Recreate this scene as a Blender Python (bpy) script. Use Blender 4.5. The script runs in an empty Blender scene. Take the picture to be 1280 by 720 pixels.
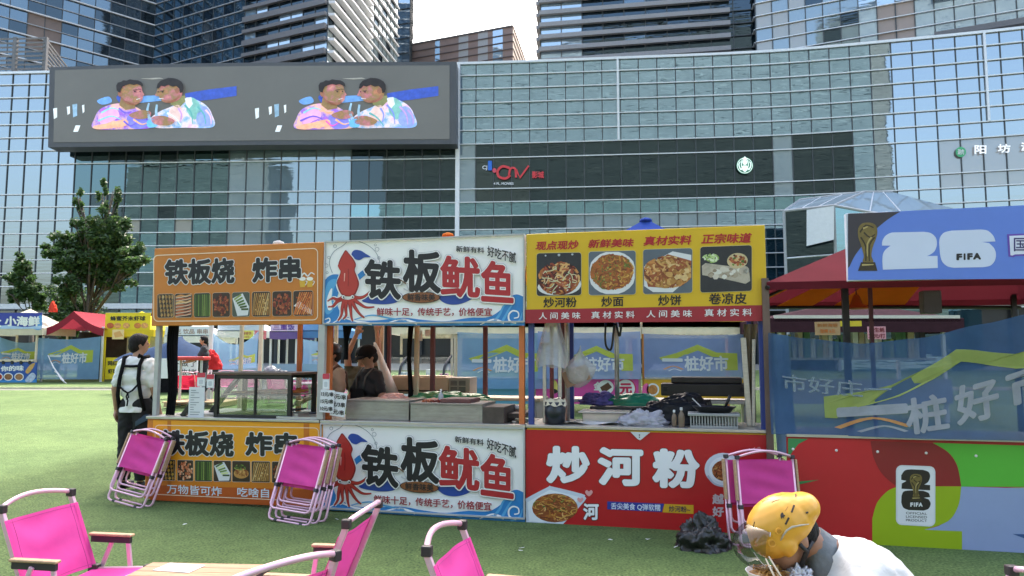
import bpy, bmesh, math, random
from mathutils import Vector, Matrix, Euler, noise as mnoise
R_ = math.radians
rnd = random.Random(7)
SC = bpy.context.scene
COL = SC.collection

# ---------------------------------------------------------------- camera
FPX = 924.0                                   # focal length in photo pixels (1280 wide)
PITCH = math.atan(83 / FPX)
CAM = Vector((0, 0, 1.607))
cd = bpy.data.cameras.new('camera'); cd.sensor_width = 36; cd.lens = 36 * FPX / 1280
cd.clip_start = .05; cd.clip_end = 2000
cam = bpy.data.objects.new('camera', cd); COL.objects.link(cam)
cam.location = CAM; cam.rotation_euler = (math.pi / 2 + PITCH, 0, 0)
SC.camera = cam

# ---------------------------------------------------------------- sky, sun, exposure
SUN_EL, SUN_AZ = R_(55), math.atan2(.139, 1)   # azimuth from +Y towards +X
world = bpy.data.worlds.new('World'); SC.world = world; world.use_nodes = True
nt = world.node_tree; nt.nodes.clear()
sky = nt.nodes.new('ShaderNodeTexSky'); sky.sky_type = 'NISHITA'; sky.sun_disc = False
sky.sun_elevation = SUN_EL; sky.sun_rotation = SUN_AZ
sky.air_density = 1.3; sky.dust_density = 7.0; sky.ozone_density = .8
bg = nt.nodes.new('ShaderNodeBackground'); bg.inputs[1].default_value = .15
wo = nt.nodes.new('ShaderNodeOutputWorld')
nt.links.new(sky.outputs[0], bg.inputs[0]); nt.links.new(bg.outputs[0], wo.inputs[0])
sl = bpy.data.lights.new('sun', 'SUN'); sl.energy = 2.0; sl.angle = R_(.4); sl.color = (1, .95, .86)
sun = bpy.data.objects.new('sun', sl); COL.objects.link(sun)
sdir = Vector((math.sin(SUN_AZ) * math.cos(SUN_EL), math.cos(SUN_AZ) * math.cos(SUN_EL), math.sin(SUN_EL)))
sun.rotation_euler = (-sdir).to_track_quat('-Z', 'Y').to_euler()
sun.location = (10, 20, 60)
SC.view_settings.view_transform = 'Standard'; SC.view_settings.look = 'None'
SC.view_settings.exposure = 2.2; SC.view_settings.gamma = 1
SC.view_settings.use_curve_mapping = False
SC.cycles.max_bounces = 8; SC.cycles.transparent_max_bounces = 16
SC.cycles.caustics_reflective = False; SC.cycles.caustics_refractive = False

# ---------------------------------------------------------------- projection helpers (where a thing seen in the photo really stands)
_F = Vector((0, math.cos(PITCH), math.sin(PITCH))); _U = Vector((0, -math.sin(PITCH), math.cos(PITCH)))
def ray(x, y): return _F + Vector((1, 0, 0)) * ((x - 640) / FPX) - _U * ((y - 360) / FPX)
def at(x, y, Y): d = ray(x, y); return CAM + d * (Y / d.y)
def proj(p):
    d = Vector(p) - CAM; z = d.dot(_F); return 640 + FPX * d.x / z, 360 - FPX * d.dot(_U) / z
def gz(Y): return max(0.0, .018 * (Y - 8))
def onz(x, y, z=0): d = ray(x, y); return CAM + d * ((z - CAM.z) / d.z)
ROW_A = math.atan(-.24); RD = Vector((math.cos(ROW_A), math.sin(ROW_A), 0)); RV = Vector((-math.sin(ROW_A), math.cos(ROW_A), 0))
ROW_O = Vector((0, 7.32, 0))
def rowuz(x, y, v=0, o=None):
    o = o or ROW_O
    d = ray(x, y); k = ((o + RV * v) - CAM).dot(RV) / d.dot(RV); p = CAM + d * k
    return (p - o).dot(RD), p.z
def roww(u, v, z=0, o=None): return (o or ROW_O) + RD * u + RV * v + Vector((0, 0, z))

# ---------------------------------------------------------------- materials
def lin(h):
    h = h.lstrip('#'); out = []
    for i in (0, 2, 4):
        c = int(h[i:i + 2], 16) / 255
        out.append(c / 12.92 if c <= .04045 else ((c + .055) / 1.055) ** 2.4)
    return tuple(out)
_M = {}
def mat(name, col, rough=.6, metal=0, var=.08, vs=6, bump=0, bs=60, spec=.5, alpha=1, emit=0, trl=0, stretch=None):
    if name in _M: return _M[name]
    c = lin(col) if isinstance(col, str) else col
    if any(k in name for k in ('cloth', 'canopy', 'tent', 'tarp', 'lining')): spec = min(spec, .12); rough = max(rough, .85) if 'tarp' not in name else rough
    m = bpy.data.materials.new(name); m.use_nodes = True; n = m.node_tree; n.nodes.clear()
    out = n.nodes.new('ShaderNodeOutputMaterial'); b = n.nodes.new('ShaderNodeBsdfPrincipled')
    b.inputs['Roughness'].default_value = rough; b.inputs['Metallic'].default_value = metal
    b.inputs['Specular IOR Level'].default_value = spec
    tc = n.nodes.new('ShaderNodeTexCoord'); src = tc.outputs['Object']
    if stretch:
        mp = n.nodes.new('ShaderNodeMapping'); mp.inputs['Scale'].default_value = stretch
        n.links.new(src, mp.inputs[0]); src = mp.outputs[0]
    if var > 0:
        nz = n.nodes.new('ShaderNodeTexNoise'); nz.inputs['Scale'].default_value = vs; nz.inputs['Detail'].default_value = 6
        nz.inputs['Roughness'].default_value = .65
        n.links.new(src, nz.inputs['Vector'])
        rp = n.nodes.new('ShaderNodeValToRGB')
        rp.color_ramp.elements[0].position = .3; rp.color_ramp.elements[1].position = .7
        rp.color_ramp.elements[0].color = tuple(x * (1 - var) for x in c) + (1,)
        rp.color_ramp.elements[1].color = tuple(min(1, x * (1 + var)) for x in c) + (1,)
        n.links.new(nz.outputs['Fac'], rp.inputs[0]); n.links.new(rp.outputs[0], b.inputs['Base Color'])
    else:
        b.inputs['Base Color'].default_value = c + (1,)
    if bump > 0:
        nb = n.nodes.new('ShaderNodeTexNoise'); nb.inputs['Scale'].default_value = bs; nb.inputs['Detail'].default_value = 4
        n.links.new(src, nb.inputs['Vector'])
        bp = n.nodes.new('ShaderNodeBump'); bp.inputs['Strength'].default_value = 1; bp.inputs['Distance'].default_value = bump
        n.links.new(nb.outputs['Fac'], bp.inputs['Height']); n.links.new(bp.outputs[0], b.inputs['Normal'])
    if emit:
        b.inputs['Emission Color'].default_value = c + (1,); b.inputs['Emission Strength'].default_value = emit
    sh = b.outputs[0]
    if trl > 0:
        t = n.nodes.new('ShaderNodeBsdfTranslucent'); t.inputs[0].default_value = c + (1,)
        mx = n.nodes.new('ShaderNodeMixShader'); mx.inputs[0].default_value = trl
        n.links.new(sh, mx.inputs[1]); n.links.new(t.outputs[0], mx.inputs[2]); sh = mx.outputs[0]
    if alpha < 1:
        t = n.nodes.new('ShaderNodeBsdfTransparent')
        mx = n.nodes.new('ShaderNodeMixShader'); mx.inputs[0].default_value = alpha
        n.links.new(t.outputs[0], mx.inputs[1]); n.links.new(sh, mx.inputs[2]); sh = mx.outputs[0]
    n.links.new(sh, out.inputs[0]); _M[name] = m
    return m
def mirror(name, tint, body, fac, rough=.015, wave=.0028):
    """coated curtain-wall glass: part mirror, part dark body, gently rippled"""
    if name in _M: return _M[name]
    m = bpy.data.materials.new(name); m.use_nodes = True; n = m.node_tree; n.nodes.clear()
    out = n.nodes.new('ShaderNodeOutputMaterial')
    g = n.nodes.new('ShaderNodeBsdfGlossy'); g.inputs['Color'].default_value = lin(tint) + (1,); g.inputs['Roughness'].default_value = rough
    d = n.nodes.new('ShaderNodeBsdfDiffuse'); d.inputs['Color'].default_value = lin(body) + (1,)
    mx = n.nodes.new('ShaderNodeMixShader'); mx.inputs[0].default_value = fac
    tc = n.nodes.new('ShaderNodeTexCoord'); mp = n.nodes.new('ShaderNodeMapping'); mp.inputs['Scale'].default_value = (.3, .3, 2.4)
    nz = n.nodes.new('ShaderNodeTexNoise'); nz.inputs['Scale'].default_value = 1.6; nz.inputs['Detail'].default_value = 1.5
    bp = n.nodes.new('ShaderNodeBump'); bp.inputs['Distance'].default_value = wave; bp.inputs['Strength'].default_value = 1
    n.links.new(tc.outputs['Object'], mp.inputs[0]); n.links.new(mp.outputs[0], nz.inputs['Vector'])
    n.links.new(nz.outputs['Fac'], bp.inputs['Height']); n.links.new(bp.outputs[0], g.inputs['Normal'])
    n.links.new(d.outputs[0], mx.inputs[1]); n.links.new(g.outputs[0], mx.inputs[2]); n.links.new(mx.outputs[0], out.inputs[0])
    _M[name] = m; return m
def clearglass(name, tint='#dfe8e6', refl=.12):
    if name in _M: return _M[name]
    m = bpy.data.materials.new(name); m.use_nodes = True; n = m.node_tree; n.nodes.clear()
    out = n.nodes.new('ShaderNodeOutputMaterial'); t = n.nodes.new('ShaderNodeBsdfTransparent'); t.inputs[0].default_value = lin(tint) + (1,)
    g = n.nodes.new('ShaderNodeBsdfGlossy'); g.inputs['Roughness'].default_value = .03
    mx = n.nodes.new('ShaderNodeMixShader'); mx.inputs[0].default_value = refl
    n.links.new(t.outputs[0], mx.inputs[1]); n.links.new(g.outputs[0], mx.inputs[2]); n.links.new(mx.outputs[0], out.inputs[0])
    _M[name] = m; return m

# ---------------------------------------------------------------- mesh builder
class MB:
    def __init__(s): s.v = []; s.f = []; s.mi = []; s.mats = []
    def _m(s, m):
        if m not in s.mats: s.mats.append(m)
        return s.mats.index(m)
    def add(s, vs, fs, m):
        o = len(s.v); s.v += [tuple(p) for p in vs]; i = s._m(m)
        for f in fs: s.f.append([k + o for k in f]); s.mi.append(i)
    def box(s, x0, x1, y0, y1, z0, z1, m):
        s.add([(x0, y0, z0), (x1, y0, z0), (x1, y1, z0), (x0, y1, z0), (x0, y0, z1), (x1, y0, z1), (x1, y1, z1), (x0, y1, z1)],
              [(0, 3, 2, 1), (4, 5, 6, 7), (0, 1, 5, 4), (1, 2, 6, 5), (2, 3, 7, 6), (3, 0, 4, 7)], m)
    def bar(s, p, q, w, h, m, up=(0, 0, 1)):
        """rectangular bar from p to q, w across, h along up"""
        p, q = Vector(p), Vector(q); d = (q - p).normalized(); up = Vector(up)
        if abs(d.dot(up)) > .98: up = Vector((0, 1, 0))
        a = d.cross(up).normalized(); b = a.cross(d).normalized()
        vs = [e + a * (sx * w / 2) + b * (sz * h / 2) for e in (p, q) for sx, sz in ((-1, -1), (1, -1), (1, 1), (-1, 1))]
        s.add(vs, [(0, 3, 2, 1), (4, 5, 6, 7), (0, 1, 5, 4), (1, 2, 6, 5), (2, 3, 7, 6), (3, 0, 4, 7)], m)
    def tube(s, pts, r, m, seg=8, cap=True, round_=False):
        pts = [Vector(p) for p in pts]; n = len(pts)
        rr = r if isinstance(r, (list, tuple)) else [r] * n
        vs = []; nrm = None
        for i, p in enumerate(pts):
            d = (pts[min(i + 1, n - 1)] - pts[max(i - 1, 0)])
            d = d.normalized() if d.length > 1e-9 else Vector((0, 0, 1))
            if nrm is None:
                nrm = d.orthogonal().normalized()
            else:
                nrm = (nrm - d * nrm.dot(d)); nrm = nrm.normalized() if nrm.length > 1e-6 else d.orthogonal().normalized()
            b = d.cross(nrm)
            for k in range(seg):
                t = 2 * math.pi * k / seg
                vs.append(p + (nrm * math.cos(t) + b * math.sin(t)) * rr[i])
        fs = [(i * seg + k, i * seg + (k + 1) % seg, (i + 1) * seg + (k + 1) % seg, (i + 1) * seg + k) for i in range(n - 1) for k in range(seg)]
        if cap: fs += [tuple(range(seg))[::-1], tuple((n - 1) * seg + k for k in range(seg))]
        s.add(vs, fs, m)
    def poly(s, pts, m): s.add(pts, [tuple(range(len(pts)))], m)
    def lathe(s, prof, m, c=(0, 0, 0), seg=20, sx=1, sy=1):
        vs = []; n = len(prof)
        for r, z in prof:
            for k in range(seg):
                t = 2 * math.pi * k / seg; vs.append((c[0] + sx * r * math.cos(t), c[1] + sy * r * math.sin(t), c[2] + z))
        fs = [(i * seg + k, i * seg + (k + 1) % seg, (i + 1) * seg + (k + 1) % seg, (i + 1) * seg + k) for i in range(n - 1) for k in range(seg)]
        fs += [tuple(range(seg))[::-1], tuple((n - 1) * seg + k for k in range(seg))]
        s.add(vs, fs, m)
    def grid(s, fn, nu, nv, m):
        vs = [fn(i / nu, j / nv) for j in range(nv + 1) for i in range(nu + 1)]
        fs = [(j * (nu + 1) + i, j * (nu + 1) + i + 1, (j + 1) * (nu + 1) + i + 1, (j + 1) * (nu + 1) + i) for j in range(nv) for i in range(nu)]
        s.add(vs, fs, m)
    def ext(s, pts, y0, y1, m):
        """outline in the x-z plane given a thickness along y"""
        n = len(pts)
        vs = [(x, y0, z) for x, z in pts] + [(x, y1, z) for x, z in pts]
        fs = [tuple(range(n)), tuple(range(2 * n - 1, n - 1, -1))] + [(i, (i + 1) % n, n + (i + 1) % n, n + i) for i in range(n)]
        s.add(vs, fs, m)
    def extz(s, pts, z0, z1, m):
        n = len(pts)
        vs = [(x, y, z0) for x, y in pts] + [(x, y, z1) for x, y in pts]
        fs = [tuple(range(n))[::-1], tuple(range(n, 2 * n))] + [(i, (i + 1) % n, n + (i + 1) % n, n + i) for i in range(n)]
        s.add(vs, fs, m)
    def build(s, name, parent=None, loc=None, rz=0, smooth=False, bevel=0):
        me = bpy.data.meshes.new(name); me.from_pydata(s.v, [], s.f)
        for m in s.mats: me.materials.append(m)
        me.polygons.foreach_set('material_index', s.mi)
        if smooth: me.polygons.foreach_set('use_smooth', [True] * len(me.polygons))
        me.update()
        o = bpy.data.objects.new(name, me); COL.objects.link(o)
        if parent: o.parent = parent
        if loc is not None: o.location = loc
        if rz: o.rotation_euler = (0, 0, rz)
        if bevel:
            b = o.modifiers.new('bevel', 'BEVEL'); b.width = bevel; b.segments = 2; b.limit_method = 'ANGLE'
        return o
def tag(o, label=None, cat=None, group=None, kind=None):
    if label: o['label'] = label
    if cat: o['category'] = cat
    if group: o['group'] = group
    if kind: o['kind'] = kind
    return o
def thing(name, label, cat, loc=(0, 0, 0), rz=0, group=None):
    o = bpy.data.objects.new(name, None); COL.objects.link(o); o.empty_display_size = .2
    o.location = loc; o.rotation_euler = (0, 0, rz)
    return tag(o, label, cat, group)
def rowthing(name, label, cat, u, v, z=0, group=None): return thing(name, label, cat, roww(u, v, z), ROW_A, group)
def dup(root, loc, rot, label=None):
    r = root.copy(); COL.objects.link(r); r.location = loc; r.rotation_euler = rot
    if label: r['label'] = label
    for ch in [o for o in bpy.data.objects if o.parent == root]:
        c = ch.copy(); COL.objects.link(c); c.parent = r
        for g in [o for o in bpy.data.objects if o.parent == ch]:
            d = g.copy(); COL.objects.link(d); d.parent = c
    return r
def catmull(pts, n=6, closed=True):
    out = []; N = len(pts)
    rng = range(N) if closed else range(N - 1)
    for i in rng:
        g = (lambda k: pts[k % N]) if closed else (lambda k: pts[max(0, min(N - 1, k))])
        p0, p1, p2, p3 = g(i - 1), g(i), g(i + 1), g(i + 2)
        for k in range(n):
            t = k / n
            out.append(tuple(.5 * ((2 * b) + (c - a) * t + (2 * a - 5 * b + 4 * c - d) * t * t + (-a + 3 * b - 3 * c + d) * t ** 3) for a, b, c, d in zip(p0, p1, p2, p3)))
    if not closed: out.append(tuple(pts[-1]))
    return out

# ---------------------------------------------------------------- lettering
_T = {}
def textmesh(s, bold, shear=0):
    k = (s, round(bold, 4), shear)
    if k in _T: return _T[k]
    c = bpy.data.curves.new('lettering', 'FONT'); c.body = s; c.size = 1; c.offset = bold; c.dimensions = '2D'; c.fill_mode = 'FRONT'
    c.shear = shear; c.resolution_u = 4
    o = bpy.data.objects.new('lettering', c); COL.objects.link(o)
    bpy.context.view_layer.update()
    dg = bpy.context.evaluated_depsgraph_get()
    me = bpy.data.meshes.new_from_object(o.evaluated_get(dg))
    vs = [(v.co.x, v.co.y) for v in me.vertices]; fs = [tuple(p.vertices) for p in me.polygons]
    bpy.data.objects.remove(o); bpy.data.curves.remove(c); bpy.data.meshes.remove(me)
    _T[k] = (vs, fs); return _T[k]
class Art(MB):
    """print on a panel: everything is given in the panel's own drawing coordinates and mapped by fn(x, y, layer)"""
    def __init__(s, fn): super().__init__(); s.fn = fn
    def P(s, pts, m, L=1): s.poly([s.fn(x, y, L) for x, y in pts], m)
    def C(s, pts, m, L=1, n=6): s.P(catmull(pts, n), m, L)
    def E(s, cx, cy, rx, ry, m, L=1, n=24, a0=0, rot=0):
        ca, sa = math.cos(rot), math.sin(rot)
        s.P([(cx + rx * math.cos(t) * ca - ry * math.sin(t) * sa, cy + rx * math.cos(t) * sa + ry * math.sin(t) * ca) for t in (2 * math.pi * k / n for k in range(n))], m, L)
    def S(s, pts, w0, w1, m, L=1, smooth=5, closed=False):
        p = catmull(pts, smooth, closed) if smooth and len(pts) > 2 else list(pts)
        if closed: p.append(p[0])
        n = len(p); vs = []
        for i, (x, y) in enumerate(p):
            a, b = p[max(0, i - 1)], p[min(n - 1, i + 1)]
            if closed and i in (0, n - 1): a, b = p[-2], p[1]
            dx, dy = b[0] - a[0], b[1] - a[1]; l = math.hypot(dx, dy) or 1
            w = (w0 + (w1 - w0) * i / (n - 1)) / 2
            vs += [s.fn(x - dy / l * w, y + dx / l * w, L), s.fn(x + dy / l * w, y - dx / l * w, L)]
        s.add(vs, [(2 * i, 2 * i + 1, 2 * i + 3, 2 * i + 2) for i in range(n - 1)], m)
    def Q(s, x0, x1, yt0, yt1, yb0, yb1, r, m, L=1, ring=0):
        """rounded box with sloping top and bottom; ring > 0 draws only its outline"""
        def outline(i):
            X0, X1 = x0 + i, x1 - i; rr = max(.1, r - i); out = []
            for cx, cy, a in ((X1 - rr, yt1 + i + rr, 0), (X0 + rr, yt0 + i + rr, 90), (X0 + rr, yb0 - i - rr, 180), (X1 - rr, yb1 - i - rr, 270)):
                for k in range(5):
                    t = R_(a + k * 22.5); out.append((cx + rr * math.cos(t), cy - rr * math.sin(t)))
            return out
        a = outline(0)
        if not ring: return s.P(a, m, L)
        b = outline(ring); n = len(a)
        s.add([s.fn(x, y, L) for x, y in a + b], [(i, (i + 1) % n, n + (i + 1) % n, n + i) for i in range(n)], m)
    def T(s, txt, xl, xr, yt, yb, m, L=1, slope=0, bold=.02, outl=(), shear=0):
        vs, fs = textmesh(txt, 0, shear)
        ax, bx = min(p[0] for p in vs), max(p[0] for p in vs); ay, by = min(p[1] for p in vs), max(p[1] for p in vs)
        W, H = bx - ax + 2 * bold, by - ay + 2 * bold
        for k, (extra, mm) in enumerate([(0, m)] + list(outl)):
            r = bold + extra; nk = 1 if r < .004 else (8 if r < .05 else 14)
            for j in range(nk):
                ox, oy = (r * math.cos(6.2832 * j / nk), r * math.sin(6.2832 * j / nk)) if nk > 1 else (0, 0)
                q = []
                for x, y in vs:
                    a, b = (x + ox - ax + bold) / W, (y + oy - ay + bold) / H
                    q.append(s.fn(xl + (xr - xl) * a, yb + (yt - yb) * b + slope * (a - .5), L + 2.0 * (len(outl) - k) + .12 * j))
                s.add(q, fs, mm)
    def inpic(s, x0, x1, yt0, yt1, yb0, yb1):
        fn0 = s.fn
        def f(a, b, L):
            t = yt0 + (yt1 - yt0) * a; bb = yb0 + (yb1 - yb0) * a
            return fn0(x0 + (x1 - x0) * a, t + (bb - t) * b, L)
        return f
def clampu(t): return max(.02, min(.98, t))
def noodles(A, cx, cy, rx, ry, n, mats, w, L, ln=.25, top=1.0):
    for i in range(n):
        while True:
            a, b = rnd.uniform(-1, 1), rnd.uniform(-1, 1)
            if a * a + b * b < 1: break
        x, y = cx + a * rx, cy + b * ry; t = rnd.uniform(0, 6.28); dt = rnd.uniform(-1.6, 1.6)
        pts = [(x, y)]
        for k in range(3):
            x += math.cos(t) * ln / 3; y += math.sin(t) * ln / 3; t += dt * .6
            # stay on the plate
            q = math.hypot((x - cx) / rx, (y - cy) / ry)
            if q > 1.04: x = cx + (x - cx) / q; y = cy + (y - cy) / q
            pts.append((clampu(x), clampu(y)))
        A.S(pts, w, w * .7, rnd.choice(mats), L + i * .012, smooth=3)
def blobs(A, cx, cy, rx, ry, n, mats, r, L, round_=True):
    for i in range(n):
        while True:
            a, b = rnd.uniform(-1, 1), rnd.uniform(-1, 1)
            if a * a + b * b < 1: break
        k = rnd.randint(5, 8); t0 = rnd.uniform(0, 6)
        rr = r * rnd.uniform(.6, 1.3); x, y = cx + a * rx, cy + b * ry
        A.P([(clampu(x + rr * rnd.uniform(.7, 1.2) * math.cos(t0 + 6.283 * j / k)), clampu(y + rr * rnd.uniform(.7, 1.2) * math.sin(t0 + 6.283 * j / k))) for j in range(k)], rnd.choice(mats), L + i * .012)
# ================================================================= THE SETTING
def turf_mat():
    m = mat('artificial turf', (.105, .23, .05), rough=.85, var=0, spec=.2)
    n = m.node_tree; b = [x for x in n.nodes if x.type == 'BSDF_PRINCIPLED'][0]
    tc = n.nodes.new('ShaderNodeTexCoord')
    def nz(scale, det, dis=0):
        z = n.nodes.new('ShaderNodeTexNoise'); z.inputs['Scale'].default_value = scale; z.inputs['Detail'].default_value = det
        z.inputs['Distortion'].default_value = dis; n.links.new(tc.outputs['Object'], z.inputs['Vector']); return z
    a, f, g = nz(.5, 5, .6), nz(48, 4), nz(5, 6)
    r1 = n.nodes.new('ShaderNodeValToRGB'); r1.color_ramp.elements[0].position = .28; r1.color_ramp.elements[1].position = .72
    r1.color_ramp.elements[0].color = (.028, .060, .024, 1); r1.color_ramp.elements[1].color = (.155, .222, .076, 1)
    n.links.new(f.outputs['Fac'], r1.inputs[0])
    r2 = n.nodes.new('ShaderNodeValToRGB'); r2.color_ramp.elements[0].color = (.82, .86, .8, 1); r2.color_ramp.elements[1].color = (1.12, 1.1, 1.05, 1)
    r2.color_ramp.elements[0].position = .35; r2.color_ramp.elements[1].position = .65
    n.links.new(a.outputs['Fac'], r2.inputs[0])
    r3 = n.nodes.new('ShaderNodeValToRGB'); r3.color_ramp.elements[0].color = (.88, .89, .89, 1); r3.color_ramp.elements[1].color = (1.05, 1.05, 1.05, 1)
    r3.color_ramp.elements[0].position = .38; r3.color_ramp.elements[1].position = .62
    n.links.new(g.outputs['Fac'], r3.inputs[0])
    m1 = n.nodes.new('ShaderNodeMixRGB'); m1.blend_type = 'MULTIPLY'; m1.inputs[0].default_value = 1
    m2 = n.nodes.new('ShaderNodeMixRGB'); m2.blend_type = 'MULTIPLY'; m2.inputs[0].default_value = 1
    n.links.new(r1.outputs[0], m1.inputs[1]); n.links.new(r2.outputs[0], m1.inputs[2])
    n.links.new(m1.outputs[0], m2.inputs[1]); n.links.new(r3.outputs[0], m2.inputs[2]); n.links.new(m2.outputs[0], b.inputs['Base Color'])
    bp = n.nodes.new('ShaderNodeBump'); bp.inputs['Distance'].default_value = .02
    n.links.new(f.outputs['Fac'], bp.inputs['Height']); n.links.new(bp.outputs[0], b.inputs['Normal'])
    return m
TURF = turf_mat()
PAVE = mat('grey plaza paving', (.22, .22, .21), rough=.8, var=.15, vs=1.5, bump=.003, bs=20)
def sheet(name, x0, x1, ys, dz, m):
    b = MB(); nx = 2
    for j in range(len(ys) - 1):
        y0, y1 = ys[j], ys[j + 1]
        b.add([(x0, y0, gz(y0) + dz), (x1, y0, gz(y0) + dz), (x1, y1, gz(y1) + dz), (x0, y1, gz(y1) + dz)], [(0, 1, 2, 3)], m)
    return tag(b.build(name), kind='structure')
b = MB()
ys = [-600, 8, 64, 600]
for j in range(3):
    z0, z1 = gz(min(ys[j], 64)) - .012, gz(min(ys[j + 1], 64)) - .012
    b.add([(-600, ys[j], z0), (600, ys[j], z0), (600, ys[j + 1], z1), (-600, ys[j + 1], z1)], [(0, 1, 2, 3)], PAVE)
tag(b.build('ground'), kind='structure')
sheet('lawn', -60, 45, [-6, 8, 26.6], 0, TURF)
b = MB(); M_SEAM = mat('turf seam', (.035, .075, .025), rough=.9, var=.4, vs=3)
for y in (5.05, 7.0, 9.05, 11.1, 13.2, 15.3, 17.4, 19.5, 21.6, 23.7):
    for k_ in range(30):
        x0 = -40 + k_ * 2; w0 = .012 + .010 * mnoise.noise(Vector((x0 * .7, y, 0))); z_ = .003
        b.add([(x0, y - w0 / 2, gz(y) + z_), (x0 + 2, y - w0 / 2 + .01, gz(y) + z_), (x0 + 2, y + w0 / 2, gz(y) + z_), (x0, y + w0 / 2, gz(y) + z_)], [(0, 1, 2, 3)], M_SEAM)
tag(b.build('lawn_seam'), kind='structure')
sheet('path', -60, 45, [26.6, 27.3], -.004, mat('dark path rubber', (.12, .115, .10), rough=.85, var=.2, vs=4))
sheet('lawn', -60, 45, [27.36, 44], .03, TURF)
k = MB(); k.bar((-60, 27.33, gz(27.3) + .02), (45, 27.33, gz(27.3) + .02), .06, .09, mat('cream kerb paint', (.62, .58, .38), var=.15, vs=2))
tag(k.build('kerb'), kind='structure')

# ----------------------------------------------------------------- the glass mall
FC = [(-86, 63), (-64, 61.8), (-43.2, 60.5), (-22, 59.4), (-4.24, 58.44), (8.6, 57.3), (20.1, 56.0), (29, 54), (37.2, 51.76), (46, 48.7), (58, 43), (72, 35)]
_fp = catmull(FC, 24, False); _fs = [0]
for p, q in zip(_fp, _fp[1:]): _fs.append(_fs[-1] + math.hypot(q[0] - p[0], q[1] - p[1]))
def fac(s):
    s = max(0, min(_fs[-1] - .01, s))
    import bisect
    i = min(len(_fp) - 2, bisect.bisect_right(_fs, s) - 1); t = (s - _fs[i]) / (_fs[i + 1] - _fs[i])
    a, c = _fp[i], _fp[i + 1]
    d = Vector((c[0] - a[0], c[1] - a[1], 0)).normalized()
    return Vector((a[0] + (c[0] - a[0]) * t, a[1] + (c[1] - a[1]) * t, 0)), d, Vector((d.y, -d.x, 0))   # point, along, outward
def s_of_px(px):
    lo, hi = 0, _fs[-1]
    for _ in range(40):
        m = (lo + hi) / 2; p = fac(m)[0]
        if p.x / p.y < (px - 640) / FPX / .985: lo = m
        else: hi = m
    return lo
def px_of_s(s): p = fac(s)[0]; return 640 + FPX * .985 * p.x / p.y
ROWZ = [at(640, y, 58.44).z for y in (80, 95.4, 112.3, 129.8, 147, 164, 181, 198.5, 237, 253.5, 270.7, 287.6, 304.5, 321.5, 338.5, 355.5, 390)]
G_SKY = mirror('mall glass mirror coated', '#abb7bf', '#34464f', .72)
G_TEAL = mirror('mall glass teal', '#94b6be', '#2b4a55', .60)
G_PALE = mirror('mall glass pale backed', '#b4c0c6', '#70848f', .42)
G_GREY = mirror('mall glass grey blind', '#b9c6cc', '#5d7078', .40)
G_DARK = mirror('mall glass dark shop', '#a8bcc0', '#121c20', .13)
G_SHOP = mirror('mall glass brown shop', '#a8bcc0', '#2e302c', .14)
G_SKY2 = mirror('mall glass blue green coated', '#a6bfd0', '#2c4955', .72)
G_DTEAL = mirror('mall glass dark reflection', '#92aeb4', '#182628', .40)  # dark reflection of a building opposite, put into the glass colour
G_LOBBY = mirror('mall glass grey lobby', '#c4ccd0', '#8e8a88', .30)
G_BEIGE = mirror('mall glass beige panel', '#c0c8c8', '#9a958c', .25)
def panemat(px, row, py=0):
    r = rnd.random()
    if px > 1188 and 168 < py < 238: return G_LOBBY
    if px > 572:
        if row in (7, 8) or (row == 6):
            if 588 < px < 660 and row > 6: return G_SHOP
            if 588 < px < 972: return G_DARK
            if px < 990: return G_PALE
            if px < 1075 and row > 5: return G_DARK
        if row == 10 and px < 712: return G_SHOP if px < 650 else G_DARK
        if row >= 10 and 712 < px < 900: return G_PALE
        if row == 9: return G_TEAL if px < 1060 else G_SKY
        return G_SKY2 if 575 < px < 1085 else G_SKY
    if px < 88: return G_SKY
    if row >= 6:
        if px < 283:
            if row == 10 and (148 < px < 168 or 211 < px < 234): return G_BEIGE
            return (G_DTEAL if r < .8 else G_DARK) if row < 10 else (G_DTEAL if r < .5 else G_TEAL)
        if px < 404: return G_GREY if r < .8 else G_PALE
        if px < 437: return G_PALE
        return G_DARK if row < 9 else (G_TEAL if row < 10 else G_DARK)
    return G_TEAL
mall = thing('shopping_mall', 'long curved glass shopping mall behind the stalls, banded with thin white rails', 'building', (0, 58.4, gz(58)))
ML = Vector((0, 58.4, gz(58)))
CW = 1.45; s_seam = s_of_px(572); s0 = s_seam - CW * 46; NC = 46 + 66
gl, mu, tr = MB(), MB(), MB()
M_MUL = mat('dark mullion', (.05, .06, .065), rough=.4, var=.05)
M_RAIL = mat('silver rail', (.66, .68, .69), rough=.35, metal=.3, var=.06)
for c in range(NC):
    sa, sb = s0 + c * CW, s0 + (c + 1) * CW
    if sb > _fs[-1] - .1: break
    (p, d, nn), (q, d2, n2) = fac(sa), fac(sb)
    px = px_of_s((sa + sb) / 2)
    for r in range(len(ROWZ) - 1):
        zt, zb = ROWZ[r], ROWZ[r + 1]
        t1, t2 = rnd.gauss(0, .002), rnd.gauss(0, .002)
        vs = []
        for (e, sx) in ((p, -1), (q, 1)):
            for (z, sz) in ((zb, -1), (zt, 1)):
                vs.append(e + nn * (sx * t1 * CW / 2 + sz * t2 * (zt - zb) / 2) + Vector((0, 0, z)) - ML)
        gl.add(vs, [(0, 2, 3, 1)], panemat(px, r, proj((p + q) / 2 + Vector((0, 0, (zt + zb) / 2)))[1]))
    mu.bar(p + nn * .02 + Vector((0, 0, ROWZ[-1])) - ML, p + nn * .02 + Vector((0, 0, ROWZ[0])) - ML, .075, .10, M_MUL, up=nn)
    for r, z in enumerate(ROWZ):
        ex = (q - p) * .0
        tr.bar(p + nn * .10 + Vector((0, 0, z)) - ML, q + nn * .10 + Vector((0, 0, z)) - ML, 16e-2, .075 if r else .2, M_RAIL)
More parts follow.
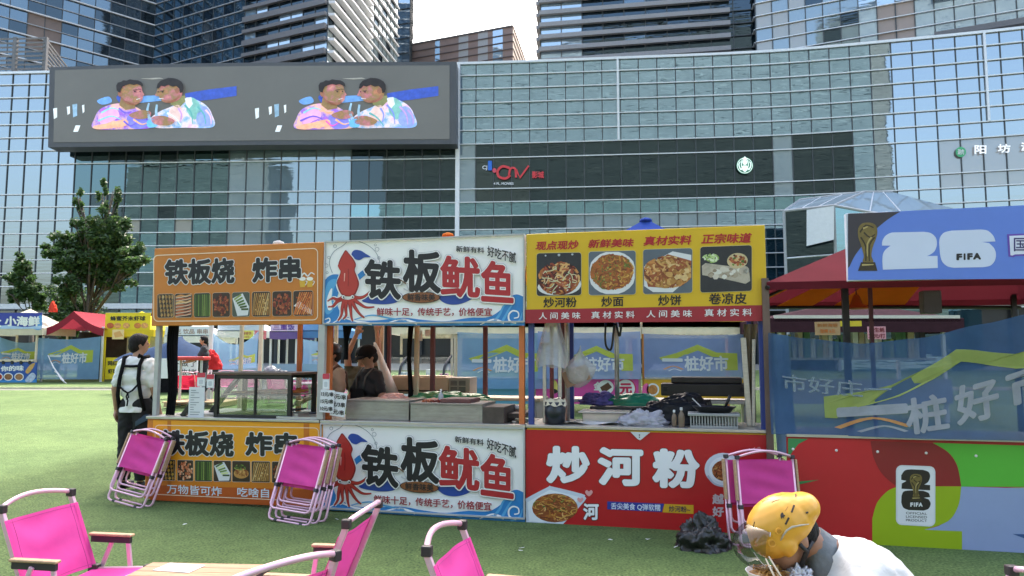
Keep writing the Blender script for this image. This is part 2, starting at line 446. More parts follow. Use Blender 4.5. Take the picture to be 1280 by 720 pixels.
gl.build('glass_wall', mall); mu.build('mullion', mall); tr.build('rail', mall)
sm = MB()
for px, m_, w in ((572, mat('white seam', (.75, .76, .77), rough=.4), .34), (774, M_RAIL, .16), (1241, M_RAIL, .16)):
    p, d, nn = fac(s_of_px(px)); z0 = ROWZ[-1] if px < 600 else ROWZ[6]
    sm = MB(); sm.bar(p + nn * .14 + Vector((0, 0, z0)) - ML, p + nn * .14 + Vector((0, 0, ROWZ[0])) - ML, w, .18, m_, up=nn); sm.build('column', mall)
# ground floor: dark shopfronts under a pale canopy, roof slab and back of the block
gf = MB(); M_DK = mat('dark shopfront', (.03, .035, .04), rough=.25, var=.2, vs=.3); M_RED = mat('maroon shop wall', (.16, .035, .03), var=.3, vs=.5)
for c in range(0, NC, 2):
    sa, sb = s0 + c * CW, s0 + (c + 2) * CW
    if sb > _fs[-1] - .1: break
    p, d, nn = fac(sa); q = fac(sb)[0]; px = px_of_s((sa + sb) / 2)
    vs = [p - nn * .6 - ML, q - nn * .6 - ML, q - nn * .6 + Vector((0, 0, ROWZ[-1])) - ML, p - nn * .6 + Vector((0, 0, ROWZ[-1])) - ML]
    gf.add(vs, [(0, 1, 2, 3)], M_RED if 152 < px < 195 else M_DK)
    gf.bar(p - ML + Vector((0, 0, ROWZ[-1])), p - ML + Vector((0, 0, -.2)), .25, .25, M_MUL, up=nn)
gf.build('shopfront', mall)
cn = MB()
for k_ in range(20):
    sa, sb = s_of_px(-60) + k_ * 2.4, s_of_px(-60) + (k_ + 1) * 2.4
    p, d, nn = fac(sa); q = fac(sb)[0]
    for off, z, h in ((2.2, ROWZ[-1] - .6, .5), (1.2, ROWZ[-1] + .5, .4)):
        cn.bar(p + nn * off / 2 + Vector((0, 0, z)) - ML, q + nn * off / 2 + Vector((0, 0, z)) - ML, off, h, mat('white canopy', (.62, .63, .62), var=.1))
cn.build('canopy', mall)
rf = MB()
for c in range(0, NC, 2):
    sa, sb = s0 + c * CW, s0 + (c + 2) * CW
    if sb > _fs[-1] - .1: break
    p, q = fac(sa)[0], fac(sb)[0]; z = ROWZ[0] - .05
    rf.add([p + Vector((0, 0, z)) - ML, q + Vector((0, 0, z)) - ML, Vector((q.x, q.y + 12, z)) - ML, Vector((p.x, p.y + 12, z)) - ML], [(0, 1, 2, 3)], PAVE)
rf.build('roof', mall)

# signs on the mall
def mall_sign(name, label, cat, px, z, off=.22):
    p, d, nn = fac(s_of_px(px)); o = thing(name, label, cat, p + nn * off + Vector((0, 0, z)), math.atan2(d.y, d.x)); return o
def sign_art(root_px, off=.22):
    p, d, nn = fac(s_of_px(root_px)); o = p + nn * off
    def mk(z0):
        def fn(x, y, L):
            r = ray(x, y); k_ = (o - CAM).dot(nn) / r.dot(nn); w = CAM + r * k_
            return ((w - o).dot(d), -.01 * L, w.z - z0)
        return fn
    return mk
WHTL = mat('white lit letter', (.8, .8, .8), var=0, emit=.12); RED_L = mat('red lit letter', '#b8363c', var=0, emit=.06); WHT = mat('white print', (.80, .80, .80), var=.03)
z = at(640, 215, 58.4).z
o = mall_sign('cinema_sign', 'red cinema sign with rounded letters hung behind the dark mall glass', 'sign', 640, z)
A = Art(sign_art(640)(z))
A.S([(637, 210), (628, 208), (622, 214), (624, 221), (632, 223), (638, 219)], 3, 3, RED_L, 1)
A.S([(636, 221), (638, 211), (644, 211), (645, 222)], 2.6, 2.6, RED_L, 1, 4); A.S([(645, 212), (650, 222), (661, 207)], 3, 2.2, RED_L, 1, 0)
A.T('影城', 665, 680, 214, 223, RED_L, 1, bold=.03)
A.build('lettering', o)
A = Art(sign_art(640)(z)); A.Q(610, 615, 201, 201, 213, 213, 1, mat('blue emblem', '#2f6fd0', var=0)); A.E(618, 213, 2.5, 3, mat('red emblem', '#d05060', var=0), 1); A.T('CJ', 603, 609, 207, 213, WHT, 1); A.build('emblem', o)
A = Art(sign_art(640)(z)); A.T('4 Fl., MOVIES', 617, 642, 228, 231.5, WHT, 1); A.build('lettering', o)
z = at(931, 207, 56.9).z
o = mall_sign('coffee_sign', 'round green and white coffee emblem on dark glass, right of centre', 'sign', 931, z)
A = Art(sign_art(931)(z)); GRN = mat('coffee green', '#2f7a5c', var=0); PALEG = mat('coffee pale', '#d8ece0', var=0, emit=.2)
A.E(931, 207, 10.6, 10.6, GRN, 1); A.E(931, 207, 9.8, 9.8, PALEG, 2); A.E(931, 207, 9, 9, GRN, 3); A.build('disc', o); A = Art(sign_art(931)(z))
A.E(931, 203, 3, 3.4, PALEG, 4); A.P([(927, 199), (929, 197.5), (931, 195.5), (933, 197.5), (935, 199), (931, 200.5)], PALEG, 4)
for sx in (-1, 1):
    A.S([(931 + sx * 2, 208), (931 + sx * 5, 212), (931 + sx * 7.5, 206), (931 + sx * 5.6, 202)], 2, 1, PALEG, 4)
    A.S([(931 + sx * 3.4, 200), (931 + sx * 4.4, 206), (931 + sx * 3.2, 210)], 1.2, 1, PALEG, 4)
A.P([(928.5, 207), (933.5, 207), (934, 213), (931, 215.5), (928, 213)], PALEG, 4); A.build('emblem', o)
z = at(1235, 186, 52.6).z
o = mall_sign('restaurant_sign', 'white restaurant characters beside a green round badge at the right end of the mall', 'sign', 1235, z, .24)
A = Art(sign_art(1235, .24)(z)); A.E(1201, 190, 6.5, 6.5, mat('badge green', '#4fae78', var=0), 1); A.T('涮肉', 1197, 1205, 186.5, 193.5, WHT, 1.5); A.build('badge', o); A = Art(sign_art(1235, .24)(z)); 
for ch_, x0, x1, yt in (('阳', 1218, 1233, 181.5), ('坊', 1247, 1263, 180), ('涮', 1276, 1291, 178)): A = Art(sign_art(1235, .24)(z)); A.T(ch_, x0, x1, yt, yt + 11, WHTL, 1, bold=.03); A.build('lettering', o)
# ----------------------------------------------------------------- LED billboard
def fac_screen(x, y, off):
    """point on the billboard plane seen at photo pixel (x, y)"""
    Ya = 59.6 - off; return at(x, y, Ya - (x - 62) * .0023)
LB = fac_screen(316, 181, 1.6)
led = thing('led_billboard', 'huge dark grey video billboard on the mall showing two smiling men twice', 'billboard', LB)
def lbf(x, y, L):
    p = fac_screen(x, y, 1.6) - LB; return (p.x, p.y - .03 * L, p.z)
b = MB(); D_ = Vector((0, 1.5, 0)); M_FR = mat('billboard frame', (.075, .078, .085), rough=.5, var=.08, vs=.4)
cor = [(62, 84), (190, 80), (330, 78), (571, 77), (571, 180), (330, 181), (190, 182.5), (60, 184)]
fr = [fac_screen(x, y, 1.6) - LB for x, y in cor]; n_ = len(fr)
b.add(fr + [p + D_ for p in fr], [tuple(range(n_)), tuple(range(2 * n_ - 1, n_ - 1, -1))] + [(i, (i + 1) % n_, n_ + (i + 1) % n_, n_ + i) for i in range(n_)], M_FR)
b.build('frame', led)
scr = MB(); M_SCR = mat('screen glow grey', (.105, .107, .10), rough=.5, var=.12, vs=.12, emit=.12)
A = Art(lbf); A.P([(69, 88), (190, 84.5), (330, 82.5), (562, 82), (562, 174), (330, 175.5), (190, 177), (67, 178)], M_SCR, 1); scro = A.build('screen', led)
def loud(*hs):
    nm = 'screen ' + hs[0] + hs[1]
    m = mat(nm, hs[0], var=.3, vs=1.1, rough=.5, emit=.11); n = m.node_tree; b = [x for x in n.nodes if x.type == 'BSDF_PRINCIPLED'][0]; r = [x for x in n.nodes if x.type == 'VALTORGB'][0]
    if len(r.color_ramp.elements) == 2:
        e_ = r.color_ramp.elements
        for k, h in enumerate(hs): 
            el = e_[k] if k < 2 else e_.new(.5); el.color = lin(h) + (1,)
        for k, el in enumerate(e_): el.position = .3 + .4 * k / (len(e_) - 1)
        n.links.new(r.outputs[0], b.inputs['Emission Color'])
    return m
def men(dx):
    def e(h, k=.55): return mat('screen ' + h, h, var=.3, vs=1.8, rough=.5, emit=k * .22)
    A = Art(lambda x, y, L: lbf(x + dx, y, L))
    blue, sky_ = e('#3c58b8', .35), e('#6fa0e0', .4)
    A.P([(232, 117), (262, 112), (296, 108), (296, 120), (262, 125), (232, 128)], blue, 2); A.build('screen_light', scro); A = Art(lambda x, y, L: lbf(x + dx, y, L))
    A.C([(146, 122), (152, 118), (156, 124), (151, 129)], blue, 2); A.build('screen_light', scro); A = Art(lambda x, y, L: lbf(x + dx, y, L)); A.P([(165, 121), (204, 119), (204, 126), (165, 130)], sky_, 2); A.build('screen_light', scro); A = Art(lambda x, y, L: lbf(x + dx, y, L))
    A.C([(122, 126), (136, 121), (140, 128), (128, 131)], sky_, 2)
    A.build('screen_light', scro); A = Art(lambda x, y, L: lbf(x + dx, y, L)); wh = e('#dfe6ea', .5)
    for q in ((67, 136, 5, 11), (84, 134, 4, 8), (91, 131, 6, 14), (103, 132, 3, 8)):
        A.P([(q[0], q[1]), (q[0] + q[2], q[1] - 1), (q[0] + q[2], q[1] + q[3]), (q[0] + 1, q[1] + q[3] + 2)], wh if q[2] < 6 else e('#8fb0c8', .4), 2); A.build('screen_light', scro); A = Art(lambda x, y, L: lbf(x + dx, y, L))
    A.P([(95, 157), (101, 157), (98, 165), (92, 165)], wh, 2); A.build('screen_light', scro); A = Art(lambda x, y, L: lbf(x + dx, y, L)); A.P([(176, 98.5), (200, 97.3), (205, 98.6), (190, 99.6)], e('#a8a59c', .3), 2)
    A.build('screen_light', scro); A = Art(lambda x, y, L: lbf(x + dx, y, L))
    pink, lil, skn, skd, har, mint, crm = loud('#d45fc8', '#f0a8d0', '#8f6fe0', '#f4c0a0'), loud('#b49be6', '#e6b0dc', '#7fb0e0', '#e8d8e0'), loud('#b87a5c', '#d49a80', '#8a7448', '#b8707a'), e('#9a6650', .4), e('#2b2422', .05), e('#7fb8b0'), e('#e6c3bd')
    # left man: torso, arm, neck, head, hair
    A.C([(118, 161), (119, 148), (126, 137), (140, 131), (154, 130), (170, 134), (182, 142), (189, 150), (190, 160), (155, 162)], pink, 3)
    A.C([(124, 146), (134, 138), (146, 138), (150, 146), (140, 152), (128, 156)], e('#e8a6d8'), 4); A.C([(160, 146), (176, 142), (187, 150), (182, 160), (164, 160)], e('#7f7fe8'), 4)
    A.C([(120, 158), (138, 154), (158, 150), (160, 157), (140, 161), (122, 162)], e('#f0b090'), 5)
    A.P([(152, 122), (170, 124), (170, 136), (158, 138), (150, 132)], e('#94764e', .35), 4)
    A.C([(149, 112), (152, 107), (164, 104), (176, 107), (179, 114), (180, 120), (178, 127), (170, 132), (160, 130), (153, 123)], skn, 5)
    A.E(151.5, 118, 2.6, 4, skd, 6); A.C([(158, 127), (166, 129), (176, 128), (170, 132), (161, 130.5)], skd, 6)
    A.P([(147.5, 114), (147, 108), (149, 104.5), (153, 103.5), (156, 101.5), (160, 102), (164, 100.3), (169, 101.2), (174, 101.5), (178, 103.5), (180, 106), (180.5, 109.5), (177, 107.8), (173, 106.4), (169, 107.4), (164, 106.2), (159, 107.6), (155, 109.5), (153, 113), (152, 117), (149.5, 116)], har, 7)
    A.C([(177, 113), (181.5, 118.5), (180.5, 120.5), (176, 120)], skn, 6, 3); A.C([(153, 122), (158, 127), (166, 130), (170, 132), (162, 131), (155, 127)], skd, 6, 3); A.E(170.5, 115.8, 1.3, .8, har, 8, 8); A.E(177, 115.5, .9, .7, har, 8, 8); A.S([(174.5, 112.6), (178.5, 113)], .8, .5, har, 8, 0)
    A.S([(168, 114), (174, 113)], .9, .7, har, 7, 0); A.S([(172, 125.4), (177, 124.2)], .8, .4, wh, 7, 0)
    # right man
    A.C([(188, 150), (200, 140), (214, 134), (224, 128), (236, 122), (248, 126), (258, 132), (265, 142), (267, 159), (230, 160), (196, 160)], lil, 3)
    A.C([(238, 123), (248, 127), (252, 140), (244, 150), (234, 138)], mint, 4); A.C([(252, 134), (262, 138), (266, 156), (252, 158), (246, 150)], e('#8fa0e4'), 4)
    A.C([(214, 136), (224, 132), (230, 140), (226, 152), (212, 148)], crm, 4); A.P([(232, 124), (240, 122), (242, 131), (236, 138)], e('#dfe4ee'), 5)
    A.P([(216, 122), (232, 120), (234, 126), (224, 136), (214, 131)], e('#8a8a5a', .35), 4)
    A.C([(198, 112), (202, 106), (214, 103), (228, 106), (229, 116), (226, 124), (216, 129), (205, 128), (200, 122), (197, 117)], skn, 5)
    A.C([(205, 126), (213, 126.5), (222, 124), (214, 129), (206, 128.4)], skd, 6); A.E(222.5, 114.5, 2.6, 3.6, skd, 6)
    A.P([(197, 111.5), (198.5, 106), (202, 102), (207, 100.2), (212, 98.4), (218, 98.8), (223, 100), (228, 103), (230.5, 107), (231, 112), (229.5, 116.5), (226.5, 117.5), (225.5, 112), (222, 108.6), (217, 109.6), (212, 107.2), (207, 109.4), (203, 108.4), (200, 111.8)], har, 7)
    A.C([(199.5, 113.5), (195.2, 119.3), (196.5, 121), (201, 120.5)], skn, 6, 3); A.C([(226, 119), (224, 124), (216, 129), (210, 128.6), (218, 126)], skd, 6, 3); A.E(205, 116.2, 1.3, .8, har, 8, 8); A.E(199.5, 116, .9, .7, har, 8, 8)
    A.S([(202, 115), (207, 114.5)], .9, .7, har, 7, 0); A.S([(200, 124.2), (206, 124.6)], .8, .4, wh, 7, 0)
    for q in ([(124, 152), (140, 146), (152, 150)], [(128, 142), (140, 136), (150, 138)], [(150, 136), (158, 142), (166, 140)], [(168, 150), (178, 156), (186, 154)], [(156, 152), (164, 158), (172, 154)], [(132, 158), (146, 156), (156, 160)], [(176, 144), (184, 148), (186, 156)]): A.S(q, 2.4, 1, e(rnd.choice(('#f0c8e8', '#6f5fd0', '#e05fb0', '#f4b48a', '#8fd0e8'))), 5.5, 4)
    for q in ([(210, 142), (220, 148), (228, 158)], [(232, 132), (240, 142), (242, 156)], [(248, 134), (256, 144), (258, 156)], [(200, 146), (210, 152), (216, 158)], [(224, 136), (228, 144), (226, 154)], [(258, 138), (264, 146), (265, 156)]): A.S(q, 2.6, 1, e(rnd.choice(('#d8e4f4', '#7f8fe0', '#c09ae0', '#f0c0c8', '#5fa8a8'))), 5.5, 4)
    # hands round two glasses
    A.C([(163, 145), (178, 139), (190, 141), (188, 148), (174, 150)], skn, 8); A.C([(192, 148), (206, 146), (220, 152), (212, 158), (194, 156)], skn, 8)
    A.S([(188, 130), (186, 140), (189, 150)], 2, 4, e('#9cc0d8', .4), 8); A.S([(198, 132), (197, 142), (199, 152)], 2.4, 4, e('#9cc0d8', .4), 8)
    A.C([(186, 152), (196, 150), (198, 159), (187, 160)], e('#6db4e8'), 8)
    A.build('screen_picture', scro)
men(0); men(252)

# ----------------------------------------------------------------- towers
def tower(name, label, pts, z0, z1, cw, rh, glass, wall_pick=None, rail=None, fin=None, mull=None, close=True, zstep=0, base=None, group=None, rails_w=.12):
    """curtain-wall tower on a plan outline pts (anticlockwise seen from above, faces looking outwards to the right of travel)"""
    base = Vector(base or (pts[0][0], pts[0][1], 0))
    t = thing(name, label, 'building', base, group=group)
    gl, mu, ra, fins = MB(), MB(), MB(), {}
    segs = list(zip(pts, pts[1:] + pts[:1])) if close else list(zip(pts, pts[1:]))
    nr = int((z1 - z0) / rh)
    for si, (a, c) in enumerate(segs):
        a, c = Vector((a[0], a[1], 0)), Vector((c[0], c[1], 0)); L = (c - a).length; d = (c - a) / L; nn = Vector((d.y, -d.x, 0))
        ncol = max(1, round(L / cw)); w = L / ncol
        for i in range(ncol):
            for r in range(nr):
                m = wall_pick(si, i, r, ncol, nr) if wall_pick else glass
                t1, t2 = rnd.gauss(0, .004), rnd.gauss(0, .004); vs = []
                for sx, e in ((-1, a + d * (i * w)), (1, a + d * ((i + 1) * w))):
                    for sz, zz_ in ((-1, z0 + r * rh), (1, z0 + (r + 1) * rh)):
                        vs.append(e + nn * (sx * t1 * w / 2 + sz * t2 * rh / 2) + Vector((0, 0, zz_)) - base)
                gl.add(vs, [(0, 2, 3, 1)], m)
            if mull: mu.bar(a + d * (i * w) + nn * .03 + Vector((0, 0, z0)) - base, a + d * (i * w) + nn * .03 + Vector((0, 0, z1)) - base, .09, .12, mull, up=nn)
        for r in range(nr + 1):
            zz_ = Vector((0, 0, z0 + r * rh))
            if rail: ra.bar(a + nn * .1 + zz_ - base, c + nn * .1 + zz_ - base, .18, rails_w, rail)
            if fin:
                for (f0, f1, dep, h, fm, every, ph) in fin.get(si, ()):
                    if r % every == ph: fins.setdefault((si, f0), MB()).bar(a + d * (L * f0) + nn * (dep / 2 + .12) + zz_ - base, a + d * (L * f1) + nn * (dep / 2 + .12) + zz_ - base, dep, h, fm)
    top = MB(); top.extz([(p[0] - base.x, p[1] - base.y) for p in pts], z1 - .3, z1 - .02, PAVE); top.build('roof', t)
    gl.build('glass_wall', t)
    if mu.v: mu.build('mullion', t)
    if ra.v: ra.build('rail', t)
    for fi in fins.values(): fi.build('sunshade', t)
    return t
def xY(px, Y): return (px - 640) / (FPX * .965) * Y
T_BLUE = mirror('tower glass blue', '#9fb4c2', '#22333f', .38, wave=.006); T_DK = mirror('tower glass dark', '#8fa4b2', '#141d24', .22, wave=.006)
T_BRN = mat('tower brown stone', (.20, .15, .125), rough=.6, var=.12, vs=.5); T_SUN = mirror('tower glass painted sunlit', '#dfe8e8', '#88979a', .45, wave=.006)  # bright glass: sunlight on the right-hand face put into its colour
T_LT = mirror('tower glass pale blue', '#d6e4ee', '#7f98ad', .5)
M_FIN = mat('grey sunshade', (.13, .13, .135), rough=.5, var=.1); M_FINL = mat('pale grey sunshade', (.24, .24, .245), rough=.5, var=.1); M_FINW = mat('white sunshade', (.66, .67, .67), rough=.5, var=.08)
def pick_left(si, i, r, nc, nr):
    if si == 0:
        if i in (nc - 7, nc - 8, nc - 14): return T_BRN if (r // 3) % 2 else T_DK
        return T_DK if (i * 7 + r * 3) % 11 < 3 else T_BLUE
    if si == 1:
        if i in (9, 10): return T_BRN
        return T_DK if (i * 5 + r * 2) % 9 < 2 or i > 13 else T_BLUE
    if si == 2: return T_DK if (i + r * 3) % 7 < 5 else T_LT
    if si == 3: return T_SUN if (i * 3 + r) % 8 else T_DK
    return T_DK
LT = [(xY(-330, 80), 80), (xY(193, 112), 112), (xY(306, 103), 103), (xY(409, 97), 97), (xY(497, 128), 128), (xY(300, 170), 170), (xY(-330, 150), 150)]
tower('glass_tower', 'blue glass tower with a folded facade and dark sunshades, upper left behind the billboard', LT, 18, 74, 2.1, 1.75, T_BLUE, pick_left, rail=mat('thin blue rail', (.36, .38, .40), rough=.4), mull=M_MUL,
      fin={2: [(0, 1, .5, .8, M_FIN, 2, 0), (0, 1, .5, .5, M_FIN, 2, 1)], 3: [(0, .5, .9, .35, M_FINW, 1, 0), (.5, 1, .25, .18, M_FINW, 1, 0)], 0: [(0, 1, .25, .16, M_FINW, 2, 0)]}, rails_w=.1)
SL = [(xY(495, 140), 140), (xY(512, 139), 139), (xY(516, 160), 160), (xY(490, 160), 160)]
tower('glass_slab', 'slim blue grey glass slab squeezed between the glass tower and the brick tower', SL, 18, 84, 2.2, 3, T_LT, rail=M_MUL, mull=M_MUL)
M_BRK = mat('brown tower cladding', (.36, .25, .21), rough=.75, var=.12, vs=.3)
def pick_brick(si, i, r, nc, nr):
    if si == 1: return M_BRKSUN
    if i in (5,): return T_LT
    if i in (10, 11, 14, 15): return T_LT if r < nr - 4 else mat('pale top panel', (.5, .49, .47), var=.1)
    if i in (17, 18): return T_LT
    return M_BRK
M_BRKSUN = mat('brown cladding painted sunlit', (.62, .47, .36), var=.1, vs=.2)  # right side of the same cladding, sunlight painted in as paler tan
BT = [(xY(513, 150), 153), (xY(641, 150), 144), (xY(659, 165), 165), (xY(530, 180), 180)]
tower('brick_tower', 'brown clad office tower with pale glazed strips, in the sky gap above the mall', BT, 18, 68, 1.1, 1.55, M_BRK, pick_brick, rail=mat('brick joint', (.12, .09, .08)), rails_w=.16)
rib = None
def pick_right(si, i, r, nc, nr):
    if si != 0: return T_DK
    f = i / nc
    if f < .17: return T_LT  # sky reflection painted as paler glass along the left edge
    if f < .24: return T_DK
    if f < .55: return T_DK if (i + 2 * r) % 6 else T_BLUE
    if f < .60: return G_GREY
    return T_DK
TA = Vector((xY(676, 74), 74)); TB = Vector((xY(945, 70.2), 70.2))
RT = [(TA.x, TA.y), (TB.x, TB.y), (TB.x + 6, 100), (TA.x + 3.5, 100)]
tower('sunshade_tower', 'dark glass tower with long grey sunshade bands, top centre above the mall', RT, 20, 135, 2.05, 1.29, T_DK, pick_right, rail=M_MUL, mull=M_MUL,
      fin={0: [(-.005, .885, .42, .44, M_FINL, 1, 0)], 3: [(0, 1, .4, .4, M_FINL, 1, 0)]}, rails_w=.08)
def pick_r2(si, i, r, nc, nr):
    if si != 0: return T_DK
    f = i / nc
    if f < .16: return G_BEIGE if (i + r) % 3 else G_GREY
    if f < .36: return G_GREY if (i * 3 + r) % 4 else T_DK
    if f < .44: return T_LT
    if f < .545: return mat('tan stone strip', (.33, .27, .235), var=.1, vs=.3) if r % 4 != 2 else T_LT
    return T_LT
R2 = [(xY(945, 69), 69), (xY(1300, 59), 59), (xY(1300, 59) + 8, 95), (xY(945, 69) + 5, 99)]
tower('pale_tower', 'pale reflective tower with a tan vertical strip, top right corner above the mall', R2, 20, 120, 1.5, 1.29, T_LT, pick_r2, rail=M_RAIL, mull=M_MUL, fin={0: [(.66, 1, .9, .5, M_FIN, 3, 1)]}, rails_w=.07)
# roof-top louvre screen at the left end of the mall
o = thing('louvre_screen', 'grey slatted plant screen on the mall roof at the far left', 'screen', at(25, 90, 61))
b = MB(); LO = at(25, 90, 61)
for k_ in range(9):
    z = at(25, 91 - k_ * 5.4, 61).z - LO.z
    b.bar((-14, .6, z), (at(54, 90, 61).x - LO.x, 0, z), .12, .12, M_FIN)
    b.bar((at(54, 90, 61).x - LO.x, 0, z), (at(112, 88, 75).x - LO.x, 14, z), .12, .12, M_FIN)
b.build('slat', o)
b = MB()
for x in (54, 16, -20): b.bar((at(x, 90, 61).x - LO.x, .15, -.4), (at(x, 90, 61).x - LO.x, .15, at(25, 46, 61).z - LO.z), .3, .3, M_FIN)
b.build('post', o)
# towers across the square, seen only mirrored in the mall glass
def pick_m(si, i, r, nc, nr): return m_a if (i * 5 + r * 3) % 7 < 3 else m_b
m_a = mat('far tower teal panel', (.088, .118, .126), rough=.5, var=.1, vs=.2); m_b = mat('far tower grey panel', (.080, .108, .116), rough=.5, var=.1, vs=.2)
for nm, lb, x0, x1, y, h in (('mirrored_tower', 'broad teal office block across the square, mirrored in the middle of the mall glass', -46, 27, -64, 96),
                             ('mirrored_slab', 'lower dark office slab across the square, mirrored in the mall glass under the billboard', -112, -74, -60, 52)):
    tower(nm, lb, [(x1, y), (x0, y), (x0, y - 16), (x1, y - 16)], 0, h, 4.2, 3.6, m_a, pick_m, rail=mat('far tower band', (.15, .185, .19)), rails_w=.5)

# ----------------------------------------------------------------- glass entrance pavilion of the mall
pv = thing('glass_pavilion', 'low faceted glass entrance pavilion with slanted roof in front of the mall', 'building', (16.5, 44, gz(44)))
PB = Vector((16.5, 44, gz(44)))
def pvp(x, y, Y): return at(x, y, Y) - PB
b = MB(); M_PR = mirror('pavilion roof glass', '#c9d6da', '#93a3aa', .4)
A0, A1, A2, A3 = pvp(980, 264, 44), pvp(1042, 257, 43), pvp(1180, 282, 42), pvp(1220, 268, 48)
T0, T1, T2 = pvp(1000, 250, 50), pvp(1080, 240, 48), pvp(1115, 240, 49)
b.add([A0, A1, T1, T0], [(0, 1, 2, 3)], M_PR); b.add([A1, A2, T2, T1], [(0, 1, 2, 3)], M_PR); b.add([A2, A3, T2], [(0, 1, 2)], M_PR)
b.build('roof', pv)
b = MB(); zz = lambda p: Vector((p.x, p.y, 0))
b.add([zz(A0), zz(A1), A1, A0], [(0, 1, 2, 3)], G_DARK); b.add([zz(A1), zz(A2), A2, A1], [(0, 1, 2, 3)], G_TEAL); b.add([zz(A2), zz(A3), A3, A2], [(0, 1, 2, 3)], G_TEAL)
b.add([zz(A0), A0, T0, zz(T0)], [(0, 1, 2, 3)], G_DARK)
b.build('glass_wall', pv)
b = MB()
for p, q in ((A0, A1), (A1, A2), (T0, T1), (A0, T0), (A1, T1), (zz(A0), A0), (zz(A1), A1), (T1, T2)): b.tube([p, q], .09, mat('pavilion bar', (.35, .37, .38), rough=.4), seg=6)
for k_ in range(1, 3):
    f_ = k_ / 3; p = A0.lerp(A1, f_); q = T0.lerp(T1, f_); b.tube([p, q], .05, M_RAIL, seg=5); p = A1.lerp(A2, f_); q = T1.lerp(T2, f_); b.tube([p, q], .05, M_RAIL, seg=5)
for zf in (.35, .7): b.tube([zz(A0) + Vector((0, 0, A0.z * zf)), zz(A1) + Vector((0, 0, A1.z * zf))], .05, M_RAIL, seg=5)
b.build('frame_bar', pv)
b = MB(); q0, q1, q2, q3 = pvp(1007, 263, 43.2), pvp(1041, 258, 42.7), pvp(1041, 300, 42.7), pvp(1007, 308, 43.2)
dlt = Vector((0, -.15, 0)); b.add([q0 + dlt, q1 + dlt, q2 + dlt, q3 + dlt], [(0, 1, 2, 3)], mat('white blind panel', (.70, .72, .73), var=.05)); b.build('panel', pv)

# ----------------------------------------------------------------- trees
LEAF = [mat('leaf dark', (.045, .088, .028), rough=.5, var=.25, vs=3, trl=.4), mat('leaf mid', (.07, .135, .04), rough=.5, var=.25, vs=3, trl=.45), mat('leaf light', (.11, .19, .055), rough=.5, var=.2, vs=3, trl=.5)]
BARK = mat('bark', (.07, .055, .042), rough=.9, var=.3, vs=8, bump=.02, bs=14)
def tree(name, label, base, lobes, nleaf, leaf=.34, trunk=.22, group=None):
    o = thing(name, label, 'tree', base, group=group); base = Vector(base)
    t = MB(); c = MB()
    nleaf = int(nleaf * 3.4); leaf *= .66
    low = min((l[0] for l in lobes), key=lambda p: p.z); fork = Vector((low.x * .3 + base.x * .7, base.y, base.z + (low.z - base.z) * .55))
    t.tube([base - base, (fork - base) * .5 + Vector((.1, 0, 0)), fork - base], [trunk, trunk * .8, trunk * .65], BARK, seg=9)
    for ce, r in lobes:
        lead = Vector((0, 0, rnd.uniform(0, .45) * max(.2, ce.z - fork.z))); f0_ = fork - base + lead
        m_ = f0_.lerp(ce - base, .5) + Vector((rnd.uniform(-.3, .3), rnd.uniform(-.3, .3), .15))
        t.tube([fork - base, f0_], [trunk * .5, trunk * .34], BARK, seg=7); t.tube([f0_, m_, ce - base + Vector((0, 0, r.z * .3))], [trunk * .24, trunk * .15, .02], BARK, seg=7)
        for _ in range(5):
            e = ce - base + Vector((rnd.uniform(-1, 1) * r.x, rnd.uniform(-1, 1) * r.y, rnd.uniform(-.8, 1) * r.z)) * .8
            t.tube([m_, (m_ + e) / 2 + Vector((0, 0, .15)), e], [trunk * .2, .04, .015], BARK, seg=5)
    vol = sum(r.x * r.y * r.z for _, r in lobes)
    for ce, r in lobes:
        k = int(nleaf * (r.x * r.y * r.z) / vol)
        clumps = [Vector((rnd.gauss(0, .52), rnd.gauss(0, .52), rnd.gauss(0, .52))) for _ in range(max(7, k // 80))]
        for _ in range(k):
            cl = rnd.choice(clumps); q = cl + Vector((rnd.gauss(0, .16), rnd.gauss(0, .16), rnd.gauss(0, .13)))
            if q.length > 1.3: continue
            p = ce - base + Vector((q.x * r.x, q.y * r.y, q.z * r.z))
            a = Vector((rnd.gauss(0, 1), rnd.gauss(0, 1), rnd.gauss(0, .6))).normalized(); b_ = a.orthogonal().normalized()
            s = leaf * rnd.uniform(.6, 1.25); m = LEAF[min(2, max(0, int(rnd.gauss(1.0, .8))))]
            c.add([p - a * s * .5, p + b_ * s * .28, p + a * s * .5, p - b_ * s * .28], [(0, 1, 2, 3)], m)
    t.build('trunk', o, smooth=True); c.build('crown', o)
    return o
def lob(x, y, Y, rx, rz, dy=0): return (at(x, y, Y + dy), Vector((rx / FPX * Y, rx / FPX * Y * .8, rz / FPX * Y)))
Y = 37
tree('plaza_tree', 'tall dark green tree with spiky top standing left of the orange sign', (at(116, 440, Y).x, Y, gz(Y)), [lob(128, 248, Y, 7, 22), lob(146, 252, Y, 7, 20), lob(99, 252, Y, 6, 18, .5), lob(126, 284, Y, 20, 20, -.4), lob(146, 290, Y, 17, 18), lob(104, 286, Y, 14, 18), lob(132, 318, Y, 30, 20, .4), lob(164, 326, Y, 18, 15, -.4), lob(172, 318, Y, 12, 12), lob(80, 302, Y, 17, 15), lob(66, 318, Y, 13, 14, .5), lob(92, 330, Y, 20, 16), lob(124, 346, Y, 26, 14, .6), lob(84, 362, Y, 15, 18, -.5), lob(152, 350, Y, 16, 13)], 9000, leaf=.36, trunk=.26)
Y = 38
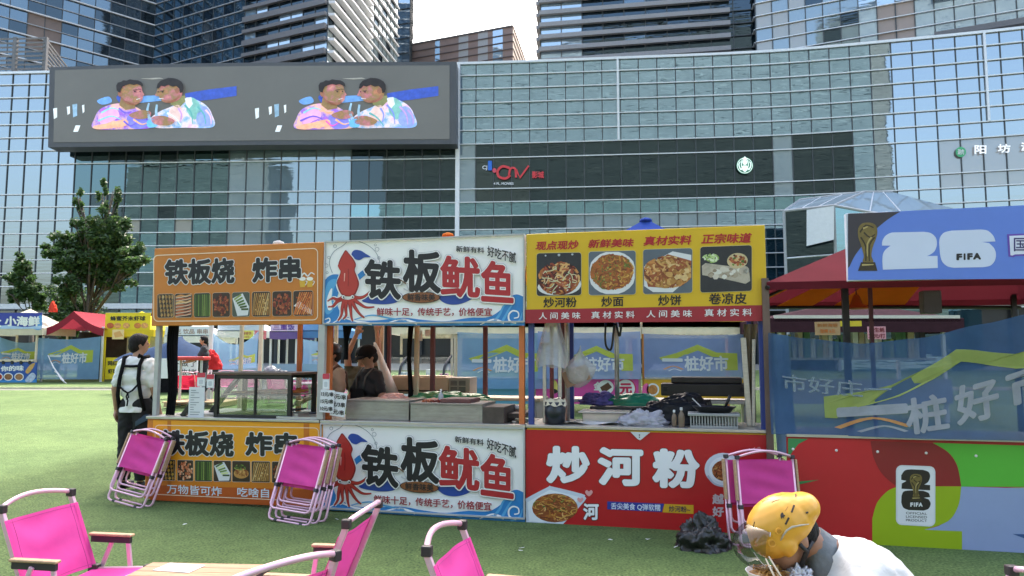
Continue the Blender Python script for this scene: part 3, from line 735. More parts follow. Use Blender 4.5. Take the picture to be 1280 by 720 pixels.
tree('plaza_tree', 'small thin crowned tree at the far left above the seafood stall', (at(36, 440, Y).x, Y, gz(Y)), [lob(30, 336, Y, 12, 12), lob(18, 348, Y, 11, 10), lob(36, 362, Y, 13, 14), lob(48, 376, Y, 11, 12), lob(26, 324, Y, 6, 9), lob(16, 370, Y, 9, 10)], 2300, leaf=.32, trunk=.14)
Y = 41
tree('plaza_tree', 'dark leafy tree half hidden behind the red gable tent', (at(70, 440, Y).x, Y, gz(Y)), [lob(72, 372, Y, 22, 16), lob(95, 380, Y, 26, 20), lob(112, 388, Y, 20, 22), lob(84, 400, Y, 30, 22)], 2600, leaf=.3, trunk=.18)
Y = 40
tree('plaza_tree', 'green street tree seen under the canopies behind the noodle stall', (at(800, 440, Y).x, Y, gz(Y)), [lob(760, 400, Y, 50, 26), lob(840, 402, Y, 60, 24), lob(900, 404, Y, 40, 22), lob(700, 404, Y, 40, 20)], 2600, leaf=.4, trunk=.2)
# ================================================================= THE ROW OF STALLS
INK = mat('black print', (.012, .012, .014), rough=.45, var=0); INKW = mat('white print edge', (.78, .78, .77), rough=.45, var=0)
def prn(h, **k): return mat('print ' + h, h, rough=.38, var=k.pop('var', .05), vs=k.pop('vs', 3), bump=.006, bs=2.2, **k)
STEEL = mat('brushed steel', (.50, .49, .46), rough=.32, metal=.75, var=.12, vs=5, stretch=(1, 1, 8)); STEELD = mat('greasy steel', (.27, .25, .22), rough=.45, metal=.5, var=.35, vs=4)
ORANGE = mat('orange painted post', (.62, .17, .045), rough=.5, var=.12, vs=4); BLUEP = mat('blue painted post', (.035, .06, .26), rough=.4, var=.1)
GREYP = mat('grey painted post', (.46, .46, .44), rough=.5, var=.12, vs=5); CREAM = mat('cream painted post', (.62, .52, .38), rough=.55, var=.12); MAROON = mat('maroon post', (.11, .025, .03), rough=.5, var=.1)
BLK = mat('black plastic', (.012, .012, .014), rough=.4, var=.1); BLKF = mat('black cloth', (.010, .010, .012), rough=.9, var=.2, vs=8, bump=.01, bs=12)
CLEAR = clearglass('display glass'); FILM = mat('clear film', (.78, .78, .80), rough=.2, var=.1, alpha=.42, bump=.03, bs=14)
# --- food colours
NB = [prn(h, var=.15, vs=40) for h in ('#8a4a26', '#a8642f', '#6e341c', '#c98a4c', '#9a5230', '#d6a76a')]
NY = [prn(h, var=.15, vs=40) for h in ('#a8702c', '#8a5a22', '#c08a3c', '#7a3c1e', '#b5602c', '#6a6a2a', '#d0a050')]
NG = [prn(h, var=.15, vs=40) for h in ('#4f6a2c', '#6f8a3c', '#8fa050', '#3a5020')]
NR = [prn(h, var=.15, vs=40) for h in ('#7a2a1c', '#5a1e16', '#94402a', '#b0603c', '#3c1612')]
NT = [prn(h, var=.15, vs=40) for h in ('#c79a58', '#b08040', '#d9b880', '#9a6a34')]
PLATE = prn('#dcdcdc', var=.03); PDK = prn('#2a2c30', var=.2, vs=9); PSL = prn('#5c6670', var=.15)
def picture(A, x0, x1, yt0, yt1, yb0, yb1, kind, rim=None, r=3, L=2):
    if rim: A.Q(x0 - 1, x1 + 1, yt0 - 1, yt1 - 1, yb0 + 1, yb1 + 1, r + 1, rim, L)
    base = {'noodle_dark': PDK, 'noodle_round': PSL, 'pancake': PSL, 'roll': PDK, 'sticks_green': prn('#2c3424'), 'plate_green': prn('#4a5246')}.get(kind, prn('#3a2a20'))
    A.Q(x0, x1, yt0, yt1, yb0, yb1, r, base, L + .5)
    f0 = A.fn; g = A.inpic(x0, x1, yt0, yt1, yb0, yb1); A.fn = g; L += .9
    if kind == 'noodle_dark':
        A.E(.62, .74, .38, .24, PLATE, L); A.E(.40, .80, .38, .19, PLATE, L + .05)
        A.fn = lambda a, b, l: g(clampu(a), clampu(b), l); noodles(A, .5, .60, .45, .37, 150, NR + NB, .05, L + .2, .3); noodles(A, .5, .62, .4, .3, 22, [prn('#d8c49a'), prn('#c8d0a8')], .022, L + 2, .22)
        for a, b, r_ in ((.5, .05, .03), (.2, .06, .02), (.8, .04, .025)): A.E(a, b, r_, r_, prn('#b8bcc0'), L + .1, 10)
    elif kind == 'noodle_round':
        A.fn = lambda a, b, l: g(clampu(a), clampu(b), l); A.E(.5, .5, .52, .5, PLATE, L); A.E(.5, .48, .45, .40, NB[1], L + .2); noodles(A, .5, .48, .45, .40, 200, NB[:2] + NB[4:5] + NY, .032, L + .4, .2); blobs(A, .5, .45, .38, .32, 30, NG, .02, L + 2.8)
    elif kind == 'pancake':
        A.fn = lambda a, b, l: g(clampu(a), clampu(b), l); A.P([(.02, .38), (.6, .06), (.98, .15), (.98, .62), (.6, .98), (.2, .96), (.02, .82)], PLATE, L); A.P([(.02, .5), (.5, .12), (.98, .28), (.98, .6), (.5, .88), (.1, .84)], NB[4], L + .2)
        noodles(A, .5, .52, .50, .34, 150, NB + NT, .05, L + .4, .24); blobs(A, .7, .62, .26, .18, 16, NT, .06, L + 2.4)
    elif kind == 'roll':
        A.P([(.03, .42), (.1, .36), (.55, .44), (.95, .58), (.97, .78), (.88, .84), (.4, .70), (.04, .62)], prn('#b5aa98', var=.2, vs=22), L)
        A.fn = lambda a, b, l: g(clampu(a), clampu(b), l); blobs(A, .5, .58, .42, .10, 26, [prn('#cfc6b6'), prn('#94826c'), prn('#a89a86'), prn('#d8d4c8')], .06, L + .3); A.E(.72, .33, .2, .17, prn('#c8b48a'), L + .8); blobs(A, .72, .33, .16, .13, 40, NG[:2] + NR[2:] + NB, .03, L + 1)
        A.E(.85, .55, .10, .10, prn('#b5aa98'), L + .6); noodles(A, .2, .26, .15, .09, 24, [prn('#8fae5a'), prn('#b8cf8a'), prn('#dce6c0')], .035, L + .5, .12)
    elif kind in ('cubes', 'corn'):
        mats = NT if kind == 'cubes' else [prn('#d6a028'), prn('#e8bc40'), prn('#b87c1c')]
        for i in range(5):
            for j in range(5):
                x, y = .08 + .2 * i + .03 * j, .06 + .19 * j
                if x < .9: A.Q(x, min(.97, x + .15), y, y - .01, y + .15, y + .14, .03, rnd.choice(mats), L)
            A.S([(.1 + .2 * i, .03), (min(.97, .26 + .2 * i), .97)], .02, .02, NT[2], L + .3, 0)
    elif kind == 'bacon':
        for i in range(7):
            y = .08 + .13 * i; A.S([(.05, y + .08), (.35, y), (.65, y + .04), (.95, y - .05)], .09, .07, rnd.choice(NR[2:4] + NB[3:]), L + .03 * i, 3); A.S([(.05, y + .10), (.5, y + .06), (.95, y)], .03, .03, prn('#d8c0a8'), L + .2, 3)
    elif kind in ('sticks_green', 'sticks_orange', 'sticks_red', 'sticks_tan'):
        mats = {'sticks_green': NG, 'sticks_orange': [prn('#c8642a'), prn('#a84a1e'), prn('#dd8a4a')], 'sticks_red': NR, 'sticks_tan': NT}[kind]
        dx = {'sticks_green': .02, 'sticks_orange': .5, 'sticks_red': .25, 'sticks_tan': .3}[kind]
        A.fn = lambda a, b, l: g(clampu(a), clampu(b), l)
        if kind == 'sticks_orange': A.P([(.0, .6), (.98, .98), (.98, .8), (.3, .4)], PLATE, L)
        for i in range(11):
            x = -.15 + .11 * i; A.S([(x, .95), (x + dx, .06)], .075, .06, rnd.choice(mats), L + .1 + .03 * i, 0)
            A.S([(x + .02, .95), (x + dx + .02, .06)], .018, .018, mats[-1], L + .14 + .03 * i, 0)
        if kind != 'sticks_green': blobs(A, .5, .5, .42, .4, 26, mats, .04, L + .8)
    elif kind in ('plate_green', 'zucchini'):
        A.fn = lambda a, b, l: g(clampu(a), clampu(b), l)
        A.P([(.03, .25), (.6, .05), (.97, .6), (.9, .95), (.3, .97)], PLATE, L)
        for i in range(6): A.S([(.12 + .08 * i, .3 + .08 * i), (.52 + .08 * i, .1 + .12 * i)], .08, .08, rnd.choice(NG if kind == 'plate_green' else NG + [prn('#d8dc9a'), prn('#e0e4b8')]), L + .2 + .05 * i, 0)
    elif kind == 'chunks':
        A.fn = lambda a, b, l: g(clampu(a), clampu(b), l); blobs(A, .5, .52, .45, .42, 90, NR + NB[:2], .07, L)
    elif kind == 'prawn':
        A.fn = lambda a, b, l: g(clampu(a), clampu(b), l); blobs(A, .5, .5, .46, .44, 80, [prn('#cc7a50'), prn('#e0a080'), prn('#b85c34'), prn('#ecc8a8')], .06, L)
    elif kind == 'bun':
        A.fn = lambda a, b, l: g(clampu(a), clampu(b), l); A.E(.5, .6, .42, .24, prn('#c08a48'), L); blobs(A, .5, .55, .36, .2, 30, [prn('#d0a060'), prn('#a06a30'), prn('#8a4a26')], .06, L + .2); noodles(A, .5, .3, .4, .12, 14, NG, .05, L + .8, .2)
    A.fn = f0

def stall_post(p, u, v0, u0, m, z1=2.72, w=.055, name='post', z0=0, d=None, smooth=False):
    b = MB(); b.box(u - u0 - w / 2, u - u0 + w / 2, v0, v0 + (d or w), z0, z1, m); return b.build(name, p, bevel=.006)
DEPTH = 1.7
PW_ = prn('#f2f0ee', var=.03)
def stall_shell(name, label, ul, ur, roofc, apex, fr_l, fr_r, back, panelside, zs=(1.925, 2.80)):
    u0 = (ul + ur) / 2; w = ur - ul
    t = rowthing(name, label, 'stall', u0, 0, group='food stalls in the front row')
    b = MB(); b.box(-w / 2, w / 2, 0, .06, zs[0], zs[1], panelside); sg = b.build('sign_board', t, bevel=.006)
    b = MB(); b.box(-w / 2 + .005, w / 2 - .005, .004, .05, .03, .895, panelside); pn = b.build('counter_panel', t, bevel=.004)
    if panelside is PW_:
        for nm_p, (za, zb) in ((sg, zs), (pn, (.03, .895))):
            for x0, x1, a, e in ((-w / 2, w / 2, zb - .012, zb + .004), (-w / 2, w / 2, za - .004, za + .012), (-w / 2 - .002, -w / 2 + .012, za + .012, zb - .012), (w / 2 - .012, w / 2 + .002, za + .012, zb - .012)):
                b = MB(); b.box(x0, x1, -.022, -.004, a, e, GREYP); b.build('frame', nm_p)
    b = MB(); b.box(-w / 2 - .005, w / 2 + .005, -.015, .75, .897, .925, STEEL); b.box(-w / 2 + .02, -w / 2 + .05, .05, .72, .05, .89, STEELD); b.box(w / 2 - .05, w / 2 - .02, .05, .72, .05, .89, STEELD); b.build('countertop', t, bevel=.004)
    # pyramid canopy on an eave frame
    hw = w / 2 - .02; c = MB(); ap = Vector((0, DEPTH / 2, apex)); ez = 2.50
    for i in range(4):
        q = [(-hw, .07), (hw, .07), (hw, DEPTH), (-hw, DEPTH)]; p0, p1 = Vector((*q[i], ez)), Vector((*q[(i + 1) % 4], ez))
        n = 8
        for j in range(n):                       # each gore sags a little towards the eave
            for k in range(n):
                def P(a, s):
                    e = p0.lerp(p1, a); z = e.lerp(ap, s); return z - Vector((0, 0, .07 * math.sin(math.pi * s) + .03 * math.sin(math.pi * a) * (1 - s)))
                c.add([P(j / n, k / n), P((j + 1) / n, k / n), P((j + 1) / n, (k + 1) / n), P(j / n, (k + 1) / n)], [(0, 1, 2, 3)], roofc)
    c.lathe([(.07, 0), (.06, .025), (.02, .04)], roofc, (0, DEPTH / 2, apex - .03), 12)
    c.build('canopy', t, smooth=True)
    f = MB()
    for a, e in (((-hw, .09), (hw, .09)), ((hw, .09), (hw, DEPTH)), ((hw, DEPTH), (-hw, DEPTH)), ((-hw, DEPTH), (-hw, .09))): f.bar((*a, 2.47), (*e, 2.47), .035, .04, fr_l)
    f.build('eave_frame', t)
    for u, m in ((-hw + .01, fr_l), (hw - .03, fr_r)): stall_post(t, u0 + u, .07, u0, m, 2.5)
    for u, m in ((-hw + .02, back), (hw - .02, back)): stall_post(t, u0 + u, DEPTH - .05, u0, m, 2.5, w=.045)
    return t, sg, pn, u0
def pm(u0, tr=None, vb=0.0):
    """photo pixel on the stall front -> drawing point on the panel, each layer 1.2 mm prouder than the last"""
    def fn(x, y, L):
        u, z = rowuz(x, y)
        if tr: u, z = tr(u, z)
        return (u - u0, vb - .0035 - .0011 * L, z)
    return fn
def zoomed(fn, ox, oy, k): return lambda x, y, L: fn(ox + x / k, oy + y / k, L)

# ----------------------------------------------------------------- 1: skewer stall
BROWN = prn('#c8792c', var=.06); LINE = prn('#f0dcc0')
t1, sg1, pn1, u01 = stall_shell('skewer_stall', 'orange skewer stall at the left end of the front row, glass case on its counter', -4.16, -2.065, mat('white canopy cloth', (.72, .72, .70), rough=.8, trl=.3), 2.97, GREYP, ORANGE, CREAM, BROWN)
Z6 = zoomed(pm(u01), 160, 290, 3.692)
A = Art(Z6); A.Q(118, 878, 106, 74, 414, 408, 22, LINE, 1, ring=4); A.build('border_line', sg1)
for tx, xl, xr, yt, yb in (('铁板烧', 170, 494, 122, 242), ('炸串', 574, 800, 115, 232)):
    A = Art(Z6); A.T(tx, xl, xr, yt, yb, INK, 1, slope=-8, bold=.045, outl=((.03, INKW),)); A.build('lettering', sg1)
A = Art(Z6)
for x in (792, 826): A.P([(x, 222), (x + 28, 220), (x + 26, 254), (x + 3, 255)], prn('#d8a838'), 1); A.S([(x + 28, 226), (x + 36, 230), (x + 27, 246)], 4, 4, prn('#e8e0d0'), 2, 3); A.E(x + 14, 216, 16, 9, prn('#f0ece4'), 2, 12)
A.S([(800, 205), (815, 190), (830, 204), (846, 188), (862, 196)], 8, 4, prn('#e8e4dc'), 2, 3); A.build('beer_picture', sg1)
xs = [(137, 213), (218, 297), (306, 382), (392, 472), (482, 563), (574, 658), (668, 755), (764, 855)]
for (x0, x1), kd in zip(xs, ('cubes', 'bacon', 'sticks_green', 'chunks', 'plate_green', 'sticks_tan', 'chunks', 'sticks_orange')):
    fy = lambda x, a, b_: a + (b_ - a) * (x - 137) / (855 - 137)
    A = Art(Z6); picture(A, x0, x1, fy(x0, 287, 270), fy(x1, 287, 270), fy(x0, 396, 386), fy(x1, 396, 386), kd, LINE, 10); A.build('food_picture', sg1)
Y1 = prn('#f0a020', var=.05)
Z1b = zoomed(pm(u01, vb=.003), 120, 510, 3.428)
A = Art(Z1b); A.P([(245, 52), (972, 66), (972, 420), (235, 388)], Y1, 0); A.P([(232, 330), (972, 352), (972, 426), (232, 394)], prn('#b8541c', var=.06), .6); A.P([(236, 306), (972, 326), (972, 352), (236, 330)], prn('#d27a1e', var=.05), .6)
A.P([(306, 55), (322, 55), (322, 330), (306, 330)], prn('#c8701c'), .6); A.P([(890, 66), (914, 66), (914, 350), (890, 350)], prn('#c8701c'), .6)
A.Q(252, 955, 72, 84, 372, 402, 18, LINE, 1.2, ring=3); A.build('printed_background', pn1)
A = Art(Z1b); A.T('铁板烧', 276, 592, 96, 206, INK, 1.5, slope=10, bold=.045, outl=((.03, INKW),)); A.build('lettering', pn1)
A = Art(Z1b); A.T('炸串', 640, 868, 104, 208, INK, 1.5, slope=6, bold=.045, outl=((.03, INKW),)); A.build('lettering', pn1)
for (x0, x1), kd in zip(((268, 340), (350, 417), (425, 498), (505, 579), (585, 661), (668, 746), (755, 832), (842, 920)), ('corn', 'prawn', 'sticks_green', 'zucchini', 'bun', 'sticks_tan', 'chunks', 'bacon')):
    s = (x0 - 285) * .016; A = Art(Z1b); picture(A, x0, x1, 222 + s, 223 + s, 310 + s * 1.2, 311 + s * 1.2, kd, INKW, 4); A.build('food_picture', pn1)
A = Art(Z1b); A.T('万物皆可炸', 304, 540, 332, 372, prn('#dce6f0'), 1.5, slope=12, bold=.012); A.build('lettering', pn1); A = Art(Z1b); A.T('吃啥自', 606, 742, 342, 382, prn('#dce6f0'), 1.5, slope=6, bold=.012); A.build('lettering', pn1)
stall_post(t1, u01 - .01 + .38, DEPTH - .05, u01, CREAM, 2.5, .045); stall_post(t1, rowuz(373, 450, .9)[0], .9, u01, ORANGE, 2.5, .05)
b = MB(); b.grid(lambda a, c_: (-.93 + .115 * a, .15 + .03 * math.sin(a * 25 + c_ * 3) + .02 * math.sin(c_ * 9), .93 + 1.55 * c_), 16, 14, BLKF); b.build('curtain', t1, smooth=True)

# ----------------------------------------------------------------- 2: squid stall
PW = prn('#f2f0ee', var=.03)
t2, sg2, pn2, u02 = stall_shell('squid_stall', 'white and blue grilled squid stall, middle one of the front row', -2.045, .13, mat('orange canopy cloth', (.70, .22, .05), rough=.8, trl=.3), 2.985, ORANGE, ORANGE, MAROON, PW)
SB, SB2, SBD, RED, REDD = prn('#2f7fc0'), prn('#5aa6d6'), prn('#2a4a9a'), prn('#b8382e'), prn('#8a2420')
def squid_print(board, fn):
    Z = zoomed(fn, 400, 290, 3.692)
    A = Art(Z)
    A.P(catmull([(12, 432), (14, 262), (30, 215), (62, 196), (104, 200), (150, 215), (196, 178), (214, 192), (196, 210), (150, 250), (96, 270), (80, 312), (94, 366), (160, 404), (260, 408), (380, 396), (480, 406), (580, 412), (690, 396), (780, 392), (842, 352), (872, 306), (906, 288), (942, 300)], 5, False) + [(945, 432)], SB, 1)
    A.C([(20, 300), (34, 240), (60, 218), (92, 224), (70, 250), (60, 300), (66, 350), (40, 380), (20, 360)], SB2, 2); A.C([(32, 320), (46, 272), (58, 262), (54, 310), (58, 352), (40, 360)], PW, 3)
    A.C([(146, 102), (160, 84), (188, 86), (208, 98), (234, 116), (206, 118), (182, 130), (158, 122)], SBD, 1); A.C([(196, 320), (230, 282), (290, 270), (360, 276), (382, 298), (350, 326), (280, 334)], SBD, 1)
    A.C([(548, 300), (600, 288), (680, 278), (724, 280), (700, 310), (640, 334), (580, 330)], SBD, 1)
    for q in ([(60, 420), (110, 398), (170, 412), (240, 424)], [(300, 424), (380, 404), (450, 422)], [(520, 426), (600, 416), (660, 424)], [(740, 428), (800, 404), (850, 420)]): A.S(q, 3, 12, PW if q[0][0] != 520 else SB2, 2)
    for q in ([(800, 420), (830, 380), (850, 340), (884, 330)], [(836, 424), (858, 384), (876, 352), (900, 322)], [(880, 426), (920, 410), (934, 370)]): A.S(q, 14, 4, SB2, 2)
    A.S([(896, 398), (916, 392), (914, 370), (890, 364), (872, 382), (876, 410), (906, 420)], 5, 9, PW, 3); A.S([(24, 404), (44, 398), (46, 412), (32, 420)], 4, 7, PW, 3)
    A.S([(160, 404), (240, 384), (320, 398), (400, 410)], 4, 10, SB2, 2); A.build('wave_picture', board)
    A = Art(Z); GR = prn('#8a9098')
    A.S([(58, 190), (44, 140), (64, 92), (108, 62), (130, 44), (176, 44), (226, 64), (262, 100), (276, 150), (250, 176)], 2.5, 2.5, GR, 1)
    for x, y, r in ((70, 66, 7), (264, 80, 9), (30, 155, 8), (42, 118, 6), (272, 120, 6), (34, 188, 5), (256, 60, 5)): A.S([(x + r * math.cos(k * .785), y + r * math.sin(k * .785)) for k in range(8)], 1.8, 1.8, GR, 1, 3, True)
    A.build('bubble_outline', board)
    A = Art(Z)
    ten = [[(112, 300), (84, 312), (60, 306), (36, 320)], [(108, 308), (80, 322), (62, 342), (38, 346)], [(114, 312), (104, 350), (100, 384), (84, 410)], [(124, 312), (120, 350), (122, 384), (108, 402)], [(136, 312), (142, 352), (146, 390), (152, 412)], [(144, 310), (164, 350), (186, 380), (206, 396)], [(150, 306), (182, 330), (214, 348), (252, 346)], [(152, 300), (186, 304), (214, 292), (242, 264)]]
    man = [(120, 84), (136, 100), (158, 128), (168, 152), (162, 176), (172, 204), (182, 236), (176, 264), (160, 292), (130, 298), (102, 290), (86, 262), (80, 232), (90, 204), (96, 180), (86, 156), (92, 130), (108, 100)]
    for q in ten: A.S(q, 30, 14, PW, 2)
    A.P([(130 + (x - 130) * 1.12, 190 + (y - 190) * 1.06) for x, y in catmull(man, 4)], PW, 2)
    for q in ten: A.S(q, 20, 7, REDD, 3); A.S(q, 13, 4, RED, 4)
    A.C(man, REDD, 5, 4); A.P([(130 + (x - 130) * .88, 190 + (y - 190) * .95) for x, y in catmull(man, 4)], RED, 6)
    A.S([(132, 170), (134, 210), (132, 250)], 3, 3, REDD, 7, 2); A.S([(116, 190), (114, 228)], 5, 3, prn('#e8b0a0'), 7, 0)
    A.C([(84, 154), (98, 150), (96, 178)], RED, 7, 4)
    for x in (110, 152): A.E(x, 300, 8, 8, PW, 7); A.E(x + 1, 301, 4, 4, INK, 8)
    A.build('squid_picture', board)
    for ch, xl, xr, yt, yb, m, b_ in (('铁', 206, 378, 128, 312, INK, .038), ('板', 384, 562, 84, 282, INK, .038), ('鱿', 556, 742, 112, 304, prn('#b02a30'), .032), ('鱼', 744, 896, 134, 326, prn('#b02a30'), .030)):
        A = Art(Z); A.T(ch, xl, xr, yt, yb, m, 8, slope=10, bold=b_, outl=((.028, PW), (.034, prn('#60646c')))); A.build('lettering', board)
    A = Art(Z); A.S([(216, 236), (250, 222), (300, 226), (340, 216), (376, 224), (400, 240)], 5, 5, prn('#7a5a3a'), 12); A.S([(388, 262), (412, 270), (428, 240)], 7, 4, prn('#c8c8c8'), 12); A.S([(400, 240), (418, 282)], 6, 6, prn('#c8c8c8'), 12, 0)
    A.E(470, 302, 88, 27, INK, 11); A.E(470, 302, 84, 24, prn('#8a5430', var=.2, vs=30), 12); A.T('鲜香味美', 406, 534, 286, 318, INK, 13, bold=.02); A.build('plaque_picture', board)
    A = Art(Z); TR = prn('#9e2834')
    for tx, xl, xr in (('鲜味十足，', 264, 430), ('传统手艺，', 452, 620), ('价格便宜', 642, 796)): A = Art(Z); A.T(tx, xl, xr, 350, 388, TR, 9, slope=0, bold=.02, outl=((.022, PW),)); A.build('lettering', board)
    A = Art(Z); A.T('新鲜有料', 630, 760, 68, 96, INK, 9, slope=8, bold=.02, outl=((.04, PW),)); A.build('lettering', board); A = Art(Z); A.T('好吃不腻', 774, 906, 80, 130, INK, 9, slope=34, bold=.02, outl=((.04, PW),)); A.build('lettering', board)
squid_print(sg2, pm(u02))
squid_print(pn2, pm(u02, lambda u, z: (u, .03 + (z - 1.925) / .875 * .862), .004))
for px, m, v in ((520, CREAM, .9), (540, MAROON, 1.0), (606, MAROON, 1.3)): stall_post(t2, rowuz(px, 450, v)[0], v, u02, m, 2.5, .05)
b = MB(); u_ = rowuz(512, 450, .85)[0] - u02; b.grid(lambda a, c_: (u_ - .03 + .07 * a + .012 * math.sin(c_ * 11), .85 + .02 * math.sin(a * 9 + c_ * 5), .95 + 1.5 * c_), 6, 12, BLKF); b.build('curtain', t2, smooth=True)
b = MB(); u_ = rowuz(414, 430)[0] - u02; b.grid(lambda a, c_: (u_ + .05 + .10 * a * (.5 + .5 * c_), .18 + .03 * math.sin(a * 9 + c_ * 5), 1.55 + .42 * c_), 8, 8, BLKF); b.build('hanging_cloth', t2, smooth=True)
b = MB(); ul = rowuz(402, 450)[0] - u02; b.box(ul - .04, ul + .035, -.012, .045, .93, 1.92, GREYP); b.build('post', t2, bevel=.006)

# ----------------------------------------------------------------- 3: noodle stall
YEL, DRED, PRED = prn('#d8b020', var=.04), prn('#9c2430', var=.05), prn('#b81c22', var=.06)
t3, sg3, pn3, u03 = stall_shell('noodle_stall', 'yellow topped fried noodle stall with a red counter, third of the front row', .145, 2.405, mat('blue canopy cloth', (.04, .09, .40), rough=.8, trl=.3), 3.06, BLUEP, BLUEP, BLUEP, YEL)
Z8 = zoomed(pm(u03), 640, 270, 3.0)
A = Art(Z8); A.P([(50, 351), (949, 334), (949, 394), (50, 402)], DRED, 1); A.build('printed_band', sg3)
HR = prn('#b02428')
for tx, xl, xr, yt, yb in (('现点现炒', 88, 250, 93, 127), ('新鲜美味', 285, 457, 86, 119), ('真材实料', 492, 673, 74, 110), ('正宗味道', 709, 900, 65, 103)):
    A = Art(Z8); A.T(tx, xl, xr, yt, yb, HR, 1, slope=-5, bold=.03, shear=.18); A.build('lettering', sg3)
for (x0, x1, a, b_, c_, d), kd in zip(((93, 260, 140, 137, 300, 297), (288, 464, 134, 130, 297, 294), (492, 676, 126, 121, 293, 288), (706, 899, 116, 110, 287, 281)), ('noodle_dark', 'noodle_round', 'pancake', 'roll')):
    A = Art(Z8); picture(A, x0, x1, a, b_, c_, d, kd, prn('#e8dca0'), 10); A.build('food_picture', sg3)
for tx, xl, xr, yt, yb in (('炒河粉', 118, 243, 305, 343), ('炒面', 335, 418, 302, 340), ('炒饼', 548, 635, 297, 336), ('卷凉皮', 738, 880, 289, 331)):
    A = Art(Z8); A.T(tx, xl, xr, yt, yb, INK, 1, slope=-2, bold=.02); A.build('lettering', sg3)
for tx, xl, xr, yt, yb in (('人 间 美 味', 101, 257, 361, 387), ('真 材 实 料', 298, 460, 357, 384), ('人 间 美 味', 504, 675, 353, 380), ('真 材 实 料', 722, 900, 348, 376)):
    A = Art(Z8); A.T(tx, xl, xr, yt, yb, INKW, 3, slope=-2, bold=.012); A.build('lettering', sg3)
Z9 = zoomed(pm(u03, vb=.004), 640, 510, 3.428)
A = Art(Z9); A.P([(58, 92), (1105, 116), (1112, 548), (60, 502)], PRED, 0); A.build('printed_background', pn3)
DKL = prn('#3a1416')
for ch, xl, xr, yt, yb in (('炒', 146, 334, 162, 324), ('河', 366, 563, 168, 334), ('粉', 601, 805, 174, 344)):
    A = Art(Z9); A.T(ch, xl, xr, yt, yb, prn('#f0f0f2', var=.02), 2, slope=4, bold=.05, outl=((.014, DKL),)); A.build('lettering', pn3)
def dish(A, cx, cy, rx, ry, n, L, mats=NB + NY):
    f0 = A.fn; A.fn = lambda a, b_, l: f0(cx + (a - .5) * 2 * rx, cy + (b_ - .5) * 2 * ry, l)
    A.E(.5, .5, .5, .5, mats[0], L, 20); noodles(A, .5, .5, .48, .46, n, mats, .035, L + .2, .25); blobs(A, .5, .4, .3, .25, 12, NG + NR, .03, L + 2.2); A.fn = f0
A = Art(Z9); A.P(catmull([(60, 400), (60, 388), (155, 338), (170, 336), (300, 368), (312, 380), (310, 400), (214, 502), (196, 506), (70, 498), (60, 486)], 3), prn('#cfd6e4'), 1); A.P([(66, 404), (162, 350), (292, 382), (204, 492), (74, 486)], prn('#e6eaf0'), 1.5); dish(A, 184, 428, 98, 62, 130, 2); A.build('food_picture', pn3)
A = Art(Z9); A.T('河', 305, 372, 408, 480, prn('#f0f0f2', var=.02), 3, bold=.04, outl=((.04, DKL),)); HP = prn('#e0a0a0')
for x, y, s in ((330, 362, 16), (293, 392, 13)): A.C([(x, y + s), (x - s, y), (x - s * .6, y - s * .7), (x, y - s * .3), (x + s * .6, y - s * .7), (x + s, y)], HP, 5, 4)
A.build('heart_picture', pn3)
A = Art(Z9); A.P([(408, 400), (652, 410), (642, 446), (408, 434)], prn('#2c3a94'), 1); A.P([(653, 411), (778, 416), (778, 454), (645, 447)], prn('#d8a828'), 1)
A.T('舌尖美食 Q弹软糯', 424, 636, 409, 439, prn('#dfe6f4'), 2, slope=8, bold=.015); A.T('炒河粉~', 672, 764, 420, 446, prn('#3a2a50'), 2, slope=4, bold=.015); A.build('lettering', pn3)
A = Art(Z9); A.E(905, 262, 80, 70, prn('#d4dae4'), 1); A.E(910, 264, 66, 56, prn('#e6eaf0'), 1.5); dish(A, 915, 268, 58, 46, 90, 2, NB + NR); A.S([(838, 290), (870, 326), (930, 340)], 10, 6, prn('#b0b8c8'), 1.4); A.build('food_picture', pn3)
A = Art(Z9); A.T('越', 858, 908, 368, 412, prn('#c8b8bc'), 2, bold=.04); A.build('lettering', pn3); A = Art(Z9); A.T('好', 858, 908, 422, 466, prn('#c8b8bc'), 2, bold=.04); A.build('lettering', pn3); A = Art(Z9)
for q in ([(1016, 172), (1022, 186)], [(1030, 184), (1040, 168)], [(1048, 188), (1066, 178)], [(1052, 170), (1062, 168), (1064, 180)]): A.S(q, 3, 3, prn('#e0a8a8'), 2, 0)
A.build('print', pn3)
A = Art(pm(u03, vb=-.014)); A.P([(788, 539.5), (813, 540), (802, 549), (800, 550), (797, 548.5)], prn('#d0d2d4'), 1); A.E(799.5, 543.5, .9, .9, INK, 2, 10); A.E(799.5, 546.2, .8, .8, INK, 2, 10); A.build('emblem', pn3)
for px, m, v, nm in ((714, BLUEP, 1.0, 'post'), (704, MAROON, .6, 'post')): stall_post(t3, rowuz(px, 450, v)[0], v, u03, m, 2.5, .05, nm)
b = MB()
for px, v in ((771, .8), (709, .45)): u_ = rowuz(px, 450, v)[0] - u03; b.tube([(u_, v, .93), (u_, v, 2.5)], .025, STEEL, 12)
b.build('pipe', t3, smooth=True)
for px, py0, py1, v, w in ((929, 422, 538, .35, .05), (942, 424, 538, .32, .03)):
    b = MB(); ua, za = rowuz(px, py0, v); ub, zb = rowuz(px + (8 if w > .04 else 0), py1, v); b.bar((ub - u03, v, .93), (ua - u03, v, za), w, .04, STEEL, up=(0, 1, 0)); b.build('rail_strut', t3, bevel=.004)
b = MB(); u_ = rowuz(940, 450, .4)[0] - u03; b.grid(lambda a, c_: (u_ - .07 + .13 * a * (.35 + .65 * c_), .42 + .03 * math.sin(a * 12), .98 + .92 * c_), 12, 8, mat('tan curtain cloth', (.30, .24, .17), rough=.9, var=.2, vs=6)); b.build('curtain', t3, smooth=True)
b = MB()
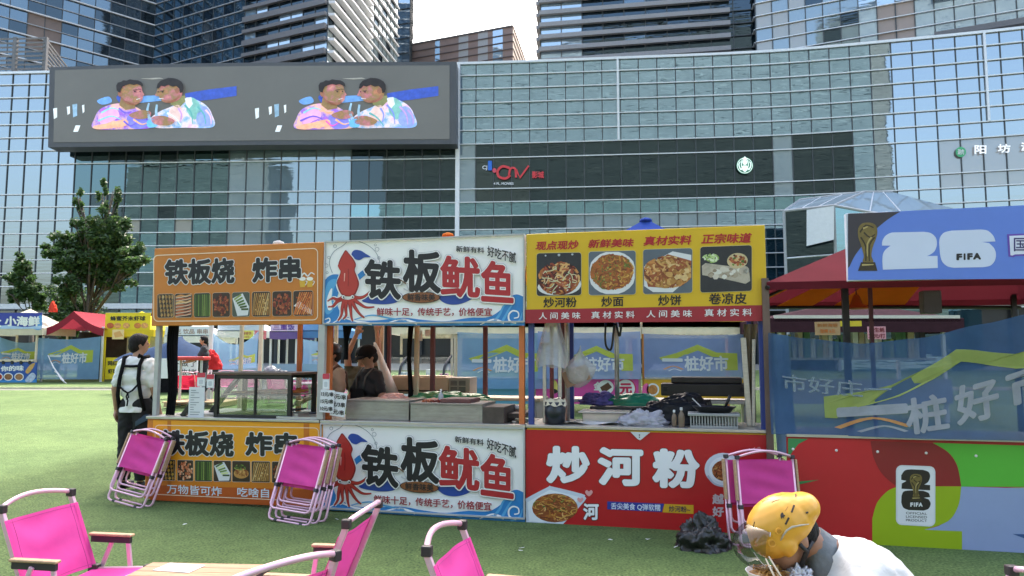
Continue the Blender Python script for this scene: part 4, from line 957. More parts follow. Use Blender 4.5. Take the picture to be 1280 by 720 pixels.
for (x0, y0), (x1, y1), (x2, y2), (x3, y3) in (((757, 404), (757, 430), (764, 436), (768, 404)), ((770, 404), (774, 420), (776, 412), (777, 404))):
    q = [rowuz(x, y, .5) for x, y in catmull([(x0, y0), (x1, y1), (x2, y2), (x3, y3)], 5, False)]; b.tube([(u - u03, .5, z) for u, z in q], .012, BLK, 6)
b.build('cable', t3, smooth=True)

# ----------------------------------------------------------------- 4: football stall at the right
FO = Vector((4.16, 6.18, 0)) - RD * 1.8
def frow(u, v, z=0): return roww(u, v, z, FO)
tF = thing('football_stall', 'football themed stall at the right edge with a maroon tent roof and blue numbered sign', 'stall', FO, ROW_A)
fpx = lambda x, y, L=0, vb=0: (lambda q: (q[0], vb - .0035 - .0011 * L, q[1]))(rowuz(x, y, 0, FO))
ulF = rowuz(985, 600, 0, FO)[0]; usF = rowuz(1057, 300, 0, FO)[0]; UR = ulF + 2.9
SIGNB = prn('#6484d8', var=.03)
b = MB(); b.box(usF, UR, -.04, .03, 2.245, 2.845, prn('#d8dce4')); sgF = b.build('sign_board', tF, bevel=.005)
ZS = zoomed(lambda x, y, L: fpx(x, y, L, -.041), 1060, 255, 5.818)
A = Art(ZS); A.P([(-8, 78), (1640, -2), (1640, 545), (-8, 556)], SIGNB, 0); A.P(catmull([(372, 62), (330, 86), (270, 126), (200, 184), (150, 236), (90, 316), (40, 384), (4, 458)], 4, False) + [(-8, 470), (-8, 76)], prn('#3c3840', var=.05), 1); A.build('printed_background', sgF)
WF = prn('#d2daf0', var=.02)
A = Art(ZS)
A.P(catmull([(238, 308), (240, 276), (262, 238), (300, 216), (340, 212)], 4, False) + catmull([(540, 208), (590, 218), (626, 252), (634, 300), (618, 346), (590, 370), (562, 384)], 4, False) + [(638, 382), (640, 470), (244, 482)] + catmull([(240, 420), (244, 372), (262, 338), (300, 308)], 4, False), WF, 2)
A.P(catmull([(650, 290), (656, 250), (686, 214), (740, 200)], 4, False) + catmull([(950, 192), (1000, 200), (1040, 236), (1056, 278)], 4, False) + [(960, 282)] + catmull([(1010, 290), (1046, 326), (1060, 372), (1050, 420), (1020, 452), (970, 464)], 4, False) + catmull([(760, 468), (710, 458), (672, 424), (656, 370)], 4, False), WF, 2)
A.build('numeral', sgF)
A = Art(ZS); [A.T(c_, x0, x1, 366 - k_ * 1.6, 414 - k_ * 1.6, prn('#26262a'), 3, slope=-1, bold=.07) for k_, (c_, x0, x1) in enumerate((('F', 774, 816), ('I', 826, 840), ('F', 852, 892), ('A', 894, 952)))]; A.build('lettering', sgF)
def trophy(A, fn0, cx, top, w, h, L):
    GO, GD, GL = prn('#7a6838', var=.2, vs=30), prn('#3a3020', var=.2, vs=30), prn('#b8a468')
    f = lambda a, b_: (cx + a * w, top + b_ * h)
    out = [(-.5, .16), (-.42, .06), (-.2, 0), (.2, 0), (.44, .07), (.5, .2), (.42, .34), (.3, .46), (.22, .58), (.2, .7), (.28, .82), (-.24, .82), (-.2, .7), (-.28, .56), (-.36, .44), (-.48, .3)]
    A.P([f(*p) for p in catmull(out, 4)], GO, L); A.P([f(*p) for p in ((-.34, .82), (.38, .82), (.5, 1), (-.5, 1))], GD, L)
    A.E(*f(-.02, .17), w * .4, h * .15, GO, L + 1); 
    for q in ([(-.4, .2), (-.1, .05), (.3, .1)], [(-.36, .3), (-.1, .5), (-.1, .8)], [(.36, .3), (.1, .46), (.08, .8)], [(-.2, .2), (.1, .3), (.38, .24)]): A.S([f(*p) for p in q], w * .09, w * .06, GD, L + 2, 3)
    for q in ([(-.24, .12), (0, .08)], [(.2, .3), (-.02, .44), (-.02, .7)], [(-.3, .88), (.3, .87)]): A.S([f(*p) for p in q], w * .1, w * .05, GL, L + 3, 2)
A = Art(ZS); trophy(A, ZS, 134, 144, 140, 346, 3); A.build('trophy_picture', sgF)
A = Art(ZS); PUR = prn('#6a4ab0')
A.P([(1140, 226), (1640, 206), (1640, 372), (1200, 384), (1190, 392), (1150, 388)], PUR, 2); A.P([(1156, 238), (1640, 218), (1640, 358), (1196, 372), (1180, 380), (1164, 378)], prn('#dfe2f4'), 3); A.T('国际', 1188, 1400, 252, 350, prn('#3c3470'), 4, bold=.01); A.build('lettering', sgF)
# counter panel
b = MB(); b.box(ulF, UR, .004, .05, .01, .885, prn('#b81f26')); pnF = b.build('counter_panel', tF, bevel=.004)
ZP = zoomed(lambda x, y, L: fpx(x, y, L, .003), 860, 540, 3.048)
A = Art(ZP); cR, cD, cG, cL, cV = prn('#c0242c', var=.04), prn('#8e2428', var=.04), prn('#5cb83c', var=.03), prn('#9cb41c', var=.03), prn('#96a4cc', var=.03)
A.P([(381, 23), (1900, 70), (1900, 485), (381, 418)], cR, 0)
A.P([(381, 24), (458, 26), (420, 46), (396, 78), (381, 100)], prn('#3c8a50'), 1); A.P([(400, 190), (500, 182), (440, 196), (400, 204)], prn('#3c8a50'), 1)
A.P([(695, 34)] + [(930, 42)] + catmull([(930, 42), (990, 78), (1025, 130), (1040, 206)], 5, False) + [(792, 206)] + catmull([(792, 206), (740, 160), (708, 100), (695, 34)], 5, False), cD, 1)
A.P([(932, 41), (1900, 70), (1900, 212), (1041, 208)] + catmull([(1041, 208), (1026, 130), (992, 78), (932, 41)], 5, False), cG, 1.2)
A.P([(1041, 208), (1230, 213), (1900, 236), (1900, 485), (1044, 456), (1044, 378), (900, 372)] + catmull([(900, 372), (970, 350), (1025, 290), (1041, 208)], 5, False), cV, 1.2)
A.P(catmull([(702, 330), (720, 270), (760, 225), (800, 207)], 5, False) + [(1041, 207)] + catmull([(1041, 207), (1030, 280), (990, 340), (900, 372)], 5, False) + [(1044, 378), (1044, 456), (702, 430)], cL, 1.4)
A.P([(1236, 388), (1900, 405), (1900, 440), (1290, 408)], prn('#3c5a90'), 2); A.P([(1215, 212), (1900, 205), (1900, 236)], prn('#8fd0a8'), 2); A.build('printed_background', pnF)
b = MB()
for x, y in ((400, 65), (565, 70), (722, 75), (907, 80), (1097, 91)):
    p = ZP(x, y, 3); b.lathe([(.012, 0), (.010, .004), (.004, .006)], prn('#e8e4e0'), (0, 0, 0), 12)
    m_ = len(b.v) - 36
    for k_ in range(m_, len(b.v)): vx, vy, vz = b.v[k_]; b.v[k_] = (p[0] + vx, p[1] - vz, p[2] + vy)
b.build('button', pnF)
A = Art(ZP); A.Q(792, 942, 126, 130, 354, 360, 22, prn('#dcdce0'), 2.4); A.Q(798, 936, 132, 136, 348, 354, 18, prn('#e6e6ea'), 2.6)
bk = prn('#2a2422')
A.P([(812, 182)] + catmull([(812, 165), (826, 146), (850, 142)], 4, False) + catmull([(895, 144), (916, 152), (922, 170), (914, 190), (900, 200)], 4, False) + [(922, 202), (922, 222), (813, 216), (814, 196), (832, 186)], bk, 3)
A.P(catmull([(813, 244), (822, 226), (850, 222)], 4, False) + catmull([(896, 224), (916, 232), (922, 248)], 4, False) + [(898, 250)] + catmull([(916, 256), (924, 272), (916, 292), (896, 299)], 4, False) + catmull([(840, 297), (820, 288), (812, 268)], 4, False), bk, 3)
[A.T(c_, x0, x1, 268, 284, prn('#e8e8ea'), 5, bold=.06) for c_, x0, x1 in (('F', 846, 857), ('I', 859.5, 863.5), ('F', 866.5, 877), ('A', 877.5, 893))]; GOLD = prn('#b8983c', var=.2, vs=40)
A.build('sticker', pnF)
A = Art(ZP); trophy(A, ZP, 868, 160, 46, 104, 4); A.build('trophy_picture', pnF)
A = Art(ZP)
for i, tx in enumerate(('OFFICIAL', 'LICENSED', 'PRODUCT')): A.T(tx, 830, 910, 305 + i * 13.5, 314 + i * 13.5, bk, 4, slope=3, bold=.0)
A.build('lettering', pnF)
b = MB(); b.box(ulF, UR, -.01, .7, .887, .91, STEEL); b.build('countertop', tF)
MAR = mat('maroon tent cloth', (.135, .018, .028), rough=.9, var=.12, vs=3, trl=.25); ORC = mat('orange glow tent lining', (.92, .32, .04), rough=.8, var=.1, trl=.6); DKC = mat('dark tent cloth', (.045, .018, .025), rough=.85, var=.15)
c = MB(); el, er, ev0, ev1, ez, az = ulF - .12, UR + .1, .06, 2.9, 2.26, 2.93
ap0, ap1 = Vector((ulF + 1.3, 1.45, az)), Vector((UR - .6, 1.45, az))
q = [Vector((el, ev0, ez)), Vector((er, ev0, ez)), Vector((er, ev1, ez)), Vector((el, ev1, ez))]
for vs in ([q[0], q[1], ap1, ap0], [q[1], q[2], ap1], [q[2], q[3], ap0, ap1], [q[3], q[0], ap0]): c.add(vs, [tuple(range(len(vs)))], MAR)
for i in range(4):
    a, e = q[i], q[(i + 1) % 4]; n = 16
    for j in range(n):
        p, r = a.lerp(e, j / n), a.lerp(e, (j + 1) / n); dz = Vector((0, 0, -.07)); c.add([p, r, r + dz, p + dz], [(0, 1, 2, 3)], MAR)
c.build('canopy', tF)
c = MB(); dn = Vector((0, 0, -.05))
for a0_, a1_ in ((.12, .26), (.34, .60)): c.add([q[3].lerp(q[2], a0_) + dn, q[3].lerp(q[2], a1_) + dn, ap0 + dn * 3 + Vector((a1_, 0, 0)), ap0 + dn * 3 + Vector((a0_, 0, 0))], [(0, 1, 2, 3)], ORC)
c.add([q[3].lerp(q[0], .25) + dn + Vector((.12, 0, 0)), q[3].lerp(q[0], .5) + dn + Vector((.12, 0, 0)), ap0 + dn * 4 - Vector((.1, 0, 0)), ap0 + dn * 4 - Vector((.2, 0, 0))], [(0, 1, 2, 3)], ORC)
c.build('lining', tF)  # orange lining strips, colour brightened for light glowing through the roof
for u, v, w in ((ulF + .72, 1.0, .06), (ulF + .93, .9, .035), (UR - .1, .1, .06), (ulF - .05, 2.8, .05), (UR, 2.8, .05)): b = MB(); b.box(u - w / 2, u + w / 2, v, v + w, 0, 2.4, BLK if w > .04 else MAROON); b.build('post', tF)
b = MB(); p_ = fpx(975, 470, 0); b.box(ulF - .16, ulF - .10, .08, .14, 0, 2.3, mat('brown post', (.14, .09, .07), var=.2)); b.build('post', tF)
b = MB()
for p, r in ((q[0], ap0), (q[3], ap0), (q[3], q[2])): b.tube([p + dn, r + dn * 2], .022, BLK, 6)
b.build('roof_pole', tF)
b = MB(); ux, zx = rowuz(1163, 376, .8, FO); b.box(ux - .06, ux + .10, .8, .95, zx - .12, zx + .10, mat('grey speaker box', (.13, .13, .13), rough=.6)); b.build('speaker_box', tF, bevel=.01)

# mesh banner hung across the stall front
MESH = mat('blue mesh cloth', (.06, .125, .26), rough=.8, var=.2, vs=3, alpha=.74, trl=.25)
MESHL = mat('blue mesh cloth light', (.22, .40, .62), rough=.8, var=.10, vs=3, alpha=.72, trl=.3)
LIME = mat('lime banner print', (.50, .55, .06), rough=.8, var=.08, alpha=.85, trl=.3); BWH = mat('white banner print', (.72, .74, .74), rough=.8, var=.05, alpha=.88, trl=.3); BOR = mat('orange banner print', (.62, .28, .08), rough=.8, alpha=.75)
def banner(name, label, origin, rz, topf, botf, w, sag, logo, cloth, group, folds=7, art=None):
    """cloth w wide: topf(a)/botf(a) give the edge heights, sag the fold depth; logo = (a0, a1, b0, b1) box of the printed house and words"""
    o = thing(name, label, 'banner', origin, rz, group)
    def S(a, b_, off=0):
        z = topf(a) + (botf(a) - topf(a)) * b_
        y = sag * (math.sin(a * folds + 1.3 * b_) * .4 + math.sin(a * folds * 2.3 - 2 * b_ + 1) * .25 + .5 * math.sin(3.0 * b_ + a * 2)) - off
        return (a * w, y, z)
    b = MB(); b.grid(lambda i, j: S(i, j), 60, 24, cloth); b.build('cloth', o, smooth=True)
    a0, a1, b0, b1 = logo
    def fn(x, y, L): return S(a0 + (a1 - a0) * x, b0 + (b1 - b0) * y, .006 + .002 * L)
    if art: art(fn, o); return o
    A = Art(fn)
    def dens(pts, n=10): return [tuple(p + (r - p) * k / n for p, r in zip(a, c)) for a, c in zip(pts, pts[1:] + pts[:1]) for k in range(n)]
    A.P(dens([(0, .50), (.22, .32), (.50, .0), (.74, .30), (1, .34), (1, .95), (.84, .95), (.84, .50), (.68, .46), (.5, .22), (.24, .50), (.06, .64)], 6), LIME, 1)
    A.T('一', .04, .30, .52, .64, BWH, 2, bold=.02); A.T('桩好市', .32, .88, .42, .98, BWH, 2, bold=.03)
    A.S([(.06, .92), (.18, .80), (.30, .92)], .035, .035, BOR, 1, 3); A.S([(.12, .98), (.19, .90), (.28, .98)], .02, .02, BWH, 1, 3)
    A.build('banner_print', o); return o
GRB = 'blue mesh market banners with house logo'
u0b, w_b = rowuz(962, 480, 0, FO)[0], 2.75
_tp = [(0, 1.80), (.11, 1.75), (.28, 1.70), (.46, 1.75), (.62, 1.86), (.76, 1.95), (.9, 2.08), (1, 2.16)]
def lerpf(tab):
    def f(a):
        for (x0, y0), (x1, y1) in zip(tab, tab[1:]):
            if a <= x1: t = (a - x0) / (x1 - x0); t = t * t * (3 - 2 * t) * .5 + t * .5; return y0 + (y1 - y0) * t
        return tab[-1][1]
    return f
def fifa_art(fn, o):
    A = Art(fn); dens = lambda pts, n=8: [tuple(p + (r - p) * k / n for p, r in zip(a, c)) for a, c in zip(pts, pts[1:] + pts[:1]) for k in range(n)]
    A.P(dens([(.165, .60), (.36, .46), (.55, .18), (.70, .30), (.86, .24), (.92, .62), (.82, .62), (.80, .44), (.70, .42), (.56, .30), (.38, .58), (.23, .72), (.20, .82), (.165, .82)]), mat('dull lime banner print', (.30, .36, .07), rough=.8, var=.1, alpha=.75), 1)
    GWH = mat('grey white banner print', (.33, .35, .38), rough=.8, var=.15, vs=5, alpha=.75)
    A.T('一', .20, .40, .68, .78, GWH, 2, slope=-.06, bold=.02); A.T('桩', .39, .51, .58, .94, GWH, 2, slope=-.06, bold=.03); A.T('好', .53, .65, .49, .84, GWH, 2, slope=-.08, bold=.03); A.T('市', .67, .82, .36, .72, GWH, 2, slope=-.1, bold=.03)
    A.S([(.20, .92), (.30, .80), (.40, .88)], .022, .022, BOR, 1, 4); A.S([(.26, .95), (.33, .88), (.39, .93)], .016, .016, GWH, 1, 4)
    A.T('市好庄一', .04, .36, .40, .58, mat('banner back print', (.30, .38, .45), alpha=.3, var=.05), 1, slope=.03, bold=.02); A.build('banner_print', o)
banner('mesh_banner', 'large sagging blue mesh banner tied across the football stall, at the right edge', frow(u0b, -.03), ROW_A, lerpf(_tp), lambda a: .905, w_b, .085, (0, 1, 0, 1), MESH, GRB, 6, fifa_art)
# pale blue side curtain with a corner tie left of it
b = MB(); ua = rowuz(962, 470, .1, FO)[0]
b.grid(lambda a, c_: (ua + .17 * a + .05 * (1 - c_), .12 + .02 * math.sin(a * 8 + c_ * 2), .70 + 1.08 * c_), 10, 10, mat('pale blue curtain', (.25, .42, .60), rough=.8, var=.1, trl=.2)); b.build('curtain', tF, smooth=True)
# ================================================================= THINGS ON THE COUNTERS
def rp(x, y, v): u, z = rowuz(x, y, v); return u, z
CT = .926                                          # counter height
# glass display case of the skewer stall
v0 = .06; ua, _ = rp(268, 480, v0); ub, _ = rp(364, 480, v0); zt = rp(316, 468, v0)[1]
o = rowthing('display_case', 'black framed glass food case with brown top on the skewer counter', 'display case', ua, v0, CT)
W, D, H = ub - ua, .52, zt - CT; b = MB(); s = .045
for x in (0, W - s): 
    for y in (0, D): b.box(x, x + s, y, y + s, 0, H, BLK)
b.box(W * .52, W * .52 + .025, .005, .03, 0, H - .02, BLK); b.box(0, W, .002, .04, H - .05, H - .008, BLK); b.box(0, W, D + .005, D + .043, H - .05, H - .008, BLK); b.box(0, W, .006, .04, .0, .03, BLK)
b.bar((-.40, .02, 0), (-.02, .02, H - .02), .05, .05, BLK); b.bar((-.40, D, 0), (-.02, D, H - .02), .05, .05, BLK); b.bar((-.05, .02, H - .03), (0, .02, H - .03), .04, .05, BLK)
b.build('frame', o, bevel=.004)
b = MB(); b.box(-.03, W + .01, -.012, D + .06, H - .006, H + .022, mat('brown case top', (.115, .075, .055), rough=.35, var=.15, vs=4)); b.build('top', o, bevel=.005)
b = MB(); b.box(.05, W - .05, .02, .024, .03, H - .05, CLEAR); b.box(.05, W - .05, D + .02, D + .024, .03, H - .05, CLEAR); b.add([(-.37, .06, .03), (-.03, .06, H - .06), (-.03, D - .03, H - .06), (-.37, D - .03, .03)], [(0, 1, 2, 3)], CLEAR); b.build('pane', o)
b = MB(); b.box(.05, W - .05, .08, D - .02, H * .50, H * .50 + .012, STEELD); b.build('shelf', o)
b = MB(); b.box(.0, W - .05, .06, D - .02, .02, .035, mat('dark tray', (.10, .06, .04), rough=.5, var=.3, vs=6)); b.build('tray', o)
b = MB()
for i in range(16):
    x = .12 + rnd.random() * (W - .3); b.tube([(x, .12, H * .50 + .03), (x + .22, .3 + rnd.uniform(-.05, .05), H * .50 + .035 + .01 * (i % 3))], .013, rnd.choice([NT[1], NT[3], NB[1]]), 6)
b.build('skewer', o)
def card(name, label, x0, x1, y0, y1, v, m, draw=None, group=None, th=.004, cat='card', tilt=0):
    u0_, z0_ = rp(x0, y1, v); u1_, z1_ = rp(x1, y0, v)
    o = rowthing(name, label, cat, u0_, v, z0_, group); o.rotation_euler = (0, tilt, ROW_A)
    b = MB(); b.box(0, u1_ - u0_, 0, th, 0, z1_ - z0_, m); b.build('sheet', o)
    if draw:
        A = Art(lambda x, y, L: ((u1_ - u0_) * x, -.0015 - .001 * L, (z1_ - z0_) * (1 - y))); draw(A); A.build('lettering', o)
    return o
PAPER = mat('white paper', (.74, .75, .77), rough=.6, var=.04); PKC = prn('#d8808c'); TXG = prn('#7a808c')
def menu_lines(A):
    for i in range(11): A.S([(.12, .1 + .075 * i), (.3 + rnd.random() * .5, .1 + .075 * i)], .018, .018, TXG, 1, 0)
card('menu_sheet', 'white handwritten menu sheet at the left end of the skewer counter', 235, 256, 484, 524, .03, PAPER, menu_lines)
def paycard(A):
    A.Q(.0, 1, 0, 0, .34, .34, .02, prn('#c83c50'), 1); A.Q(.12, .88, .42, .42, .92, .92, .04, prn('#eceef0'), 1); A.Q(.25, .75, .5, .5, .84, .84, .04, prn('#c8ccd2'), 2)
card('payment_card', 'small red and white card clipped left on the glass case', 246, 257, 466, 483, .05, PAPER, paycard); card('payment_card', 'small red and white card clipped beside the case corner, second from left', 258, 268, 468, 485, .04, PAPER, paycard)
card('payment_card', 'red topped white card on the post between skewer and squid stalls', 403, 412, 467, 487, -.035, PAPER, paycard)
def prices(rows):
    def f(A):
        for i, tx in enumerate(rows): A.T(tx, .06, .94, .08 + .32 * i, .29 + .32 * i, INK, 1, bold=.03)
    return f
card('price_board', 'white price card on the grey post, the left one in front', 399, 417, 487, 515, -.05, PAPER, prices(('15元/串', '15元/串', '10元/串')), tilt=.05)
card('price_board', 'white price card tilted behind the other on the grey post', 412, 431, 489, 519, -.03, PAPER, prices(('5元/串', '元/3串', '5元/串')), tilt=.12)
# trays at the right end of the skewer counter
for i, (x0, x1, y, v, lb) in enumerate(((325, 372, 522, .10, 'steel griddle tray at the front of the skewer counter'), (345, 396, 527, .02, 'thin grey tray overlapping the griddle tray, by the post'))):
    ua, _ = rp(x0, y, v); ub, _ = rp(x1, y, v); o = rowthing('griddle_tray', lb, 'tray', ua, v, CT); w = ub - ua; b = MB()
    h = .05 if i == 0 else .025
    b.box(0, w, 0, .3, 0, .012, STEEL); b.box(0, w, 0, .012, .012, h, STEEL); b.box(0, w, .288, .3, .012, h, STEEL); b.box(0, .012, .012, .288, .012, h, STEEL); b.box(w - .012, w, .012, .288, .012, h, STEEL); b.build('tray', o, bevel=.003)
    b = MB(); b.tube([(w * .7, .1, h + .03), (w + .04, .1, h + .05)], .01, BLK, 8); b.build('handle', o)
b = MB(); b.add([(-.9, .25, .002), (.75, .25, .002), (.75, 1.2, .002), (-.9, 1.2, .002)], [(0, 1, 2, 3)], mat('grey counter mat', (.30, .30, .31), rough=.5, var=.2, vs=3)); o = b.build('counter_mat', None, roww(u01, 0, .93), ROW_A); tag(o, 'grey mat covering the skewer stall work surface', 'mat')

# squid stall: two steel griddle boxes
STEELM = mat('dull steel', (.34, .33, .30), rough=.4, metal=.55, var=.2, vs=5, stretch=(1, 1, 6))
def steelbox(label, x0, x1, yt, v, d, panel=True):
    ua, _ = rp(x0, 520, v); ub, _ = rp(x1, 520, v); zt = rp((x0 + x1) / 2, yt, v)[1]; w, h = ub - ua, zt - CT
    o = rowthing('griddle', label, 'griddle', ua, v, CT); b = MB(); b.box(0, w, 0, d, 0, h - .02, STEELM); b.build('body', o, bevel=.004)
    b = MB(); b.box(-.004, w + .004, -.006, d + .006, h - .02, h, STEELD); b.build('top', o, bevel=.003)
    b = MB(); b.box(.03, w - .03, -.003, .0, .02, h * .52, STEELM); b.build('panel', o)
    b = MB()
    for x in (.06, w - .06): b.lathe([(.008, 0), (.006, .004)], STEELD, (x, -.006, h * .7), 8)
    b.build('bolt', o); return o, w, h
steelbox('long greasy steel griddle on the squid counter behind the price cards', 432, 511, 500, .14, .5)
oG, wG, hG = steelbox('steel fryer box with stepped front at the middle of the squid counter', 513, 603, 504, .05, .5)
b = MB(); b.box(wG, wG + .22, 0, .5, -.0, hG - .03, mat('dark box side', (.09, .07, .06), rough=.5, metal=.3, var=.3, vs=6)); b.build('side_box', oG, bevel=.004)  # darker block along the right side of the fryer box
b = MB()
for i in range(9): x = .1 + i * .055; b.tube([(x, .1, hG + .01), (x + .02, .4, hG + .015)], .016, rnd.choice([NR[0], NR[3], prn('#c8642a')]), 6)
b.build('skewer', oG)
b = MB(); b.box(.30, .62, .06, .42, hG, hG + .04, mat('dark red tray', (.13, .05, .045), rough=.5, var=.2)); b.build('tray', oG, bevel=.006)
def lump(name, label, cat, u, v, z, rx, ry, rz, m, seed=0, amp=.25, sc=2.2, seg=56, ped=0, sq=1.0):
    """crumpled bag or cloth: a dome pushed about by noise"""
    b = MB(); n1, n2 = seg, seg // 2
    def f(i, j):
        t = i * 2 * math.pi; p = j * math.pi / 2
        d = Vector((math.cos(t) * math.cos(p), math.sin(t) * math.cos(p), math.sin(p)))
        s_ = Vector((seed * 1.37, seed * .71, seed * .33))
        k = 1 + .8 * amp * mnoise.noise(d * sc * .8 + s_) - amp * .55 * abs(mnoise.noise(d * sc * 1.6 + s_ * 2)) * 1.6 + amp * .10 * mnoise.noise(d * sc * 4 + s_) + .3 * amp
        return (d.x * rx * k, d.y * ry * k, max(0, d.z) ** sq * rz * k)
    b.grid(f, n1, n2, m)
    b.poly([f(i / n1, 0) for i in range(n1)][::-1], m)
    o = b.build(name, None, roww(u, v, z), ROW_A, smooth=True); return tag(o, label, cat)
u_, z_ = rp(492, 499, .5); lump('food_bag', 'pink plastic bag of food beside the griddle', 'bag', u_, .5, CT + .16, .17, .12, .10, mat('pink bag', (.60, .32, .26), rough=.4, var=.25, vs=9), 3)
u_, z_ = rp(560, 498, .8); lump('green_cloth', 'crumpled green plastic sheet on the squid stall bench', 'cloth', u_, .85, z_ - .05, .48, .2, .11, mat('green plastic sheet', (.015, .20, .075), rough=.35, var=.25, vs=7), 5, .35, 3)
def bottle(label, x, y, v, h, m, cap):
    u_, z_ = rp(x, y, v); o = rowthing('bottle', label, 'bottle', u_, v, z_); r = h * .17
    b = MB(); b.lathe([(r * .9, 0), (r, h * .06), (r, h * .55), (r * .85, h * .68), (r * .38, h * .82), (r * .38, h * .9)], m, seg=14); b.build('body', o, smooth=True)
    b = MB(); b.lathe([(r * .44, h * .88), (r * .44, h), (r * .36, h + .004)], cap, seg=12); b.build('cap', o); return o
bottle('clear plastic water bottle standing on the fryer box', 551, 506, .3, .16, mat('bottle plastic', (.6, .65, .7), rough=.15, alpha=.6), WHT)
u_, z_ = rp(488, 492, 1.35); ub = rp(589, 492, 1.35)[0]; o = rowthing('grill_unit', 'beige box grill with a vented black end on the bench behind the squid stall', 'grill', u_, 1.3, z_); w = ub - u_; zt = rp(540, 471, 1.35)[1] - z_
b = MB(); b.box(0, w * .74, 0, .3, 0, zt, mat('beige enamel', (.44, .36, .27), rough=.45, var=.12, vs=4)); b.build('body', o, bevel=.02)
b = MB(); b.box(w * .745, w, -.01, .3, -.0, zt * .98, mat('grey enamel', (.27, .24, .21), rough=.5, var=.1)); b.build('end_box', o, bevel=.01)
b = MB()
for i in range(2):
    for j in range(2):
        for k_ in range(4): b.box(w * .77 + i * w * .1, w * .77 + i * w * .1 + w * .08, -.016, -.011, zt * (.18 + .36 * j) + k_ * zt * .07, zt * (.18 + .36 * j) + k_ * zt * .07 + zt * .035, BLK)
b.build('vent', o)
b = MB(); b.box(.02, w * .73, -.008, -.0, zt * .16, zt * .24, BLK); b.box(.03, w * .7, .02, .28, zt, zt + .012, CREAM); b.build('trim', o)
# back benches
BZ = rp(540, 494, 1.3)[1]
for (ua, ub, lb, m) in ((-1.6, .05, 'pale wooden bench board across the back of the squid stall', CREAM), (.2, 2.35, 'white bench board across the back of the noodle stall', mat('white bench', (.62, .58, .52), rough=.5, var=.1))):
    o = rowthing('bench', lb, 'bench', ua, 1.15, 0); b = MB(); b.box(0, ub - ua, 0, .5, BZ - .045, BZ - .012, m); b.build('board', o, bevel=.004)
    for x in (.05, ub - ua - .1): b = MB(); b.box(x, x + .05, .05, .45, 0, BZ - .046, GREYP); b.build('leg', o)
ua = rp(615, 520, .3)[0]; o = rowthing('griddle', 'dark flat iron plate with loose bowls at the right end of the squid counter', 'griddle', ua, .2, CT); b = MB(); b.box(0, .36, 0, .5, .04, .09, mat('burnt iron', (.05, .042, .04), rough=.55, metal=.4, var=.3)); b.build('plate', o, bevel=.006)
b = MB(); [b.box(x, x + .03, y, y + .03, 0, .04, BLK) for x in (.02, .31) for y in (.02, .45)]; b.build('foot', o)
for (dx, dv, dz, r, m, lb) in ((.2, .4, .09, .09, WHT, 'white paper bowl lying on the dark iron plate'), (.27, .12, -.0, .03, prn('#d8d4cc'), 'small paper cup in front of the dark iron plate')):
    o = rowthing('bowl', lb, 'bowl', ua + dx, .2 + dv - (.16 if dz < .01 else 0), CT + dz); b = MB(); b.lathe([(r * .6, 0), (r, r * .6), (r * .96, r * .6), (r * .56, .01)], m, seg=18); b.build('bowl', o, smooth=True)
for i, (px, m, lb) in enumerate(((598, RED_L, 'red clothes peg on the squid counter edge'), )): pass
# noodle stall
u_, z_ = rp(693, 528, .1); o = rowthing('bucket', 'black bucket with crumpled cream liner on the noodle counter', 'bucket', u_, .14, CT); r = .105; h = rp(693, 502, .14)[1] - CT
b = MB(); b.lathe([(r * .94, 0), (r, h), (r * .94, h), (r * .88, .02)], mat('navy bucket', (.012, .016, .022), rough=.35), seg=24); b.build('tub', o, smooth=True)
b = MB(); b.grid(lambda a, c_: (math.cos(a * 6.2832) * (r * (1.05 - .15 * c_) + .006 * math.sin(a * 60)), math.sin(a * 6.2832) * (r * (1.05 - .15 * c_) + .006 * math.sin(a * 60)), h - .035 + .06 * c_ + .008 * math.sin(a * 38)), 72, 4, mat('cream liner', (.66, .58, .44), rough=.7, var=.1)); b.build('liner', o)
# steel U stand with clear bag
ua, za = rp(679, 530, .2); ub, zb = rp(699, 428, .2); o = rowthing('steel_stand', 'upright steel bracket with a clear bag pulled over it, on the noodle counter', 'stand', ua, .24, CT); w = ub - ua; h = zb - CT
b = MB(); b.box(-.012, .022, 0, .03, 0, h, STEEL); b.box(w - .02, w + .014, 0, .03, .25, h, STEEL); b.box(-.03, w + .03, -.004, .034, h - .03, h, STEELD); b.build('bracket', o, bevel=.003)
b = MB(); b.grid(lambda a, c_: ((w / 2) + math.cos(a * 6.2832) * (.06 + .10 * min(1, c_ * 1.3) + .012 * math.sin(a * 31)), .02 + math.sin(a * 6.2832) * (.05 + .05 * c_), h + .22 - .46 * c_ + .02 * math.sin(a * 19) * c_), 48, 10, FILM); b.build('clear_bag', o, smooth=True)
# hanging plastic bag with a brown box
ut, ztp = rp(726, 432, .5); o = rowthing('hanging_bag', 'clear plastic bag with a brown carton hanging from a roof pipe in the noodle stall', 'bag', ut, .4, rp(726, 484, .5)[1]); h = ztp - rp(726, 484, .5)[1]
b = MB(); b.grid(lambda a, c_: (math.cos(a * 6.2832) * (.165 * math.sin(min(1, c_ * 2.0 + .02) * 1.57) ** .5 if c_ < .5 else .165 * (1 - (c_ - .5) / .5) ** 1.9 + .005) * (1 + .06 * math.sin(a * 40)) - .02 + .03 * c_, math.sin(a * 6.2832) * .10 * (1 if c_ < .5 else 1 - (c_ - .5) * 1.9) * min(1, c_ * 5 + .2), h * c_), 48, 16, FILM); b.build('bag', o, smooth=True)
b = MB(); R3 = Euler((0, -.38, 0)).to_matrix(); bx = MB(); bx.box(-.12, .14, -.06, .06, .0, .16, mat('brown carton', (.36, .21, .13), rough=.7, var=.1)); bx.v = [tuple(R3 @ Vector(p) + Vector((-.01, 0, .04))) for p in bx.v]; bx.build('carton', o, bevel=.004)
